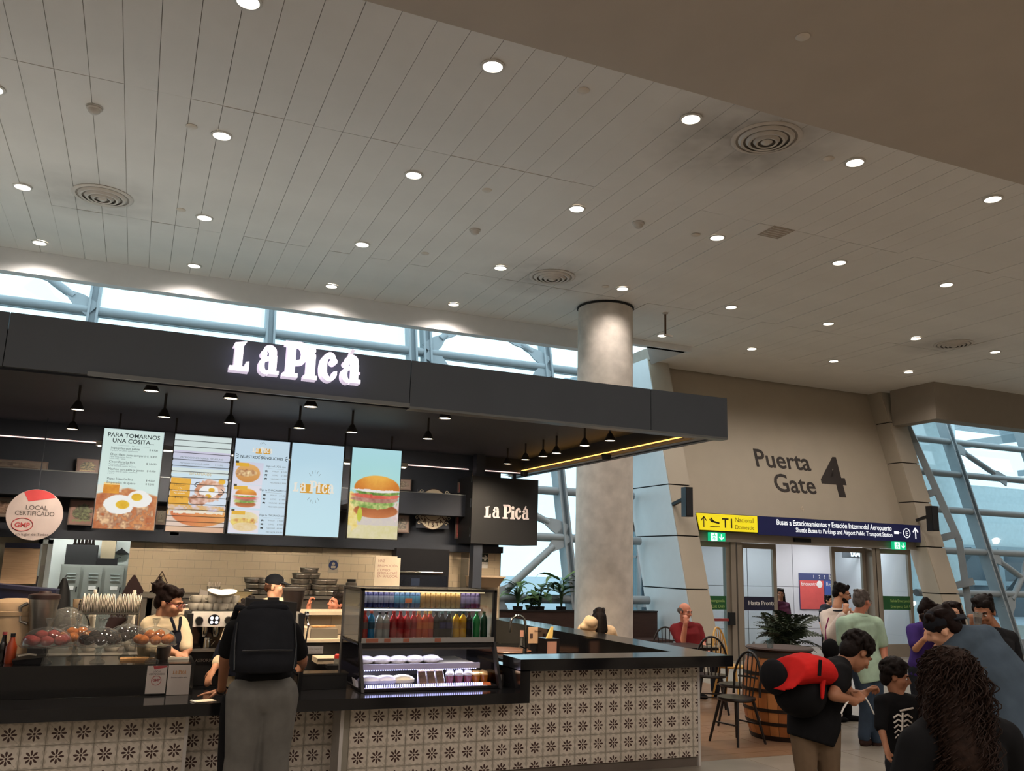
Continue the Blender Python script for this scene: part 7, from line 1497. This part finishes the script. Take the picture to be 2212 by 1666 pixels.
# 2 barista with bun and glasses
Y0 = 8.02
pel = J(352, 1480, Y0); h, k, a = legs(pel, .09, Y0)
ba = person('barista in cream shirt and dark apron, dark hair in a bun, pink glasses', J(366, 1303, Y0-.02), (.86, -.42, -.28), J(352, 1334, Y0), (J(325, 1352, Y0+.05), J(384, 1350, Y0-.02)), (J(330, 1402, Y0-.08), J(398, 1382, Y0-.12)), (J(376, 1411, Y0-.22), J(404, 1408, Y0-.22)), pel, h, k, a,
    s=1.10, skin='tan', shirt=T_cream, sleeve=1.7, trousers=T_blk, hair='bun', hairc=H_dk, glasses=mat('pink_frames', (206, 120, 120), .3), hands=((V((.9, -.3, -.25)), V((0, 0, -1)), .4), (V((-.6, -.3, -.5)), V((-.3, 0, -1)), .4)), spine=J(350, 1420, Y0), girth=1.05, collar=m_white, shoes=T_blk, voxel=.009)
P = Prims(); P.loft([(J(381, 1362, 7.90), (.05, -.02, 0), (.01, .02, 0)), (J(381, 1384, 7.87), (.085, -.03, 0), (.01, .035, 0)), (J(380, 1412, 7.87), (.10, -.03, 0), (.01, .04, 0)), (J(376, 1450, 7.88), (.11, -.02, 0), (.01, .05, 0))]); P.build('apron', clothmat('apron_navy', (30, 32, 42)), ba, .012, 2)
MB().tube([J(369, 1334, 7.90), J(375, 1350, 7.88), J(379, 1364, 7.87)], .012, 6).tube([J(390, 1334, 7.93), J(389, 1350, 7.88), J(386, 1364, 7.87)], .012, 6).build('apron_strap', clothmat('apron_navy', (30, 32, 42)), ba, True)
# 3 man in a dark cap at the pass
Y0 = 10.35
pel = J(596, 1405, Y0); h, k, a = legs(pel, .09, Y0)
person('kitchen worker in dark cap with badge and pale shirt, facing right', J(594, 1268, Y0), (.93, -.36, -.05), J(590, 1296, Y0), (J(568, 1308, Y0+.05), J(618, 1308, Y0-.05)), (J(566, 1345, Y0), J(624, 1345, Y0-.05)), (J(580, 1362, Y0-.15), J(640, 1352, Y0-.2)), pel, h, k, a, s=1.06, skin='light', shirt=T_cream, sleeve=.9, trousers=T_blk, hair='cap', hairc=H_brn, collar=m_white, shoes=T_blk)
# 4 worker behind the pass counter at right, fist raised
Y0 = 10.25
pel = J(748, 1410, Y0+.1); h, k, a = legs(pel, .09, Y0)
person('kitchen worker facing left behind the pass with raised fist and dark cap', J(727, 1305, Y0), (-.92, -.34, .18), J(734, 1330, Y0), (J(706, 1340, Y0-.05), J(756, 1344, Y0+.1)), (J(664, 1345, Y0-.1), J(770, 1385, Y0)), (J(667, 1309, Y0-.12), J(760, 1415, Y0-.1)), pel, h, k, a, up=(.25, 0, 1), s=1.0, skin='ruddy', shirt=T_cream, sleeve=.8, trousers=T_blk, hair='short', hairc=H_blk, hands=((V((.1, -.2, 1)), V((.9, -.2, 0)), 1.25), None), voxel=.009, shoes=T_blk)
# 5 worker hidden behind the customer, cream sleeve showing
Y0 = 7.98
pel = J(533, 1480, Y0); h, k, a = legs(pel, .09, Y0)
p5 = person('worker mostly hidden behind the customer, cream sleeve and dark apron showing at left', J(535, 1328, Y0), (-.5, -.75, -.45), J(535, 1350, Y0), (J(500, 1366, Y0), J(575, 1366, Y0)), (J(478, 1418, Y0-.08), J(590, 1420, Y0)), (J(462, 1446, Y0-.22), J(580, 1460, Y0-.2)), pel, h, k, a, s=1.0, skin='tan', shirt=T_cream, sleeve=1.55, trousers=T_blk, hair='short', hairc=H_blk, shoes=T_blk, hands=((V((-.35, -.4, -.6)), V((.3, .2, -1)), .4), None))
P = Prims(); P.loft([(J(512, 1380, 7.86), (.14, 0, 0), (0, .03, 0)), (J(505, 1420, 7.86), (.18, 0, 0), (0, .04, 0)), (J(508, 1460, 7.86), (.16, 0, 0), (0, .05, 0))]); P.build('apron', clothmat('apron_navy', (30, 32, 42)), p5, .012, 2)
# 6 girl in a cream hoodie, seen from behind, seated past the bar
Y0 = 10.6; pel = V((xat(1285, Y0, .5), Y0, .56))
k = (pel+V((-.1, .42, .0)), pel+V((.12, .42, .0))); a = (V((k[0].x, k[0].y, .075)), V((k[1].x, k[1].y, .075)))
gi = person('seated girl in cream hoodie seen from behind, long dark hair, beside the column', J(1294, 1334, Y0), (.35, .9, -.15), J(1288, 1350, Y0), (J(1260, 1360, Y0), J(1318, 1364, Y0)), (J(1252, 1402, Y0+.08), J(1332, 1400, Y0+.1)), (J(1270, 1425, Y0+.3), J(1318, 1420, Y0+.3)), pel, (pel+V((-.1, .02, 0)), pel+V((.1, .02, 0))), k, a, s=1.0, skin='tan', shirt=clothmat('cream_hoodie', (216, 186, 150)), sleeve=1.9, trousers=T_char, hair='long', hairc=H_blk, shoes=m_white, eyes=False, girth=1.1)
P = Prims(); hc = J(1276, 1344, Y0-.10); P.ell(hc, (.10, .08, .075)); P.cap(hc+V((-.10, .02, -.06)), .05, hc+V((.16, .02, -.06)), .05); P.cap(hc+V((-.03, 0, .04)), .05, hc+V((-.07, .02, -.03)), .05); P.build('hood', clothmat('cream_hoodie', (216, 186, 150)), gi, .012, 2)
# 7 man in the red polo, hand at his mouth, seated
Y0 = 11.2; pel = V((xat(1492, Y0, .5), Y0, .55)); k = (pel+V((-.16, -.42, .0)), pel+V((.14, -.40, .0))); a = (V((k[0].x, k[0].y+.05, .075)), V((k[1].x, k[1].y, .075)))
person('seated bald man in dark red polo shirt, hand held to his mouth', J(1480, 1322, Y0), (.25, -.93, -.18), J(1479, 1346, Y0+.05), (J(1459, 1360, Y0+.05), J(1506, 1358, Y0+.12)), (J(1474, 1392, Y0-.15), J(1516, 1388, Y0+.02)), (J(1481, 1346, Y0-.26), J(1523, 1402, Y0-.25)), pel, (pel+V((-.1, 0, 0)), pel+V((.1, 0, 0))), k, a, s=1.04, skin='ruddy', shirt=clothmat('red_polo', (116, 36, 40)), sleeve=.85, trousers=T_char, hair='fringe', hairc=H_gry, shoes=T_blk, girth=1.15, hands=((V((.1, .15, 1)), V((.2, .95, 0)), 1.1), (V((.2, -.9, -.3)), V((0, 0, -1)), .4)), voxel=.009, collar=clothmat('red_polo', (116, 36, 40)))
# 8 man in white jacket with beard and glasses
Y0 = 8.75; pel = V((xat(1810, Y0, .9), Y0, .90)); h, k, a = legs(pel, .095, Y0, dx=.03)
person('standing man in white jacket and black trousers, black hair, beard and glasses, hand to mouth', J(1818, 1283, Y0), (.75, -.6, -.25), J(1808, 1313, Y0), (J(1784, 1332, Y0+.08), J(1832, 1332, Y0-.06)), (J(1790, 1375, Y0-.1), J(1838, 1372, Y0-.2)), (J(1826, 1322, Y0-.26), J(1850, 1340, Y0-.3)), pel, h, k, a, s=1.02, skin='tan', shirt=clothmat('white_jacket', (214, 200, 190)), sleeve=1.85, trousers=T_blk, hair='short', hairc=H_blk, beard=H_blk, glasses=m_plasticblk, shoes=T_blk, girth=1.1, hem=.14, hands=((V((.3, .1, .9)), V((.5, .6, 0)), 1.0), (V((-.2, 0, .9)), V((-.4, .7, 0)), 1.0)), voxel=.009, collar=T_char)
t = thing('crossbody_bag', 'black bag hanging in front of the man in the white jacket', 'bag', J(1795, 1400, 8.45)); P = Prims(); P.ell(J(1794, 1402, 8.45), (.13, .07, .12)); P.build('bag_body', T_blk, t, .012, 2); MB().tube([J(1785, 1392, 8.45), J(1783, 1360, 8.5), J(1790, 1335, 8.6)], .008, 6).build('strap', clothmat('magenta', (120, 40, 80)), t, True)
# 9 man in the mint polo, from behind, turned right
Y0 = 7.5; pel = V((xat(1872, Y0, .86), Y0, .84)); h = (pel+V((-.09, 0, -.03)), pel+V((.09, 0, -.03))); k = (J(1872, 1530, Y0-.02), J(1893, 1530, Y0-.08)); a = (J(1866, 1596, Y0), J(1893, 1600, Y0-.02))
person('grey-haired man from behind in mint polo shirt and blue jeans, wearing glasses', J(1862, 1300, Y0), (.9, .25, -.12), J(1856, 1326, Y0), (J(1822, 1348, Y0), J(1892, 1348, Y0-.03)), (J(1822, 1400, Y0), J(1908, 1400, Y0-.05)), (J(1836, 1425, Y0-.15), J(1912, 1436, Y0-.15)), pel, h, k, a, s=1.0, skin='ruddy', shirt=clothmat('mint_polo', (180, 208, 186)), sleeve=.75, trousers=clothmat('blue_jeans', (62, 76, 94)), hair='short', hairc=H_gry, glasses=mat('brown_frames', (110, 60, 40), .3), shoes=clothmat('brown_shoes', (60, 44, 40)), girth=1.12, hem=.12, spine=J(1860, 1392, Y0+.04), voxel=.009, collar=clothmat('mint_polo', (180, 208, 186)), tw=(-.005, .0))
# 10 boy with the red and black backpack, bent forward
Y0 = 4.55; d_ = Y0
pel = J(1758, 1560, Y0); h = (J(1735, 1570, Y0+.03), J(1785, 1572, Y0-.03)); k = (J(1742, 1680, Y0), J(1792, 1690, Y0)); a = (V((k[0].x, k[0].y+.05, .075)), V((k[1].x, k[1].y+.05, .075)))
bo = person('curly-haired boy bending forward in black T-shirt and khaki trousers', J(1852, 1412, Y0-.02), (.72, -.1, -.68), J(1824, 1432, Y0), (J(1800, 1442, Y0+.09), J(1818, 1456, Y0-.12)), (J(1836, 1500, Y0+.08), J(1800, 1503, Y0-.2)), (J(1866, 1500, Y0-.02), J(1848, 1515, Y0-.2)), pel, h, k, a, up=(.55, 0, .8), s=.94, skin='brown', shirt=T_blk, sleeve=.55, trousers=clothmat('khaki', (108, 90, 72)), hair='curly', hairc=H_blk, spine=J(1772, 1478, Y0), girth=.95, hem=.05, shoes=T_blk, hands=((V((.6, 0, .35)), V((0, -.5, -.8)), 1.2), (V((.85, .15, .45)), V((.2, .6, -.7)), 1.2)), voxel=.008)
rb = thing('school_backpack', 'red and black backpack on the bending boy', 'backpack', J(1730, 1500, Y0)); m_rb = clothmat('bag_red', (196, 36, 34)); P = Prims()
P.ell(J(1728, 1497, Y0-.05), (.16, .17, .15)); P.ell(J(1735, 1470, Y0-.03), (.15, .16, .11)); P.build('bag_body', T_blk, rb, .011, 3)
P = Prims(); P.loft([(J(1683, 1482, Y0-.10), (.0, .13, 0), (.02, 0, .03)), (J(1700, 1450, Y0-.09), (.0, .17, 0), (.04, 0, .085)), (J(1735, 1444, Y0-.09), (.0, .18, 0), (.02, 0, .095)), (J(1768, 1450, Y0-.07), (.0, .16, 0), (.02, 0, .09)), (J(1785, 1458, Y0-.05), (.0, .11, 0), (.0, 0, .08))]); P.build('red_flap', m_rb, rb, .010, 2)
P = Prims(); P.cap(J(1778, 1448, Y0-.2), .025, J(1776, 1508, Y0-.24), .012); P.build('red_strap', m_rb, rb, .009, 2); MB().bar(J(1772, 1426, Y0-.26), J(1770, 1460, Y0-.275), .02, .006).build('black_stripe', T_blk, rb)
P = Prims(); P.ell(J(1672, 1462, Y0-.02), (.055, .12, .11)); P.build('helmet_pocket', clothmat('shiny_black', (24, 24, 27)), rb, .010, 3)
t = thing('drawstring', 'thin white drawstring hanging from the bending boy\'s hands', 'drawstring', J(1885, 1540, Y0-.25)); MB().tube([J(1870, 1508, Y0-.24), J(1880, 1525, Y0-.24), J(1888, 1543, Y0-.22)], .0045, 6).tube([J(1832, 1514, Y0-.22), J(1822, 1530, Y0-.22), J(1817, 1542, Y0-.22)], .006, 6).build('string', m_white, t, True)
# 11 small boy in the skeleton T-shirt
Y0 = 4.75; pel = J(1950, 1640, Y0); h = (pel+V((-.07, 0, -.02)), pel+V((.07, 0, -.02))); k = (V((h[0].x, Y0, .30)), V((h[1].x, Y0, .30))); a = (V((h[0].x, Y0+.02, .07)), V((h[1].x, Y0+.02, .07)))
kd = person('small curly-haired boy in black T-shirt with white rib-cage print', J(1936, 1462, Y0), (.62, -.72, -.2), J(1938, 1502, Y0), (J(1905, 1518, Y0), J(1975, 1518, Y0)), (J(1903, 1572, Y0-.04), J(1985, 1575, Y0)), (J(1915, 1618, Y0-.12), J(1985, 1620, Y0-.05)), pel, h, k, a, s=.84, skin='brown', shirt=T_blk, sleeve=.95, trousers=T_char, hair='curly', hairc=H_blk, girth=.82, hem=.06, shoes=T_blk, spine=J(1942, 1580, Y0), voxel=.008)
mb = MB()
for i in range(5):
    z = 1548+i*11
    for s_ in (-1, 1): mb.tube([J(1950+s_*3, z, Y0-.125), J(1950+s_*10, z-4, Y0-.122), J(1950+s_*(20-i), z+3, Y0-.10)], .0065-.0006*i, 6)
mb.tube([J(1950, 1540, Y0-.122), J(1948, 1600, Y0-.125)], .007, 6); mb.tube([J(1945, 1536, Y0-.115), J(1972, 1530, Y0-.09)], .007, 6)
mb.build('rib_print', mat('print_white', (206, 200, 192), .8), kd, True)
# 12 woman in black close to the viewer, long curly hair
Y0 = 2.75; pel = J(2075, 1900, Y0); h, k, a = legs(pel, .1, Y0)
wo = person('woman in black close to the viewer, seen from behind with long curly brown hair', J(2050, 1465, Y0), (.55, .82, -.05), J(2066, 1540, Y0), (J(1985, 1612, Y0), J(2165, 1596, Y0-.04)), (J(1945, 1760, Y0+.05), J(2205, 1745, Y0)), (J(1960, 1880, Y0+.1), J(2190, 1880, Y0+.1)), pel, h, k, a, s=1.0, skin='tan', shirt=T_blk, sleeve=.95, trousers=T_char, hair=None, girth=1.12, eyes=False, voxel=.009, hem=.05, shoes=T_blk, ntop=.75)
r_ = random.Random(9); hd = J(2050, 1465, Y0); X3, F3, U3 = frame((.55, .82, -.05), Z_)
gg = lambda a_, b_, c_: hd+X3*a_+F3*b_+U3*c_
P = Prims(); P.ell(gg(0, -.02, .04), (.10, .115, .095), (X3, F3, U3)); P.ell(gg(0, -.08, -.06), (.105, .07, .13), (X3, F3, U3)); P.cap(gg(-.02, -.10, -.1), .09, gg(-.01, -.12, -.30), .085); P.cap(gg(.03, -.11, -.25), .075, gg(.05, -.12, -.42), .04); P.cap(gg(-.06, -.06, -.02), .06, gg(-.09, -.08, -.26), .055)
hm = P.build('hair', hairmat('curl_brown', (40, 28, 23)), wo, .011, 2)
mb = MB()
for i in range(760):
    a_ = r_.uniform(0, 6.28); e_ = r_.uniform(-.1, 1.4); q = V((math.cos(a_)*math.cos(e_), math.sin(a_)*math.cos(e_), math.sin(e_)))
    if q.y > .5 and q.z < .5: continue
    root_ = gg(q.x*.098, -.02+q.y*.108, .035+q.z*.092); L_ = r_.uniform(.15, .72); n_ = 14; ph = r_.uniform(0, 6.28); w_ = r_.uniform(.008, .02); out = (root_-gg(0, -.03, -.02)).normalized(); back = -F3
    pts = []
    for j in range(n_+1):
        t_ = j/n_; b_ = root_+out*(.03*math.sin(min(1, t_*3)*PI/2))+back*(.05*t_)-Z_*(L_*t_**1.3); pts.append(b_+X3*(w_*math.sin(ph+t_*L_*55))+F3*(w_*math.cos(ph+t_*L_*55)))
    mb.tube(pts, [.0032*(1-.6*j/n_) for j in range(n_+1)], 4)
for i in range(420):
    a_ = r_.uniform(-1.1, 1.1)-PI/2; z_ = r_.uniform(-.40, .02); root_ = gg(.105*math.cos(a_)+r_.uniform(-.02, .02)+.03*min(0, z_+.2), -.075+.085*math.sin(a_), z_); n_ = 10; ph = r_.uniform(0, 6.28); w_ = r_.uniform(.01, .022); L_ = r_.uniform(.10, .2); out = (root_-gg(0, -.06, z_)).normalized()
    mb.tube([root_+out*(.012+.02*math.sin(PI*j/n_))-Z_*(L_*j/n_)+X3*(w_*math.sin(ph+j*1.1))+F3*(w_*.7*math.cos(ph+j*1.1)) for j in range(n_+1)], [.003*(1-.5*j/n_) for j in range(n_+1)], 4)
o = mb.build('hair_curls', hairmat('curl_brown', (40, 28, 23)), wo, True); o['kind'] = 'stuff'
MB().ell(J(2122, 1452, Y0-.02), (.008, .008, .012)).build('earring', m_chrome, wo, True)
MB().tube([J(2132, 1442, Y0+.02), J(2122, 1443, Y0-.03), J(2098, 1440, Y0-.03)], .0025, 5).build('glasses_temple', m_plasticblk, wo, True)
# 13-16 the group at the right
Y0 = 7.3; pel = V((xat(1995, Y0, .8), Y0, .82)); h, k, a = legs(pel, .09, Y0)
person('person in purple T-shirt with dark hair, head bowed, left of the group', J(2005, 1322, Y0), (.65, -.5, -.5), J(1998, 1348, Y0), (J(1972, 1362, Y0), J(2030, 1362, Y0)), (J(1978, 1402, Y0-.1), J(2036, 1405, Y0)), (J(2000, 1378, Y0-.28), J(2020, 1400, Y0-.25)), pel, h, k, a, s=1.0, skin='tan', shirt=clothmat('purple_tee', (66, 48, 112)), sleeve=.75, trousers=T_char, hair='short', hairc=H_dk, shoes=T_blk, hands=((V((.4, 0, .8)), V((.3, .8, 0)), 1.0), None))
Y0 = 7.0; pel = V((xat(2075, Y0, .8), Y0, .85)); h, k, a = legs(pel, .09, Y0)
person('woman with long straight dark hair facing left between purple T-shirt and drinking man', J(2060, 1326, Y0), (-.82, -.5, -.1), J(2068, 1354, Y0), (J(2045, 1372, Y0), J(2100, 1372, Y0+.06)), (J(2042, 1415, Y0-.06), J(2110, 1418, Y0)), (J(2035, 1440, Y0-.2), J(2100, 1450, Y0-.15)), pel, h, k, a, s=1.0, skin='light', shirt=T_char, sleeve=.9, trousers=T_blk, hair='long', hairc=H_dk, shoes=T_blk)
Y0 = 5.25; pel = V((xat(2150, Y0, .8), Y0, .84)); h, k, a = legs(pel, .09, Y0)
dk = person('black-haired man in black shirt drinking, at the right edge of the group', J(2125, 1322, Y0), (-.84, -.35, -.38), J(2146, 1358, Y0), (J(2118, 1385, Y0-.1), J(2180, 1380, Y0+.06)), (J(2108, 1430, Y0-.22), J(2200, 1450, Y0)), (J(2104, 1358, Y0-.24), J(2180, 1490, Y0-.1)), pel, h, k, a, s=1.0, skin='brown', shirt=clothmat('black_shirt', (30, 30, 33)), sleeve=1.2, trousers=T_char, hair='short', hairc=H_blk, shoes=T_blk, hands=((V((.15, .1, 1)), V((.3, .9, 0)), .9), None), voxel=.008)
q = J(2112, 1338, Y0-.30); t = thing('drink_glass', 'clear plastic cup at the drinking man\'s mouth', 'cup', q-V((0, 0, .05))); MB().lathe([(.026, -.05), (.034, .05), (.031, .05), (.024, -.045), (0, -.045)], q, 16, (.25, .1, 1)).build('cup_wall', m_clear, t, True); MB().lathe([(0, -.03), (.026, -.03), (.03, .01), (0, .01)], q, 14, (.25, .1, 1)).build('drink', mat('cola_brown', (50, 26, 18), .2), t, True)
Y0 = 4.15
pel = J(2205, 1610, Y0-.1); h = (pel+V((-.09, 0, 0)), pel+V((.09, 0, 0))); k = (V((pel.x-.05, Y0-.02, .46)), V((pel.x+.14, Y0-.05, .46))); a = (V((k[0].x, Y0-.05, .075)), V((k[1].x, Y0-.08, .075)))
lc = person('person from behind in blue-grey T-shirt and backwards dark cap leaning over the table', J(2036, 1358, Y0+.16), (-.45, .72, -.5), J(2078, 1376, Y0+.08), (J(2052, 1424, Y0+.12), J(2130, 1378, Y0+.08)), (J(2018, 1500, Y0+.2), J(2190, 1470, Y0-.05)), (J(2006, 1545, Y0+.36), J(2205, 1535, Y0+.1)), pel, h, k, a, up=(-.5, .3, .8), s=1.06, skin='light', shirt=clothmat('slate_tee', (74, 88, 102)), sleeve=.8, trousers=clothmat('blue_jeans', (62, 76, 94)), hair='short', hairc=H_dk, shoes=T_blk, spine=J(2170, 1470, Y0-.02), girth=1.15, eyes=False, hem=.08, shtop=-.12, ntop=.7)
P = Prims(); X4, F4, U4 = frame((-.45, .72, -.5), (-.5, .3, .8)); hd4 = J(2036, 1358, Y0+.16); P.ell(hd4-F4*.012+U4*.058, (.094, .108, .082), (X4, F4, U4)); cp4 = P.build('cap', CAPM, lc, .010, 2); P = Prims()
for q in (-1, -.5, 0, .5, 1): P.cap(hd4+X4*.05*q-F4*.10+U4*.03, .010, hd4+X4*.04*q-F4*.165-U4*.0, .008)
P.build('visor', CAPM, cp4, .008, 2)
# 17-18 people beyond the doors
Y0 = 16.1; pel = V((xat(1690, Y0, .9), Y0, .92)); h, k, a = legs(pel, .09, Y0)
person('person in maroon top with long dark hair beyond the left door leaf', J(1686, 1284, Y0), (-.6, -.75, -.1), J(1686, 1300, Y0), (J(1676, 1307, Y0), J(1700, 1308, Y0)), (J(1674, 1330, Y0), J(1704, 1330, Y0)), (J(1678, 1348, Y0-.1), J(1700, 1350, Y0-.1)), pel, h, k, a, s=.98, skin='brown', shirt=clothmat('maroon_top', (84, 44, 66)), sleeve=1.6, trousers=clothmat('blue_jeans', (62, 76, 94)), hair='long', hairc=H_blk, shoes=T_blk, voxel=.012)
Y0 = 15.9; pel = V((xat(1786, Y0, .9), Y0, .92)); h, k, a = legs(pel, .09, Y0)
person('dark-haired person just visible behind the man in the white jacket', J(1791, 1298, Y0), (.3, -.9, 0), J(1789, 1314, Y0), (J(1776, 1322, Y0), J(1802, 1322, Y0)), (J(1773, 1345, Y0), J(1805, 1345, Y0)), (J(1776, 1362, Y0-.1), J(1802, 1362, Y0-.1)), pel, h, k, a, s=.95, skin='tan', shirt=T_char, sleeve=.8, trousers=T_blk, hair='short', hairc=H_blk, shoes=T_blk, voxel=.012)
# table, bag and plate at the lower right
q = J(2200, 1480, 4.4); t = thing('dining_table', 'table with a pale edge partly visible at the right frame edge', 'table', V((q.x+.3, 4.7, 0))); tz = atz(2190, 1530, .76).z
e0 = pt(2150, 4.55, .72); MB().box(e0.x-.08, e0.x+1.6, 4.55, 5.02, .685, .72).build('tabletop', mat('table_laminate', (186, 164, 136), .5), t)
for x_, y_ in ((e0.x, 4.62), (e0.x+1.5, 4.62), (e0.x, 4.92), (e0.x+1.5, 4.92)): MB().box(x_, x_+.05, y_, y_+.05, 0, .685).build('leg', m_dark, t)
q = J(2212, 1478, 4.8); t = thing('dark_bag', 'dark padded bag at the right frame edge beside the leaning person', 'bag', V((q.x, q.y, .722))); P = Prims(); P.ell(V((q.x+.05, 4.85, .90)), (.16, .14, .18)); P.build('bag_body', T_char, t, .013, 3); MB().tube([V((q.x-.03, 4.8, 1.05)), V((q.x+.05, 4.8, 1.14)), V((q.x+.13, 4.8, 1.05))], .012, 6).build('handle', T_blk, t, True)
q = J(2206, 1497, 4.5); t = thing('white_takeaway_box', 'white takeaway box at the right frame edge under the dark bag', 'box', V((q.x+.06, 4.62, .722))); MB().hexa([V((q.x-.01, 4.56, .722)), V((q.x+.2, 4.56, .722)), V((q.x+.2, 4.72, .722)), V((q.x-.01, 4.72, .722))], [V((q.x-.03, 4.55, .80)), V((q.x+.22, 4.55, .80)), V((q.x+.22, 4.73, .80)), V((q.x-.03, 4.73, .80))]).build('tray', m_white, t); MB().box(q.x-.035, q.x+.225, 4.545, 4.735, .80, .815).build('lid', m_white, t)
# ================================================================ bake text and modifiers into plain meshes
bpy.context.view_layer.update()
dg = bpy.context.evaluated_depsgraph_get()
for o in [o for o in bpy.data.objects if o.type == 'FONT' or (o.type == 'MESH' and o.modifiers)]:
    me = bpy.data.meshes.new_from_object(o.evaluated_get(dg)); me.name = o.name
    if o.type == 'MESH':
        o.modifiers.clear(); o.data = me; me.polygons.foreach_set('use_smooth', [True]*len(me.polygons))
    else:
        n = bpy.data.objects.new('tmp', me); C.objects.link(n); nm = o.name.split('.')[0]
        n.parent = o.parent; n.matrix_parent_inverse = o.matrix_parent_inverse.copy(); n.matrix_basis = o.matrix_basis.copy()
        bpy.data.objects.remove(o); n.name = nm
